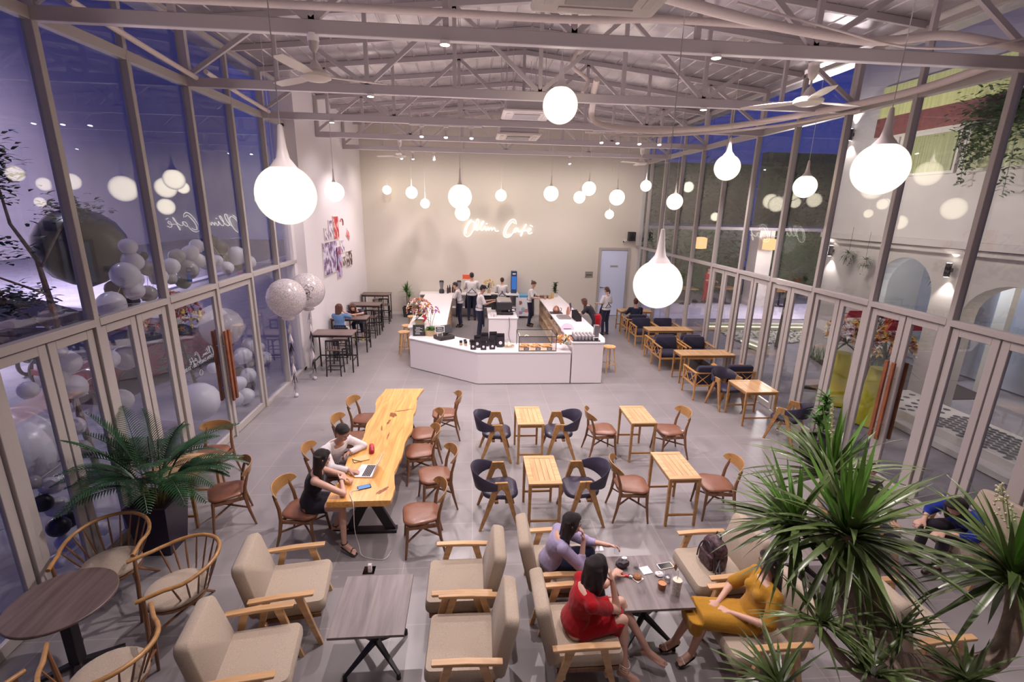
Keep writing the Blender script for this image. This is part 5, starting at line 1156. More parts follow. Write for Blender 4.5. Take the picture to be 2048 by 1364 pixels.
BL = [(-5.0, 7.59, 3.38, 0.12, 'w'), (-5.0, 7.61, 3.16, 0.15, 'w'), (-5.2, 8.18, 3.19, 0.08, 'd'), (-5.0, 7.92, 3.03, 0.12, 'g'), (-5.0, 7.42, 2.98, 0.19, 'w'), (-5.0, 7.64, 2.89, 0.11, 'w'), (-5.2, 7.48, 2.77, 0.14, 'd'), (-5.0, 7.54, 2.74, 0.14, 'w'), (-5.0, 7.06, 2.62, 0.19, 'w'), (-5.2, 7.74, 2.54, 0.12, 'd'), (-5.0, 8.15, 2.87, 0.14, 'w'), (-5.0, 8.48, 2.79, 0.1, 'g'), (-5.0, 8.53, 2.98, 0.14, 'w'), (-5.0, 8.74, 3.13, 0.13, 'g'), (-5.0, 9.16, 3.15, 0.14, 'w'), (-5.0, 9.38, 3.25, 0.13, 'w'), (-5.0, 9.39, 2.99, 0.13, 'w'), (-5.0, 8.97, 2.87, 0.18, 'g'), (-5.2, 9.17, 2.64, 0.14, 'd'), (-5.2, 10.3, 3.28, 0.13, 'd'), (-5.2, 10.64, 3.12, 0.15, 'd'), (-5.2, 10.67, 2.87, 0.13, 'd'), (-5.0, 10.03, 2.92, 0.11, 'w'), (-5.0, 10.38, 2.74, 0.13, 'w'), (-5.0, 10.85, 2.93, 0.2, 'w'), (-5.0, 11.45, 2.74, 0.14, 'w'), (-5.2, 11.29, 2.67, 0.11, 'd'), (-5.0, 10.99, 0.9, 0.2, 'w'), (-5.0, 10.54, 0.8, 0.19, 'w'), (-5.0, 11.63, 0.41, 0.16, 'w'), (-5.2, 10.71, 0.38, 0.12, 'd'), (-5.0, 10.7, 0.3, 0.17, 'w'), (-5.0, 9.34, 0.93, 0.11, 'w'), (-5.2, 11.09, -0.1, 0.15, 'd'), (-5.0, 10.23, 0.28, 0.16, 'w'), (-5.0, 10.46, -0.1, 0.18, 'w'), (-5.0, 10.0, 0.01, 0.16, 'w'), (-4.85, 5.93, 2.14, 0.15, 'w'), (-4.85, 5.77, 2.0, 0.11, 'w'), (-4.85, 5.97, 1.82, 0.15, 'w'), (-4.85, 5.37, 2.01, 0.1, 'w'), (-4.85, 5.84, 2.32, 0.1, 'w'), (-4.85, 6.6, 1.97, 0.13, 'w'), (-4.85, 6.51, 2.08, 0.11, 'w'), (-5.0, 7.1, 1.83, 0.18, 'g'), (-4.85, 5.37, 0.55, 0.12, 'w'), (-4.85, 5.34, 0.85, 0.1, 'w'), (-4.85, 5.17, 1.0, 0.08, 'g'), (-4.85, 5.37, 0.08, 0.12, 'w'), (-4.85, 5.9, -0.14, 0.09, 'w'), (-4.85, 5.2, -0.06, 0.09, 'w'), (-4.85, 5.2, 0.71, 0.1, 'd'), (-4.85, 5.31, 0.32, 0.12, 'd'), (-4.85, 5.85, 1.35, 0.12, 'w'), (-4.85, 5.84, 1.04, 0.12, 'g'),
      (-5.1, 9.8, 2.9, .13, 'w'), (-5.15, 10.1, 2.95, .12, 'g'), (-5.1, 8.0, 2.62, .13, 'g'), (-5.1, 11.0, .5, .15, 'g'), (-5.0, 11.35, .75, .14, 'w'), (-5.2, 10.95, 1.35, .15, 'w'), (-4.95, 5.6, .25, .13, 'd'), (-5.0, 5.55, .75, .13, 'w')]
random.seed(77)
SZ = lambda r: 'small' if r < .125 else ('medium' if r < .165 else 'large')
for i, (x, y, z, r, c) in enumerate(BL):
    p = BP[c]; o = p[0] if p[1] == 0 else p[0].copy()
    if p[1]: COL.objects.link(o)
    p[1] += 1; o.location = (x, y, z); o.scale = (r, r, r); o.rotation_euler = (random.uniform(-.7, .7), random.uniform(-.7, .7), random.uniform(0, 6))
    where = 'of the hanging garland outside the left glass' if z > 2.5 else ('of the cluster at the entrance door foot' if y > 9 else 'of the column beside the left door frames')
    o['label'] = SZ(r)+' '+p[2]+' balloon '+where; o['group'] = p[2]+' balloons '+where
def bigball(x, y, z, r, m, label, name='balloon'):
    o = MB().lathe([(.0, -1.08), (.05, -1.05), (.03, -1.0), (.35, -.88), (.68, -.68), (.90, -.36), (1.0, .0), (.95, .34), (.78, .65), (.50, .88), (.22, .98), (0, 1.0)], n=36).build(name, m, loc=(x, y, z), smooth=70); o.scale = (r, r, r); tag(o, label, 'balloon'); return o
bigball(-6.2, 8.36, 3.28, .62, m_bd, 'giant black balloon outside the left glass'); bigball(-5.3, 5.58, 1.2, .5, m_bw, 'giant white balloon outside at the far left edge'); bigball(-5.2, 9.06, .35, .37, m_bw, 'giant white balloon standing behind the entrance door')
m_conf = mat('balloon_confetti', (.62, .56, .56), .18, var=.45, vscale=55, coat=.5, alpha=.72)
bigball(-5.4, 10.65, 1.42, .44, mat('balloon_clear', (.68, .62, .60), .15, coat=.5, alpha=.6), 'big translucent balloon behind the copper door handles'); bigball(-5.0, 6.85, 1.28, .17, m_conf, 'silver confetti balloon outside between the narrow left doors')
m_tas = [mat('tassel_black', (.02, .015, .02), .5), mat('tassel_white', (.75, .68, .70), .5), mat('tassel_silver', (.65, .6, .62), .25, .8)]
for x, y, zc, lab, logo in [(-3.80, 10.15, 2.17, 'confetti balloon with tassel tail, nearer of the two inside by the glass', 0), (-3.74, 11.25, 2.14, 'confetti balloon printed with a black eye and crown emblem, the farther of two', 1)]:
    t = thing('tassel_balloon', lab, 'balloon', (x, y, 0)); o = MB().sph((0, 0, zc), (.385, .385, .40), 36, 22).build('balloon_skin', m_conf, t, smooth=80)
    MB().lathe([(0, zc-.47), (.10, zc-.45), (.13, zc-.42), (.10, zc-.385), (0, zc-.38)], n=20).build('skirt_bow', m_tas[1], t); MB().cone((0, 0, .05), (0, 0, zc-.4), .004, n=5).build('ribbon', m_cord, t)
    random.seed(int(y)); z = zc-.5; k = 0
    while z > .25:
        h = .26; mb = MB()
        for j in range(26):
            a = random.uniform(0, 6.3); mb.leaf((0, 0, z), (cos(a)*.25, sin(a)*.25, -1), h*random.uniform(.8, 1.2), .016, .2, 2, .1)
        mb.build('tassel', m_tas[(2, 1, 0)[k % 3]], t, smooth=0); z -= .22; k += 1
    MB().sph((0, 0, .045), .045, 12, 8).build('weight', m_bw, t)
    if logo:
        cx, cz = .10, zc+.02
        def S(px, pz, off=.004):
            x_, z_ = cx+px, cz+pz-zc; yy = -sqrt(max(.0001, .385**2-x_*x_-(z_*.9625)**2)); return V(x_, yy-off, z_+zc)
        mb = MB()
        mb.tube([S(.07*cos(a), .07*sin(a)) for a in [2*pi*k/20 for k in range(20)]], .005, 5, closed=True)
        mb.tube([S(*p) for p in [(-.11, .04), (-.14, .09), (-.10, .13), (-.05, .10), (0, .17), (.05, .10), (.10, .13), (.14, .09), (.11, .03)]], .005, 5); mb.tube([S(*p) for p in [(-.11, -.04), (-.14, -.08), (-.09, -.13), (-.04, -.10), (.0, -.09), (.05, -.10), (.09, -.13)]], .005, 5); mb.tube([S(*p) for p in [(-.03, -.14), (0, -.17), (.03, -.14)]], .005, 5)
        mb.tube([S(-.07, .01), S(0, -.005), S(.07, .01)], .005, 5); mb.build('emblem_lines', m_ink, t); MB().sph(S(.0, -.02), (.03, .008, .022)).build('emblem_pupil', m_ink, t)
# lettering on the left door glass (reads right way round from the street)
t = thing('door_lettering', 'white mirrored lettering and opening hours on the left entrance door glass', 'sign', (WLX-.02, 7.7, 0))
mb = MB()
for nm, pts in SCRIPT: mb.tube(smoothpts([(0, (1000-x_)*.00040, 1.86-.00042*y_) for x_, y_ in pts], 4), .004, 5)
mb.build('script_lettering', m_inkw, t); text3d('OPEN DAILY 7:00 - 23:00', .078, m_inkw, t, (0, -.08, 1.60), (pi/2, 0, -pi/2), 'hours_lettering', .001); MB().tube([(0, -.08+.045*cos(a), 1.44+.045*sin(a)) for a in [2*pi*k/16 for k in range(16)]], .004, 5, closed=True).build('round_logo', m_inkw, t)
# trees and shrubs outside left
def leafcloud(mb, c, r, n, L, W, seed):
    random.seed(seed)
    for k in range(n):
        p = Vector(c)+Vector([random.gauss(0, .42)*q for q in r]); a = random.uniform(0, 6.3); mb.leaf(p, (cos(a), sin(a), random.uniform(-.3, .6)), L*random.uniform(.7, 1.3), W, .6, 2, .1)
t = thing('young_tree', 'slim young tree outside the left glass, left of the giant black balloon', 'tree', (-6.1, 7.6, -.31)); mb = MB(); mb.tube([(0, 0, 0), (-.05, -.1, 1.6), (0, -.15, 2.8), (-.1, -.1, 3.5), (-.3, -.15, 4.0), (-.35, -.15, 4.8)], [.05, .045, .04, .03, .02, .01], 8); mb.build('trunk', m_bark, t)
mb = MB(); mb.tube([(-.02, -.12, 2.4), (-.3, -.2, 2.7), (-.6, -.3, 2.9)], [.02, .015, .008], 6); mb.tube([(-.05, -.12, 3.4), (.2, 0, 3.9), (.35, .1, 4.2)], [.02, .015, .008], 6); mb.tube([(0, -.15, 3.0), (-.3, -.5, 3.3), (-.5, -.9, 3.5)], [.02, .015, .008], 6); mb.build('branches', m_bark, t)
mb = MB(); leafcloud(mb, (-.35, -.15, 4.75), (.3, .3, .5), 420, .14, .08, 61); leafcloud(mb, (-.6, -.8, 3.7), (.7, .8, .25), 760, .14, .08, 62); leafcloud(mb, (-.5, -.3, 2.95), (.6, .5, .2), 460, .14, .08, 63); leafcloud(mb, (.35, .1, 4.2), (.45, .45, .22), 230, .13, .07, 64); mb.build('foliage', mat('night_leaf', (.04, .08, .04), .5), t, smooth=0)
t = thing('flower_stand', 'tall congratulation wreath of red and orange flowers outside the entrance door', 'flowers', (-6.3, 10.6, -.31)); mb = MB()
for a, b in (((-.3, 0, 0), (0, 0, 1.8)), ((.3, 0, 0), (0, 0, 1.8)), ((0, .4, 0), (0, 0, 1.8))): mb.cone(a, b, .02, n=6)
mb.build('easel', m_walnut, t); bouquet(t, (0, -.05, 1.9), (.55, .45, .6), 170, 71, ['red', 'orange', 'maroon', 'yellow'], .07, 60, .3); mb = MB(); leafcloud(mb, (0, 0, 1.0), (.6, .5, .5), 260, .2, .05, 66); mb.build('greenery', m_leafd, t, smooth=0)
t = thing('flower_stand', 'yellow-green planted bed outside the far left door leaf', 'flowers', (-5.9, 5.35, -.31)); bouquet(t, (0, 0, 1.3), (.5, .6, .3), 90, 72, ['yellow', 'orange'], .05, 70, .2); mb = MB(); leafcloud(mb, (0, 0, .8), (.5, .6, .4), 260, .16, .05, 67); mb.build('greenery', m_leafd, t, smooth=0)
def car(loc, rz, m, label):
    t = thing('car', label, 'car', loc, rz); mb = MB(); R_ = []
    for x, w_, z0, z1 in ((-2.1, .7, .45, .75), (-2.0, .82, .3, .85), (-1.2, .86, .25, .95), (-.6, .86, .25, .98), (.8, .86, .25, .98), (1.4, .86, .25, .92), (2.0, .82, .3, .82), (2.12, .7, .42, .72)):
        R_.append([(x, -w_, z0), (x, w_, z0), (x, w_, (z0+z1)/2), (x, w_*.93, z1), (x, -w_*.93, z1), (x, -w_, (z0+z1)/2)])
    mb.loft(R_); mb.build('body', m, t, smooth=50); mb = MB(); mb.loft([[(-1.6, -.72, .93), (-1.6, .72, .93), (-1.6, .70, .95), (-1.6, -.70, .95)], [(-.9, -.70, .93), (-.9, .70, .93), (-.9, .58, 1.40), (-.9, -.58, 1.40)], [(.3, -.70, .93), (.3, .70, .93), (.3, .58, 1.42), (.3, -.58, 1.42)], [(1.1, -.72, .9), (1.1, .72, .9), (1.1, .70, .95), (1.1, -.70, .95)]]); mb.build('cabin_glass', mat('car_glass', (.03, .03, .05), .08, coat=1), t, smooth=50)
    MB().box((-.3, 0, 1.425), (1.15, 1.1, .03)).build('roof', m, t, bev=.01)
    for sx in (-1.3, 1.3):
        for sy in (-.82, .82): MB().cone((sx, sy-.08, .31), (sx, sy+.08, .31), .31, n=22).build('wheel', m_black, t)
    for sy in (-.55, .55): MB().box((-2.11, sy, .7), (.04, .3, .12)).build('tail_light', mat('tail_red', (.5, .02, .02), .2), t); MB().box((2.11, sy, .62), (.04, .3, .12)).build('headlight', m_chrome, t)
    return t
car((-13.4, 15.2, -.31), D(70), mat('car_dark', (.02, .02, .035), .15, coat=1), 'dark car parked outside beyond the far left panes'); car((-8.3, 12.6, -.31), D(75), mat('car_red', (.22, .015, .025), .2, coat=1), 'dark red car parked behind the narrow left doors')
def bike(loc, rz, label):
    t = thing('motorbike', label, 'motorbike', loc, rz)
    for sx in (-.6, .6): MB().tube([(sx+.27*cos(a), 0, .30+.27*sin(a)) for a in [2*pi*k/18 for k in range(18)]], .045, 6, closed=True).build('wheel', m_black, t)
    MB().tube([(-.6, 0, .35), (-.3, 0, .62), (.1, 0, .45), (.35, 0, .55), (.5, 0, .85), (.45, 0, 1.0)], [.08, .14, .12, .10, .07, .05], 8).build('body', m_char, t); MB().box((-.25, 0, .76), (.6, .24, .09)).build('seat', m_black, t, bev=.02); MB().tube([(.4, -.3, 1.02), (.47, 0, 1.0), (.4, .3, 1.02)], .018, 6).build('handlebar', m_chrome, t)
bike((-10.6, 12.6, -.31), D(100), 'dark motorbike parked outside, nearest the narrow left doors'); bike((-11.3, 13.2, -.31), D(95), 'second motorbike parked next to the first one outside')

# ---- right side : garden, villa
m_villa = mat('villa_render', (.60, .55, .50), .8, var=.06, vscale=1.5); m_gard = mat('garden_paving', (.24, .21, .22), .75, var=.15, vscale=4)
o = MB().box((18, 12, -.08), (23.1, 50, .1)).build('garden_paving', m_gard, smooth=0); tag(o, 'grey garden paving outside the right glass wall', 'pavement', kind='structure')
o = MB().box((13.5, 19.6, -.02), (13, 3.2, .06)).build('pale_terrace', mat('pale_paving', (.60, .55, .64), .7, var=.08, vscale=3), smooth=0); tag(o, 'pale lavender terrace strip far outside on the right', 'terrace', kind='structure')
v = thing('villa', 'white villa with arched openings beyond the right glass wall', 'building', (10.0, 0, 0))
# wall with two arches built as columns + arch fill
def archwall(y0, y1, ya, yb, zs, zt, ztop, x0, th):
    """wall piece along y with an arch opening ya..yb, springing zs, crown zt"""
    mb = MB(); n = 14; P = []
    yc = (ya+yb)/2; r = (yb-ya)/2
    pts = [(yc-r*cos(pi*k/n), zs+(zt-zs)*sin(pi*k/n)) for k in range(n+1)]
    def quad(a, b): 
        mb.loft([[(x0, a[0], a[1]), (x0, b[0], b[1]), (x0, b[0], ztop), (x0, a[0], ztop)], [(x0+th, a[0], a[1]), (x0+th, b[0], b[1]), (x0+th, b[0], ztop), (x0+th, a[0], ztop)]])
    for k in range(n): quad(pts[k], pts[k+1])
    mb.box((x0+th/2, (y0+ya)/2, ztop/2), (th, ya-y0, ztop)); mb.box((x0+th/2, (yb+y1)/2, ztop/2), (th, y1-yb, ztop)); return mb
archwall(9.3, 13.2, 9.75, 11.3, 2.35, 3.15, 3.55, 0, .35).build('ground_arcade', m_villa, v, smooth=0, fixn=True); archwall(5.0, 9.3, 7.1, 9.0, 2.1, 2.85, 3.55, 0, .35).build('ground_arcade', m_villa, v, smooth=0, fixn=True)
MB().box((.175, 1.0, 1.77), (.35, 8, 3.55)).build('ground_wall', m_villa, v, smooth=0)
MB().box((.175, 5.2, 6.2), (.35, 16, 5.3)).build('upper_wall', m_villa, v, smooth=0); MB().box((-.06, 5.2, 3.52), (.25, 16.2, .14)).box((-.03, 5.2, 3.38), (.16, 16.1, .1)).build('cornice', m_villa, v, smooth=0)
MB().box((3.5, 13.1, 4.4), (6.8, .25, 8.8)).build('end_wall', m_villa, v, smooth=0); MB().box((3.6, 5, 3.0-3.05), (6.6, 16, .1)).build('inner_floor', m_pave, v, smooth=0); MB().box((3.2, 5.2, 3.6), (6.1, 16, .1)).build('inner_ceiling', m_villa, v, smooth=0)
MB().box((3.0, 5, 1.8), (.2, 16, 3.5)).build('inner_wall', mat('inner_lilac', (.42, .43, .52), .8, var=.15, vscale=1.2), v, smooth=0)
for yy in (7.3, 8.6, 10.0, 10.9): MB().box((2.2, yy, 1.75), (.16, .28, 3.5)).build('inner_column', m_villa, v, smooth=0)
lamp('POINT', 'arcade_light', (11.3, 10.6, 2.9), 55, (.75, .85, 1), .15); lamp('POINT', 'arcade_light', (11.6, 8.1, 2.7), 35, (1, .9, .75), .15)
for y0, y1, z0, z1 in ((8.3, 9.75, 4.95, 5.85), (9.9, 11.3, 4.95, 5.85), (11.45, 12.2, 4.95, 5.85)):
    w_ = MB().box((-.02, (y0+y1)/2, (z0+z1)/2), (.06, y1-y0, z1-z0)).build('window_frame', m_villa, v, smooth=0); MB().box((-.06, (y0+y1)/2, (z0+z1)/2), (.02, y1-y0-.12, z1-z0-.12)).build('pane', mat('curtain_green', (.30, .31, .14), .5, var=.4, vscale=14, stretch=(1, 3, .05), emis=(.34, .34, .16), estr=.07), w_, smooth=0)
MB().box((-.09, 10.2, 6.12), (.05, 3.9, .42)).build('curtain_valance', mat('valance', (.20, .06, .05), .7, var=.2), v, smooth=0); MB().box((-.07, 10.2, 6.68), (.05, 3.9, .7)).build('upper_curtain', mat('curtain_yellow', (.42, .40, .16), .6, var=.3, vscale=14, stretch=(1, 3, .05), emis=(.5, .5, .2), estr=.28), v, smooth=0)
# platform with hexagonal tiles
p = thing('tiled_platform', 'raised white terrace with black hexagon tiles outside the right doors', 'terrace', (9.3, 4.9, 0)); MB().box((-.05, 0, .14), (1.2, 9.3, .28)).build('slab', m_villa, p, bev=.01); MB().box((-.77, 0, .06), (.24, 9.3, .12)).build('step', m_villa, p, bev=.01)
mb = MB(); mh = mat('hex_black', (.03, .03, .035), .35); r_ = .07
for i in range(9):
    for j in range(66):
        x = -.575+.13*i; y = -4.5+.135*j+(.067 if i % 2 else 0)
        if (i in (0, 8) and j % 3) or (1 <= i <= 7 and 24 > j % 33 > 8) is False and (i+j) % 3: continue
        mb.add([(x+r_*.98*cos(D(60*k)), y+r_*.98*sin(D(60*k)), .284) for k in range(6)], [(0, 1, 2, 3, 4, 5)])
mb.build('hexagon_tiles', mh, p, smooth=0)
# sconces
m_glow = emit('sconce_glow', (1, .9, .85), 9)
for x, y, z, l in [(9.9, 13.0, 6.1, 'upper wall sconce on the villa, lit up and down'), (9.9, 9.42, 3.0, 'lower wall sconce between the two villa arches'), (9.9, 12.9, 3.1, 'small dark wall sconce at the villa corner')]:
    t = thing('wall_sconce', 'black cylinder '+l, 'lamp', (x, y, z)); MB().cone((0, 0, -.14), (0, 0, .14), .055, n=18).build('cylinder', m_black, t); MB().box((.06, 0, 0), (.08, .05, .08)).build('bracket', m_black, t); MB().cone((0, 0, -.142), (0, 0, -.146), .04, n=14).cone((0, 0, .142), (0, 0, .146), .04, n=14).build('lamp_face', m_glow, t)
    lamp('SPOT', 'sconce_light', (x, y, z+.18), 30, (1, .92, .9), .03, (pi, 0, 0), D(85), .5); lamp('SPOT', 'sconce_light', (x, y, z-.18), 30, (1, .92, .9), .03, (0, 0, 0), D(85), .5)
# vines
t = thing('hanging_vine', 'dark green vine trailing from the villa upper floor at the right edge', 'plant', (9.75, 9.2, 5.9)); mb = MB(); random.seed(90); leafcloud(mb, (0, -.3, .1), (.3, 1.0, .5), 1300, .13, .08, 91)
for k in range(12):
    x, y = random.uniform(-.1, .1), random.uniform(-1.2, .6); L = random.uniform(.4, 1.5); P = [(x, y, 0), (x, y+.1*random.uniform(-1, 1), -L/2), (x, y+.2*random.uniform(-1, 1), -L)]; mb.tube(P, .006, 4)
    for j in range(int(L*60)): u = random.random(); p_ = V(*P[0])*(1-u)+V(*P[2])*u; a = random.uniform(0, 6.3); mb.leaf(p_+V(random.uniform(-.07, .07), random.uniform(-.08, .08), 0), (cos(a), sin(a), -.3), .12, .07, .5, 2)
mb.build('foliage', m_leafd, t, smooth=0)
hp = None
for x, y, z, l in [(9.8, 12.1, 3.05, 'small hanging fern on the villa wall, left of the arch'), (9.75, 11.45, 2.95, 'hanging plant at the left edge of the villa arch'), (10.6, 10.3, 2.75, 'spidery hanging palm plant inside the villa arch')]:
    t = thing('hanging_plant', l, 'plant', (x, y, z)); MB().lathe([(0, -.08), (.08, -.07), (.11, .04), (0, .05)], n=14).build('bowl', m_villa, t); MB().cone((0, 0, .04), (.0, 0, .72), .004, n=4).build('hanger', m_black, t); mb = MB(); rosette(mb, (0, 0, .03), 44, .34, .022, el0=-60, el1=60, seed=int(y*7), droop=2.2); leafcloud(mb, (0, 0, -.1), (.15, .15, .2), 60, .07, .04, int(y*9)); mb.build('foliage', m_leafd, t, smooth=0)
# pond edges with light strips, pebbles
m_led = emit('warm_led', (1, .95, .70), 1.3); m_kb = mat('cream_kerb', (.72, .68, .52), .6)
for i, (a, b, l) in enumerate([((8.3, 16.35), (13.0, 16.2), 'long cream garden kerb with hidden light strip, farther'), ((13.0, 16.2), (12.0, 13.0), 'cream garden kerb returning towards the villa'), ((8.65, 14.3), (8.85, 13.4), 'short cream garden kerb beside the dark path')]):
    A, B = V(a[0], a[1], .11), V(b[0], b[1], .11); t = thing('garden_kerb', l, 'kerb'); MB().bar(A, B, .22, .22).build('kerb_stone', m_kb, t); s = (B-A).normalized().cross(V(0, 0, 1)); MB().bar(A+s*.13+V(0, 0, .02), B+s*.13+V(0, 0, .02), .02, .03).build('light_strip', m_led, t)
mb = MB(); random.seed(14)
for k in range(900): mb.sph((random.uniform(8.7, 12.3), random.uniform(14.5, 16.1), 0), (random.uniform(.03, .07),)*2+(.035,), 5, 3)
o = mb.build('pebbles', mat('pebble', (.62, .60, .46), .6), smooth=0); tag(o, 'bed of pale pebbles between the garden kerbs', 'pebbles', kind='stuff')
o = MB().prism([(7.9, 10.5), (9.4, 10.7), (10.0, 13.1), (12.6, 14.0), (12.0, 9.6), (10.0, 9.6), (9.5, 9.8)], -.02, .03).build('planting_bed', m_soil, smooth=0); tag(o, 'dark soil bed in front of the villa', 'soil', kind='structure')
mb = MB(); random.seed(15)
for k in range(420):
    u = random.random(); y = 10.9+2.6*u; x = 9.55+.35*u+random.uniform(.0, .9); a = random.uniform(0, 6.3); mb.leaf((x, y, 0), (cos(a)*.3, sin(a)*.3, 1), random.uniform(.3, .6), .025, .8, 3)
o = mb.build('grass_clumps', m_leaf, smooth=0); tag(o, 'green grassy plants along the garden bed', 'grass', kind='stuff')
t = thing('garden_tree', 'thin dark tree trunk standing in the garden pebbles', 'tree', (9.6, 14.0, 0)); MB().tube([(0, 0, 0), (.02, .02, 1.0), (0, 0, 2.4)], [.10, .06, .035], 8).build('trunk', mat('mossy', (.10, .09, .04), .8), t); mb = MB(); rosette(mb, (0, 0, 2.35), 30, .8, .05, seed=16); mb.build('crown', m_leafd, t)
def hedge(name, label, x0, x1, y, z1, n, seed, m):
    mb = MB(); random.seed(seed)
    for k in range(n): a = random.uniform(0, 6.3); mb.leaf((random.uniform(x0, x1), y+random.uniform(-.5, .5), random.uniform(0, z1)*(1-.15*random.random())), (cos(a), -abs(sin(a)), random.uniform(-.5, .6)), .38, .15, .8, 2)
    o = mb.build('hedge_leaves', m, smooth=0); t = thing(name, label, 'hedge'); o.parent = t; MB().box(((x0+x1)/2, y+.5, z1/2-.1), (x1-x0, .5, z1-.2)).build('hedge_core', m_leafd, t); return t
m_hed = mat('hedge_green', (.045, .075, .025), .55, var=.5, vscale=3)
hedge('hedge', 'tall dark green hedge closing the garden, left part', 8.5, 14.0, 24.5, 6.6, 2600, 17, m_hed); hedge('hedge', 'tall dark green hedge closing the garden, right part behind the white column', 14.6, 24, 24.3, 7.2, 3400, 18, m_hed)
o = MB().box((12.75, 20.9, 1.68), (.7, .7, 3.36)).build('garden_column', m_villa, bev=.01); tag(o, 'square white column standing in the far garden', 'column'); o = MB().box((13.0, 21.7, 3.42), (12, 3.6, .12)).build('garden_canopy', m_gard); tag(o, 'pale flat canopy over the far terrace', 'canopy')
for x, y, l in [(9.57, 20.1, 'left'), (12.55, 20.0, 'right')]:
    t = thing('woven_lantern', 'warm glowing woven lantern under the terrace canopy, '+l+' one', 'lamp', (x, y, 2.8)); MB().lathe([(.12, -.24), (.26, -.22), (.26, .20), (.14, .24)], n=20).build('shade', emit('lantern_orange', (1, .50, .22), 1.3), t); MB().cone((0, 0, .2), (0, 0, .6), .008, n=5).build('cord', m_black, t)
lamp('POINT', 'garden_light', (12, 18.0, 2.9), 420, (1, .88, .86), .3); lamp('SPOT', 'garden_light', (7.4, 11.2, 5.2), 190, (1, .9, .82), .2, V_((1, 0, -.35)), radians(140), .6); lamp('SPOT', 'garden_light', (7.3, 6.5, 5.2), 140, (1, .88, .8), .2, V_((1, .2, -.35)), radians(140), .6); lamp('POINT', 'garden_light', (16, 20, 3), 160, (.9, .85, 1), .3)
for x, y, l in [(8.1, 9.6, 'yellow-draped congratulation flower stand outside, the farther one'), (8.05, 8.5, 'yellow-draped congratulation flower stand outside the handles, the nearer one'), (9.15, 10.05, 'red flower stand outside behind the yellow ones')]:
    t = thing('flower_stand', l, 'flowers', (x, y, 0)); yel = 'red flower' not in l
    if yel: MB().loft([[(q*.22*cos(a), q*.22*sin(a), z) for a in [2*pi*k/14+(.15 if z else 0) for k in range(14)]] for z, q in ((.0, 1.5), (.4, 1.2), (.9, .9), (1.15, .8))]).build('yellow_cloth', mat('cloth_yellow', (.62, .55, .03), .6), t, smooth=30)
    else: MB().cone((0, 0, 0), (0, 0, 1.2), .05, n=8).build('post', m_walnut, t)
    bouquet(t, (0, -.05, 1.55), (.42, .40, .45), 130, int(y*10), ['yellow', 'orange', 'maroon', 'white'] if yel else ['red', 'maroon', 'pink', 'orange'], .075, 50, .3)
    if yel: MB().plate([(-.35, -.3, 2.0), (.35, -.3, 2.0), (.3, -.32, 2.15), (-.3, -.32, 2.15)], .03, (0, 1, 0)).build('red_ribbon', mat('ribbon_red', (.5, .02, .05), .5), t)
for x, y, l in [(9.6, 21.0, 'left'), (11.6, 21.2, 'middle'), (13.8, 20.6, 'right')]:
    t = thing('garden_table', 'dim outdoor table on the far terrace, '+l+' one', 'table', (x, y, 0.02)); MB().box((0, 0, .72), (.8, .8, .03)).build('tabletop', m_walnut2, t); MB().cone((0, 0, 0), (0, 0, .7), .04, n=8).build('pedestal', m_black, t); MB().cone((0, 0, 0), (0, 0, .02), .25).build('foot', m_black, t)
for nm, sel, lab in (('a', lambda b: b[2] > 2.5, 'thin line tying the garland balloons together outside the left glass'), ('b', lambda b: b[2] <= 2.5 and b[1] > 9, 'thin line tying the balloons at the entrance door foot'), ('c', lambda b: b[2] <= 2.5 and b[1] < 9, 'thin line tying the balloon column beside the left door frames')):
    bs_ = sorted([b for b in BL if sel(b)], key=lambda b: b[1] if nm == 'a' else b[2]); pts = [(b[0], b[1], b[2]) for b in bs_]
    if nm == 'a': pts = [(-4.36, 6.99, 2.7)]+pts+[(-4.36, 11.9, 2.7)]
    if nm == 'b': pts = pts+[(-4.36, 10.98, 1.6)]
    if nm == 'c': pts = pts+[(-4.36, 5.66, 2.6)]
    tag(MB().tube(pts, .004, 4).build('garland_line', m_cord), lab, 'string')
# ============================================================ PEOPLE
m_skins = {'light': mat('skin_light', (.56, .33, .25), .5, sub=0), 'tan': mat('skin_tan', (.42, .23, .165), .5), 'warm': mat('skin_warm', (.50, .285, .20), .5)}
m_hairs = {'black': mat('hair_black', (.018, .012, .014), .35, bump=.8, bscale=90, stretch=(6, 6, 1)), 'brown': mat('hair_brown', (.10, .035, .022), .4, bump=.8, bscale=90, stretch=(6, 6, 1))}
m_eye = mat('eye_dark', (.02, .015, .015), .2); m_eyew = mat('eye_white', (.7, .68, .66), .3); m_lip = mat('lips', (.40, .10, .10), .4)
DG = None
def skinmesh(mb, name, m, parent, vox, smooth=3, fac=.5, disp=0):
    """melt overlapping shapes into one continuous surface"""
    me = bpy.data.meshes.new('t'); me.from_pydata(mb.v, [], mb.f); o = bpy.data.objects.new('t', me); COL.objects.link(o)
    b = bmesh.new(); b.from_mesh(me); bmesh.ops.recalc_face_normals(b, faces=b.faces); b.to_mesh(me); b.free()
    r = o.modifiers.new('r', 'REMESH'); r.mode = 'VOXEL'; r.voxel_size = vox; r.use_smooth_shade = True
    if smooth: s = o.modifiers.new('s', 'SMOOTH'); s.factor = fac; s.iterations = smooth
    if disp:
        tx = bpy.data.textures.new('n', 'CLOUDS'); tx.noise_scale = .07; d = o.modifiers.new('d', 'DISPLACE'); d.texture = tx; d.strength = disp; d.mid_level = .5
    dg = bpy.context.evaluated_depsgraph_get(); res = bpy.data.meshes.new_from_object(o.evaluated_get(dg)); bpy.data.objects.remove(o); bpy.data.meshes.remove(me)
    res.name = name; res.materials.clear(); res.materials.append(m); res.shade_smooth(); ob = bpy.data.objects.new(name, res); COL.objects.link(ob); ob.parent = parent; return ob
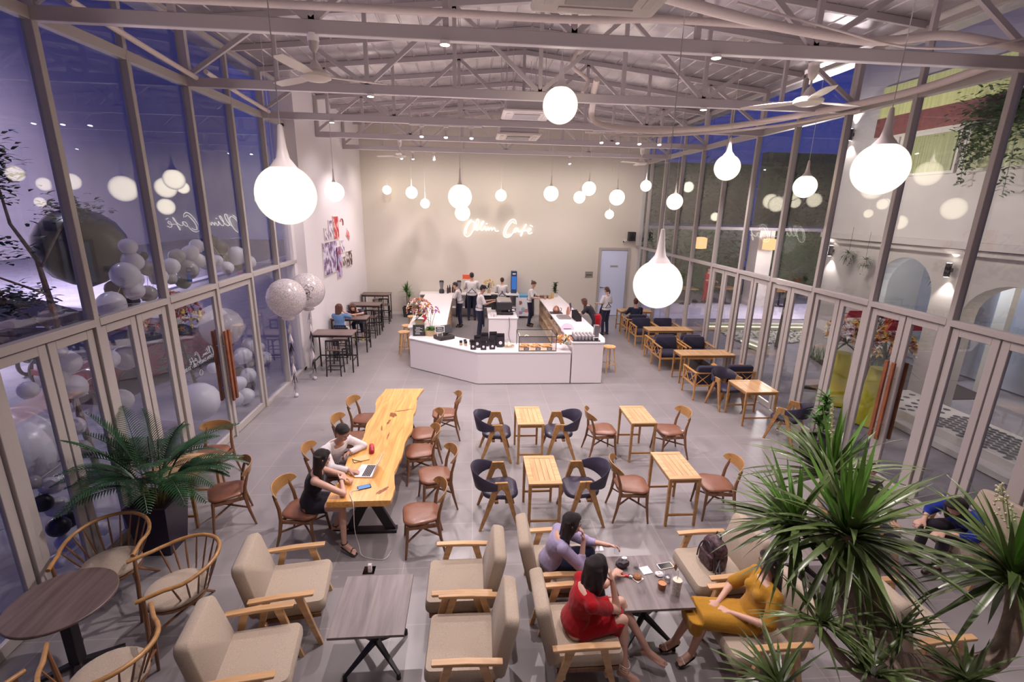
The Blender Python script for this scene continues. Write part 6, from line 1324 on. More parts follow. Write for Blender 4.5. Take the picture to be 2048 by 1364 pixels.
def cap(mb, p, q, r0, r1):
    p, q = Vector(p), Vector(q); n = 5; pts = []; rr = []; d = (q-p)
    L = d.length or 1e-4; d = d/L
    for k in range(n): a = pi/2*(1-k/n); pts.append(p-d*r0*sin(a)); rr.append(max(1e-3, r0*cos(a)))
    pts.append(p); rr.append(r0); pts.append(q); rr.append(r1)
    for k in range(1, n+1): a = pi/2*k/n; pts.append(q+d*r1*sin(a)); rr.append(max(1e-3, r1*cos(a)))
    mb.tube(pts, rr, 14)
def ringloft(mb, secs, n=20):
    rings = []
    for c, lat, a, b, nrm in secs:
        c = Vector(c); lat = Vector(lat).normalized(); nrm = Vector(nrm).normalized(); dep = lat.cross(nrm).normalized()
        rings.append([c+lat*a*cos(2*pi*k/n)+dep*b*sin(2*pi*k/n) for k in range(n)])
    mb.loft(rings)
def hand(mb, W, d, nrm, side, curl=.5, s=1., spread=.12):
    """W wrist, d direction of the hand, nrm palm side, side +1/-1 thumb side along d x nrm"""
    W, d, nrm = Vector(W), Vector(d).normalized(), Vector(nrm); nrm = (nrm-d*nrm.dot(d)).normalized(); lat = d.cross(nrm)*side
    rings = []
    for t, a, b in ((-.015, .024, .019), (.02, .032, .016), (.055, .041, .014), (.085, .040, .012), (.092, .034, .008)):
        c = W+d*t*s; rings.append([c+lat*a*s*cos(2*pi*k/14)+nrm*b*s*sin(2*pi*k/14) for k in range(14)])
    mb.loft(rings)
    for i, (off, L) in enumerate(((.030, .066), (.010, .075), (-.011, .069), (-.030, .053))):
        p = W+d*.083*s+lat*off*s; a = .15+curl*.25+.06*i; dd = (d*cos(a)+nrm*sin(a)+lat*off*spread*18*.25).normalized()
        for k, f in enumerate((.42, .32, .26)):
            q = p+dd*L*f*s; cap(mb, p, q, .0088*s*(1-.1*k), .0080*s*(1-.12*k)); p = q; a2 = curl*.75; ax = lat*-1
            dd = (Matrix.Rotation(a2*(1 if ax.cross(dd).dot(nrm) > 0 else -1), 3, ax) @ dd).normalized()
    p = W+d*.022*s+lat*.026*s; dd = (d*.75+lat*.62+nrm*.25).normalized()
    for L, r in ((.035, .0125), (.030, .0105), (.025, .009)):
        q = p+dd*L*s; cap(mb, p, q, r*s, r*.9*s); p = q; dd = (dd+d*.35+nrm*.12*curl).normalized()
def person(label, base, P, C, Hd, face, sh, arms, legs, skin='light', female=True, top=None, bottom=None, hair=('short', 'black'), vox=.0075, group=None, shoes=None, neckw=.05, extra=None, s=1., hips=None):
    """P pelvis, C base of neck, Hd head centre, face direction; sh shoulder lateral vector (towards the person's right);
    arms = [(elbow, wrist, hand dir, palm normal, curl), ...] right, left; legs = [(knee, ankle, toe), ...] right, left"""
    t = thing('person', label, 'person', (base[0], base[1], base[2] if len(base) > 2 else 0), 0, group); B = t.location.copy()
    V3 = lambda p: Vector(p)-B
    P, C, Hd = V3(P), V3(C), V3(Hd); face = Vector(face).normalized(); sh = Vector(sh).normalized(); hp = Vector(hips).normalized() if hips else Vector((sh.x, sh.y, 0)).normalized()
    far = vox > .011; mb = MB(); up = (C-P).normalized(); shw = (.165 if female else .19)*s
    def torso(mb, o=0., s0=-.12, s1=1., hipk=1.):
        secs = []; T = [(-.14, .12, .085), (-.06, .155, .105), (.0, .165, .115), (.18, .148, .105), (.38, .122 if female else .14, .092), (.62, .145 if female else .16, .108), (.80, .158 if female else .178, .10), (.93, .145 if female else .165, .075), (1.0, .10, .055), (1.06, .05, .045)]
        L = (C-P).length
        for u, a, b in T:
            if s0 <= u <= s1+.001: 
                lat = hp.lerp(sh, min(1, max(0, u))); bend = (Vector((0, 0, 1)) if u < 0 else up); c = P+(up*L*u if u > 0 else Vector((0, 0, 1))*L*u*.7)
                secs.append((c, lat, (a+o)*s*(hipk if u < .2 else 1), (b+o)*s, bend))
        ringloft(mb, secs)
    torso(mb)
    if female: 
        fr = sh.cross(up)*-1; fr = up.cross(sh)
        for k in (-1, 1): mb.sph(P+up*(C-P).length*.68+sh*.07*k*s+fr*.075*s, .055*s, 12, 8)
    fwd = up.cross(sh)                       # chest normal
    cap(mb, C-up*.03, Hd-Vector((0, 0, .06))*s, neckw*s, (neckw-.006)*s)
    sho = [C+sh*shw*k-up*.055*s for k in (1, -1)]
    for S_, a, k in zip(sho, arms, (1, -1)):
        E_, W_ = V3(a[0]), V3(a[1]); cap(mb, C-up*.05*s, S_, .05*s, .052*s); cap(mb, S_, E_, .047*s, .036*s); cap(mb, E_, W_, .036*s, .024*s); cap(mb, E_.lerp(W_, .15), E_.lerp(W_, .4), .037*s, .033*s)
        if not far: hand(mb, W_, a[2], a[3], a[5] if len(a) > 5 else 1, a[4], s)
        else:
            d = Vector(a[2]).normalized(); hand(mb, W_, a[2], a[3], 1, a[4], s*1.15)
    for l, k in zip(legs, (1, -1)):
        K, A_, T_ = V3(l[0]), V3(l[1]), V3(l[2]); H_ = P+hp*.085*k*s-Vector((0, 0, .02))
        cap(mb, H_, K, .082*s, .052*s); cap(mb, K, A_, .050*s, .031*s); cap(mb, K.lerp(A_, .15), K.lerp(A_, .42), .049*s, .046*s)
        d = (T_-A_); heel = A_-Vector((d.x, d.y, 0)).normalized()*.035*s+V(0, 0, -.025*s); cap(mb, heel, A_, .03*s, .032*s); cap(mb, A_+V(0, 0, -.01), T_-d*.25, .033*s, .027*s)
        lat = d.normalized().cross(V(0, 0, 1)).normalized(); ringloft(mb, [(heel.lerp(T_, u), lat, w_*s, h_*s, d) for u, w_, h_ in ((0, .025, .02), (.3, .032, .024), (.62, .042, .020), (.85, .040, .014), (.95, .03, .011))], 12)
        if not far and shoes is None or (shoes and shoes[0] == 'sandal' and not far):
            for j in range(5): q = T_-d.normalized()*(.03+.008*abs(j-1))+lat*(-.03+.015*j)*k*-1; cap(mb, q, q+d.normalized()*.028*(1.15-.12*j), .010*s, .008*s)
    # head
    rt = face.cross(Vector((0, 0, 1))).normalized(); hu = rt.cross(face).normalized(); R = Matrix((rt, face, hu)).transposed(); hs = s*1.0
    def hp_(x, y, z): return Hd+R @ Vector((x, y, z))*hs
    def he(x, y, z, a, b, c, mb_=None, n=18): (mb_ or mb).sph(hp_(x, y, z), (a*hs, b*hs, c*hs), n, 12, R)
    he(0, -.012, .028, .073, .090, .085); he(0, .022, -.028, .060, .062, .075); he(0, .050, -.072, .034, .030, .026); he(0, .035, -.055, .048, .042, .035)
    he(0, .080, -.012, .013, .016, .024); he(0, .092, -.022, .012, .012, .010); he(.0, .074, -.052, .022, .012, .007); he(0, .073, -.061, .019, .012, .007)
    for k in (-1, 1): he(.075*k, -.008, -.010, .008, .018, .028); he(.034*k, .063, -.018, .020, .016, .016); he(.03*k, .071, .022, .022, .010, .007)
    body = skinmesh(mb, 'body', m_skins[skin], t, vox, 2 if not far else 2)
    if not far:
        for k in (-1, 1):
            e = MB().sph(hp_(.031*k, .071, .003), (.013*hs, .008*hs, .0065*hs), 10, 6, R).build('eye', m_eyew, t); MB().sph(hp_(.031*k, .078, .002), (.0055*hs, .003*hs, .0055*hs), 8, 5, R).build('iris', m_eye, e)
            MB().tube([hp_(.014*k, .083, .018), hp_(.031*k, .084, .024), hp_(.048*k, .076, .019)], .0035*hs, 6).build('eyebrow', m_hairs[hair[1]], t)
        MB().sph(hp_(0, .084, -.056), (.020*hs, .007*hs, .008*hs), 10, 6, R).build('lips', m_lip, t)
    # hair
    h = MB(); st = hair[0]
    he(0, -.022, .045, .082, .093, .082, h); he(0, -.050, .015, .076, .062, .080, h); he(0, .035, .085, .060, .045, .032, h)
    if st == 'short': he(0, -.01, .095, .060, .070, .040, h)
    if st in ('long', 'wavy'):
        L = .30 if st == 'long' else .20
        bk = Vector((-face.x, -face.y, 0)).normalized()
        for k in range(-3, 4):
            a0 = hp_(.070*sin(k*.45), -.035-.045*cos(k*.45), .0); x = .078*sin(k*.45)
            mid = a0+V(0, 0, -.12*hs)+bk*.010; end = a0+V(0, 0, -L*hs)+bk*(.035 if abs(k) < 3 else .0)
            if st == 'wavy': mid += rt*.02*((k % 2)*2-1)
            h.tube([a0+V(0, 0, .05), a0, mid, end, end+V(0, 0, -.04)], [.03*hs, .034*hs, .034*hs, .026*hs, .006], 8)
        for k in (-1, 1): h.tube([hp_(.045*k, .045, .085), hp_(.078*k, .030, .03), hp_(.086*k, .010, -.05), hp_(.082*k, .0, -.13)], [.015, .02, .022, .008], 8)
    if st == 'bun': he(0, -.115, .075 if female else .04, .038, .036, .036, h)
    if st == 'pony': h.tube([hp_(0, -.09, .05), hp_(0, -.13, .0), hp_(.01, -.135, -.08), hp_(0, -.12, -.15)], [.024, .034, .030, .008], 8)
    skinmesh(h, 'hair', m_hairs[hair[1]], t, max(vox, .008), 2, disp=.006 if not far else 0)
    # clothing
    cv = max(vox*1.2, .011); g = .011 if not far else .014
    if top:
        c = MB(); torso(c, g, -.10 if top.get('long') else -.02, .93 if top.get('low') else .985)
        if female:
            for k in (-1, 1): c.sph(P+up*(C-P).length*.68+sh*.07*k*s+fwd*.078*s, .062*s, 12, 8)
        if not top.get('bare'):
            for S_, a in zip(sho, arms):
                E_, W_ = V3(a[0]), V3(a[1]); sl = top.get('sleeve', .5)
                c.sph(S_, .066*s, 12, 8); c.tube([C-up*.05*s, S_], [.062*s, .064*s], 12)
                c.tube([S_, S_.lerp(E_, min(1, sl*1.0))], [.062*s, (.052+.012*top.get('puff', 0))*s], 14)
                if sl > 1: c.sph(E_, .050*s, 12, 8); c.tube([E_, E_.lerp(W_, min(1, sl-1))], [.050*s, .040*s], 14)
        skinmesh(c, top.get('name', 'shirt'), top['mat'], t, cv, 3, disp=.010 if not far else .006)
    if bottom:
        c = MB(); torso(c, g*.9, -.14, .2)
        kind = bottom['kind']; cov = bottom.get('len', .9)
        for l, k in zip(legs, (1, -1)):
            K, A_ = V3(l[0]), V3(l[1]); H_ = P+hp*.085*k*s-Vector((0, 0, .02))
            if kind == 'trousers': c.tube([H_, K], [.095*s, .066*s], 16); c.sph(K, .066*s, 12, 8); c.tube([K, K.lerp(A_, cov)], [.066*s, .052*s], 16)
            else: c.tube([H_, H_.lerp(K, cov)], [.102*s, .084*s], 16)
        if kind == 'skirt':
            K0, K1 = V3(legs[0][0]), V3(legs[1][0]); H0 = P+hp*.085*s; H1 = P-hp*.085*s; n = 8
            for j in range(1, n): u = j/n; c.tube([H0.lerp(H1, u)-V(0, 0, .02), H0.lerp(H1, u).lerp(K0.lerp(K1, u), cov)], [.100*s, .083*s], 12)
            if bottom.get('flare'):
                for j in range(n+1): u = j/n; q = H0.lerp(H1, u).lerp(K0.lerp(K1, u), cov+.06); c.tube([q+V(0, 0, .01), q+V(0, 0, -.15)], [.082*s, .055*s], 10)
        skinmesh(c, bottom.get('name', kind), bottom['mat'], t, cv, 3, disp=.008 if not far else .005)
    if shoes:
        for l, k in zip(legs, (1, -1)):
            A_, T_ = V3(l[1]), V3(l[2]); d = T_-A_; fl = Vector((d.x, d.y, 0)).normalized(); lat = fl.cross(V(0, 0, 1)); heel = A_-fl*.04*s+V(0, 0, -.03*s); sol = MB()
            if shoes[0] == 'sandal':
                ringloft(sol, [(heel.lerp(T_, u)+V(0, 0, -.022), lat, w_*s, .008*s, d) for u, w_ in ((-.05, .02), (.1, .03), (.5, .038), (.8, .045), (1.02, .03))], 12); o = sol.build('sandal_sole', shoes[1], t)
                MB().tube([T_-d*.3+lat*.045, T_-d*.28+V(0, 0, .035), T_-d*.3-lat*.045], .006, 6, flat=.5).tube([A_+lat*.036+V(0, 0, .0), A_+fl*.03+V(0, 0, .01), A_-lat*.036, A_-fl*.036, A_+lat*.036], .006, 6).build('sandal_straps', shoes[2], t)
            else:
                c = MB(); cap(c, heel, T_-d*.15, .038*s, .036*s); cap(c, A_+V(0, 0, -.005), T_-d*.35, .040*s, .036*s); skinmesh(c, 'shoe', shoes[1], t, max(cv, .012), 2)
    if extra: extra(t, dict(P=P, C=C, up=up, sh=sh, fwd=fwd, s=s, H=hp_, R=R, B=B, V3=V3, legs=legs, arms=arms, hp=hp, sho=sho))
    return t
c_white = fabric('shirt_white', (.66, .62, .63), .06, 200, .2); c_black = fabric('dress_black', (.012, .009, .018), .3, 220, .3); c_lav = fabric('shirt_lavender', (.36, .31, .48), .08, 200, .2)
c_red = fabric('dress_red', (.33, .004, .010), .15, 200, .3); c_must = fabric('dress_mustard', (.40, .20, .02), .14, 200, .4); c_denim = fabric('denim_blue', (.10, .18, .34), .25, 200, .4); c_navyc = fabric('cloth_navy', (.02, .022, .05), .3, 200, .3)
c_apron = fabric('apron_navy', (.022, .02, .045), .2, 200, .3); c_blue = fabric('cloth_blue', (.012, .03, .26), .2, 160, .3); c_pink = fabric('cloth_pink', (.60, .35, .33), .1, 160, .2); c_stripe = fabric('cloth_dark', (.03, .025, .035), .3, 160, .3)
m_shoe = mat('shoe_dark', (.03, .015, .012), .4); m_strap = mat('strap_pale', (.62, .48, .38), .5)

def specs(t, k):
    H = k['H']; mb = MB()
    for q in (-1, 1): mb.tube([H(.032*q+.022*cos(a), .088, .002+.020*sin(a)) for a in [2*pi*j/16 for j in range(16)]], .0014, 5, closed=True); mb.tube([H(.054*q, .088, .006), H(.078*q, 0, .006)], .0014, 5)
    mb.tube([H(-.01, .089, .004), H(.01, .089, .004)], .0014, 5); mb.build('glasses', m_chrome, t)
# man in white at the slab table
def watch(t, k):
    W = k['V3'](k['arms'][1][1]); E_ = k['V3'](k['arms'][1][0]); d = (W-E_).normalized(); _, x, y = frame(d); p = W-d*.03
    MB().tube([p+x*.031*cos(a)+y*.028*sin(a) for a in [2*pi*j/16 for j in range(16)]], .006, 6, closed=True, flat=2).build('watch_strap', m_shoe, t); MB().cone(p+V(0, 0, .026), p+V(0, 0, .036), .019, n=16).build('watch_face', m_chrome, t)
person('young man in a white long-sleeved shirt at the slab table, one hand on the laptop', (-1.98, 6.2), (-2.00, 6.22, .55), (-1.80, 6.05, .99), (-1.70, 5.97, 1.16), (.75, -.50, -.52), (-.55, -.80, 0),
       [((-1.80, 5.72, .80), (-1.56, 5.66, .785), (.96, -.20, -.06), (0, 0, -1), .35, -1), ((-1.52, 6.33, .785), (-1.68, 6.10, .80), (-.45, -.85, -.05), (.5, -.3, -.8), .9, 1)],
       [((-1.60, 6.05, .55), (-1.62, 6.0, .10), (-1.44, 5.98, .03)), ((-1.60, 6.35, .55), (-1.75, 6.4, .10), (-1.57, 6.42, .03))],
       skin='tan', female=False, top=dict(mat=c_white, sleeve=1.93, long=1), bottom=dict(kind='trousers', mat=mat('trousers_grey', (.22, .20, .22), .8), len=.95), hair=('short', 'black'), vox=.0065, shoes=('shoe', m_shoe), extra=watch)
# woman in black
def ankle(t, k):
    for l in k['legs']:
        A_ = k['V3'](l[1]); MB().tube([A_+V(.037*cos(a), .037*sin(a), .01) for a in [2*pi*j/14 for j in range(14)]], .005, 6, closed=True).build('ankle_strap', m_black, t)
    W = k['V3'](k['arms'][0][1]); MB().tube([W+V(.032*cos(a), .032*sin(a)*.3, .032*sin(a)) for a in [2*pi*j/14 for j in range(14)]], .004, 6, closed=True).build('bracelet', m_black, t)
person('long-haired woman in a sleeveless black dress at the near end of the slab table', (-2.0, 5.35), (-1.98, 5.36, .55), (-1.84, 5.33, .98), (-1.77, 5.32, 1.15), (.80, .35, -.28), (.15, -1, 0),
       [((-1.50, 5.13, .79), (-1.58, 5.36, .81), (.05, .9, .25), (-.6, .1, -.6), .9, 1), ((-1.62, 5.55, .79), (-1.56, 5.46, .80), (.7, -.5, .1), (0, -.5, -.8), .7, -1)],
       [((-1.56, 5.22, .56), (-1.53, 5.10, .13), (-1.38, 5.03, .04)), ((-1.56, 5.42, .55), (-1.72, 5.45, .13), (-1.56, 5.52, .04))],
       top=dict(mat=c_black, bare=1, low=1, name='dress_bodice'), bottom=dict(kind='skirt', mat=c_black, len=.55, name='dress_skirt'), hair=('long', 'black'), vox=.0065, shoes=('sandal', m_black, m_black), extra=ankle, s=.95)
# woman in lavender
person('woman with glasses and dark hair in a lavender shirt, chin on hand', (.84, 4.16), (.80, 4.22, .52), (.90, 4.13, .89), (.99, 4.11, 1.04), (.95, -.10, -.15), (.0, -1, 0),
       [((1.08, 4.00, .62), (1.12, 4.12, .85), (-.2, .1, 1), (-.8, .1, .1), .9, 1), ((1.22, 4.38, .62), (1.42, 4.22, .68), (.8, -.4, .1), (0, -.6, -.5), .8, -1)],
       [((1.26, 4.17, .50), (1.36, 4.12, .10), (1.52, 4.10, .04)), ((1.26, 4.36, .50), (1.32, 4.40, .10), (1.48, 4.42, .04))],
       top=dict(mat=c_lav, sleeve=1.45, long=1, puff=1), bottom=dict(kind='trousers', mat=c_navyc), hair=('wavy', 'black'), vox=.007, shoes=('shoe', m_shoe), extra=specs, s=.95)
tumbler(1.50, 4.19, CZ, .035, .09, 'clear glass held by the woman in lavender', None)
# woman in red
def redlace(t, k):
    A_ = k['V3'](k['legs'][0][1]); mb = MB()
    for z in (.03, .055, .08, .105): mb.tube([A_+V((.040+z*.06)*cos(a), (.040+z*.06)*sin(a), z-.02+.012*sin(a*2)) for a in [2*pi*j/14 for j in range(14)]], .0035, 5, closed=True)
    mb.build('lace_straps', m_strap, t)
person('woman in a red dress seen from behind, elbow on the coffee table, one foot bare', (.95, 3.46), (.90, 3.44, .52), (.99, 3.40, .92), (1.07, 3.44, 1.08), (.80, .55, -.05), (.10, -1, 0),
       [((1.28, 3.42, .64), (1.24, 3.52, .88), (-.35, .15, .9), (-.6, .2, -.3), .6, 1), ((1.24, 3.70, .66), (1.36, 3.82, .66), (.7, .6, .05), (0, .2, -1), .5, -1)],
       [((1.33, 3.40, .55), (1.34, 3.28, .11), (1.48, 3.22, .035)), ((1.34, 3.53, .62), (1.58, 3.38, .22), (1.74, 3.30, .12))],
       top=dict(mat=c_red, low=1, sleeve=.62, puff=1, name='dress_bodice'), bottom=dict(kind='skirt', mat=c_red, len=.80, name='dress_skirt', flare=1), hair=('wavy', 'black'), vox=.0065, extra=redlace, s=.97)
t = thing('sandal', 'empty pale laced sandal on the floor below the bare foot at the bottom edge', 'shoe', (1.46, 3.02, 0), D(20)); MB().prism(rsq(.08, .24, .035), 0, .015).build('sole', m_strap, t); MB().tube([(-.04, .03, .012), (0, .04, .05), (.04, .03, .012)], .006, 6).tube([(-.04, -.02, .012), (0, -.02, .055), (.04, -.02, .012)], .006, 6).build('straps', m_strap, t)
# woman in mustard
person('woman in a mustard dress with clasped hands, behind the sword leaves', (2.50, 3.38), (2.52, 3.40, .53), (2.62, 3.40, .92), (2.62, 3.42, 1.09), (-.95, .15, -.2), (0, 1, 0),
       [((2.46, 3.66, .66), (2.25, 3.50, .60), (-.8, -.5, 0), (-.2, .1, -.9), .9, -1), ((2.52, 3.16, .66), (2.30, 3.38, .60), (-.7, .6, .05), (-.2, .1, -.9), .9, 1)],
       [((2.08, 3.54, .53), (1.92, 3.56, .12), (1.78, 3.54, .045)), ((2.08, 3.38, .53), (2.02, 3.42, .12), (1.88, 3.38, .045))],
       skin='light', top=dict(mat=c_must, sleeve=1.1, long=1, puff=1, name='dress_bodice'), bottom=dict(kind='skirt', mat=c_must, len=1.1, name='dress_skirt', flare=1), hair=('long', 'black'), vox=.007, shoes=('sandal', m_shoe, m_white), s=.95)
# guests hidden behind the plant
person('guest in a royal blue top sitting by the right glass, half hidden by the plant', (5.85, 4.5), (5.85, 4.50, .52), (5.57, 4.42, .84), (5.42, 4.36, .92), (-.7, -.2, -.7), (-.2, 1, 0),
       [((5.52, 4.72, .64), (5.36, 4.60, .58), (-.9, -.2, -.2), (0, 0, -1), .5, -1), ((5.54, 4.18, .64), (5.38, 4.36, .58), (-.9, .1, -.2), (0, 0, -1), .5, 1)],
       [((5.43, 4.62, .50), (5.40, 4.62, .10), (5.25, 4.62, .04)), ((5.43, 4.38, .50), (5.40, 4.36, .10), (5.25, 4.36, .04))],
       female=True, top=dict(mat=c_blue, sleeve=1.5, long=1, puff=1), bottom=dict(kind='trousers', mat=c_stripe, len=.9), hair=('wavy', 'black'), vox=.012, shoes=('shoe', m_shoe))
person('guest with bare lower legs and dark clothes behind the plant leaves', (4.72, 4.78), (4.72, 4.84, .53), (4.74, 4.90, .93), (4.74, 4.84, 1.10), (-.4, -.9, -.2), (-1, .1, 0),
       [((4.48, 4.72, .66), (4.58, 4.52, .62), (.3, -.9, 0), (0, 0, -1), .5, 1), ((5.0, 4.74, .66), (4.88, 4.52, .62), (-.3, -.9, 0), (0, 0, -1), .5, -1)],
       [((4.62, 4.42, .52), (4.60, 4.34, .10), (4.58, 4.18, .035)), ((4.82, 4.42, .52), (4.86, 4.32, .10), (4.88, 4.16, .035))],
       female=False, skin='warm', top=dict(mat=c_stripe, sleeve=.9, long=1), bottom=dict(kind='trousers', mat=c_stripe, len=.15, name='shorts'), hair=('short', 'black'), vox=.012)
# two guests at the high table
def phone_denim(t, k): MB().box(k['V3']((-3.60, 13.42, 1.27)), (.075, .012, .15), rz=.5).build('phone_case', m_white, t)
person('woman in a denim jacket with reddish hair seen from behind holding up a white phone', (-3.56, 13.18), (-3.60, 13.16, .76), (-3.62, 13.26, 1.17), (-3.62, 13.30, 1.33), (.35, .9, -.1), (1, -.1, 0),
       [((-3.36, 13.40, 1.05), (-3.56, 13.42, 1.22), (-.3, .1, .9), (-.2, .9, 0), .8, 1), ((-3.80, 13.46, 1.02), (-3.62, 13.62, 1.02), (.6, .6, 0), (0, 0, -1), .5, -1)],
       [((-3.48, 13.52, .70), (-3.46, 13.48, .28), (-3.44, 13.62, .22)), ((-3.68, 13.52, .70), (-3.68, 13.48, .28), (-3.68, 13.62, .22))],
       top=dict(mat=c_denim, sleeve=1.6, long=1), bottom=dict(kind='trousers', mat=c_white, len=.9), hair=('long', 'brown'), vox=.012, shoes=('shoe', m_white), extra=phone_denim, s=.93)
person('girl in dark clothes resting her head on folded arms on the high table', (-3.35, 14.4), (-3.34, 14.38, .76), (-3.36, 14.12, 1.10), (-3.42, 13.98, 1.20), (.2, -.85, -.45), (-1, -.1, 0),
       [((-3.62, 13.98, 1.03), (-3.45, 13.86, 1.02), (.8, -.2, 0), (0, 0, -1), .6, -1), ((-3.14, 13.96, 1.03), (-3.32, 13.84, 1.03), (-.9, -.1, 0), (0, 0, -1), .6, 1)],
       [((-3.44, 14.02, .70), (-3.42, 14.10, .28), (-3.42, 13.96, .22)), ((-3.22, 14.02, .70), (-3.20, 14.10, .28), (-3.20, 13.96, .22))],
       top=dict(mat=c_navyc, sleeve=.8, long=1), bottom=dict(kind='trousers', mat=c_navyc, len=.6), hair=('long', 'brown'), vox=.012, shoes=('shoe', mat('shoe_yellow', (.5, .4, .08), .5)), s=.93)
# baristas ---------------------------------------------------------------
def apron(t, k):
    P, C, up, sh, fwd, s = k['P'], k['C'], k['up'], k['sh'], k['fwd'], k['s']; L = (C-P).length; mb = MB()
    # bib and skirt wrapped on the front, straps crossed on the back
    for sg in (1,):
        R_ = []
        for u, w_, dd in ((-1.0 if k.get('long') else -1.0, .24, .15), (-.45, .24, .155), (.0, .20, .145), (.30, .14, .125), (.62, .10, .135)):
            c = P+up*L*u if u > 0 else P+V(0, 0, 1)*L*u; row = []
            for j in range(9): x = -1+2*j/8; row.append(c+sh*w_*x*s+fwd*(dd*sqrt(max(.05, 1-(x*.82)**2)))*s)
            R_.append(row)
        vs = [p for r in R_ for p in r]; fs = [(i*9+j, i*9+j+1, (i+1)*9+j+1, (i+1)*9+j) for i in range(4) for j in range(8)]; mb.add(vs, fs)
    o = mb.build('apron', c_apron, t, smooth=80); md = o.modifiers.new('s', 'SOLIDIFY'); md.thickness = .012
    st = MB()
    for q in (1, -1):
        a, b, c_, d_ = C+sh*.075*q*s+fwd*.02-up*.02, C+sh*.07*q*s-fwd*.085-up*.10, P+up*L*.45-fwd*.112, P+up*L*.18-sh*.13*q*s-fwd*.10
        st.tube([P+up*L*.62+sh*.085*q*s+fwd*.135, C+sh*.078*q*s+fwd*.075-up*.10, C+sh*.080*q*s+up*.012, b, c_, d_], .011, 6, flat=.5)
    st.tube([P+up*L*.16+sh*.165*cos(a)*s+fwd*.125*sin(a)*s for a in [2*pi*j/18 for j in range(18)]], .011, 6, closed=True, flat=.6); st.build('apron_straps', c_apron, t)
def stand(label, x, y, ang, h, arms, skin='light', female=True, hair=('short', 'black'), lean=0., look=(0, -.3), topm=None, botm=None, ap=True, shoes=('shoe', m_shoe), sleeve=.95, step=.0, bl=.96, extra=None, z0=0):
    s = h/1.70; f = V(cos(D(ang)), sin(D(ang)), 0); r = f.cross(V(0, 0, 1)); b = V(x, y, z0); P = b+V(0, 0, .93*s); up = (V(0, 0, 1)+f*lean).normalized(); C = P+up*.50*s; Hd = C+(up+f*.25).normalized()*.175*s; pt = lambda a, c, z: b+r*a*s+f*c*s+V(0, 0, z*s)
    A_ = []
    for k, a in zip((1, -1), arms):
        e, w_ = a[0], a[1]; E_ = pt(*e); W_ = pt(*w_); A_.append((E_, W_, (W_-E_), (0, 0, -1), .6, k*-1))
    legs = [(pt(.10*k, .03+step*k, .50), pt(.11*k, -.02+step*k*1.2, .08), pt(.13*k, .15+step*k*1.2, .03)) for k in (1, -1)]
    fa = f*cos(look[0])+r*sin(look[0])+V(0, 0, look[1])
    def ex(t, k):
        if ap: apron(t, k)
        if extra: extra(t, k)
    return person(label, (x, y, z0), P, C, Hd, fa, r, A_, legs, skin=skin, female=female, top=dict(mat=topm or c_white, sleeve=sleeve, long=1, puff=1), bottom=dict(kind='trousers', mat=botm or c_navyc, len=bl), hair=hair, vox=.012, shoes=shoes, s=s, extra=ex)
def capx(t, k): MB().sph(k['H'](0, -.01, .085), (.088, .10, .055), 16, 10, k['R']).sph(k['H'](0, .10, .07), (.06, .05, .012), 12, 6, k['R']).build('cap', c_apron, t)
ARM_F = [((.24, .12, 1.12), (.16, .38, 1.10)), ((-.24, .12, 1.12), (-.16, .36, 1.08))]
stand('male barista in cap and navy apron at the espresso machine', .22, 15.1, 8, 1.68, [((.22, .14, 1.14), (.12, .40, 1.20)), ((-.22, .16, 1.16), (-.10, .44, 1.22))], 'tan', False, ('short', 'black'), .10, (0, -.45), extra=capx)
stand('female barista with short dark hair facing left over the left counter arm', -.42, 16.6, 172, 1.56, [((.20, .20, 1.10), (.10, .46, 1.10)), ((-.20, .20, 1.10), (-.06, .46, 1.08))], 'light', True, ('short', 'black'), .22, (0, -.3))
stand('tall barista in white shirt with crossed apron straps seen from behind', -.02, 17.6, 92, 1.74, [((.26, .14, 1.12), (.20, .36, 1.12)), ((-.26, .14, 1.12), (-.18, .36, 1.12))], 'tan', False, ('short', 'black'), .12, (0, -.3))
stand('barista with hair in a bun seen from behind at the back counter', 1.08, 17.55, 90, 1.58, ARM_F, 'light', True, ('bun', 'brown'), .05, (0, -.3))
stand('female barista with brown hair preparing cups at the right arm of the counter', 2.02, 16.75, -12, 1.60, [((.24, .10, 1.12), (.24, .42, 1.12)), ((-.22, .20, 1.12), (-.10, .46, 1.12))], 'light', True, ('bun', 'brown'), .12, (.4, -.5), botm=c_navyc)
stand('waitress in white shirt with crossed straps standing near the pale blue door', 4.42, 15.5, 118, 1.60, [((.24, .02, 1.14), (.20, .28, 1.12)), ((-.24, .02, 1.14), (-.18, .28, 1.12))], 'light', True, ('pony', 'brown'), 0, (0, -.2), bl=.97)
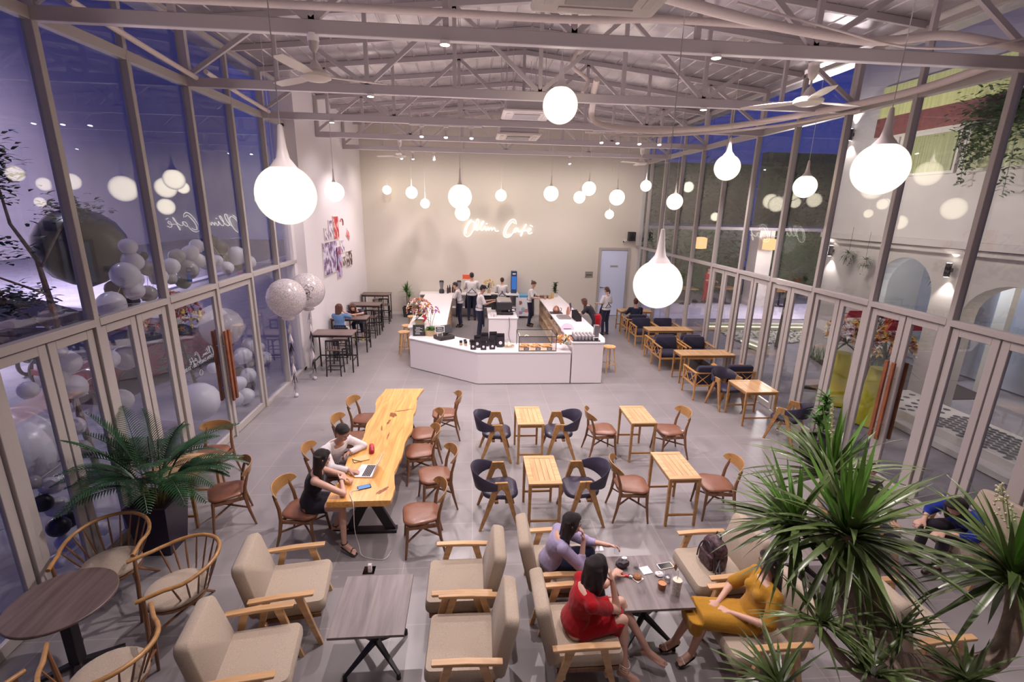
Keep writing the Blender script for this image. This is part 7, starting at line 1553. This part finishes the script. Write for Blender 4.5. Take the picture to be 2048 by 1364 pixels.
def redjacket(t, k):
    P, up, sh, fwd = k['P'], k['up'], k['sh'], k['fwd']; c = MB(); ringloft(c, [(P+V(0, 0, .12)-fwd*.05, sh, .17, .09, V(0, 0, 1)), (P+V(0, 0, -.02)-fwd*.10, sh, .20, .10, V(0, 0, 1)), (P+V(0, 0, -.30)-fwd*.09, sh, .17, .09, V(0, 0, 1)), (P+V(0, 0, -.42)-fwd*.06, sh, .10, .06, V(0, 0, 1))]); skinmesh(c, 'tied_jacket', c_red, t, .014, 2)
stand('customer in black with a red jacket round the waist leaning on the right counter', 3.72, 14.1, 150, 1.58, [((.18, .42, 1.10), (.06, .52, 1.08)), ((-.22, .40, 1.10), (-.10, .56, 1.07))], 'light', True, ('long', 'brown'), .75, (0, -.4), topm=c_stripe, botm=c_stripe, ap=False, shoes=('shoe', m_white), extra=redjacket)
# seated right guests
person('guest in navy with short hair sitting at the farthest right table, back to the camera', (5.36, 15.30), (5.36, 15.30, .54), (5.38, 15.38, .97), (5.38, 15.42, 1.14), (.1, 1, -.1), (1, 0, 0),
       [((5.62, 15.50, .74), (5.56, 15.76, .78), (-.2, .9, 0), (0, 0, -1), .5, 1), ((5.12, 15.50, .74), (5.18, 15.76, .78), (.2, .9, 0), (0, 0, -1), .5, -1)],
       [((5.46, 15.72, .52), (5.46, 15.76, .10), (5.46, 15.92, .04)), ((5.26, 15.72, .52), (5.26, 15.76, .10), (5.26, 15.92, .04))], female=False, skin='tan', top=dict(mat=c_navyc, sleeve=1.7, long=1), bottom=dict(kind='trousers', mat=c_stripe), hair=('short', 'brown'), vox=.013, shoes=('shoe', m_shoe))
# outside guests
stand('person in a red jacket standing on the far garden terrace', 10.7, 21.4, -60, 1.65, ARM_F, 'light', True, ('short', 'brown'), .05, (0, -.2), topm=c_red, botm=c_red, ap=False)
stand('person in a pale pink top on the far terrace left of the red one', 9.3, 21.8, -60, 1.5, ARM_F, 'light', True, ('long', 'brown'), .1, (0, -.2), topm=c_pink, botm=c_pink, ap=False)
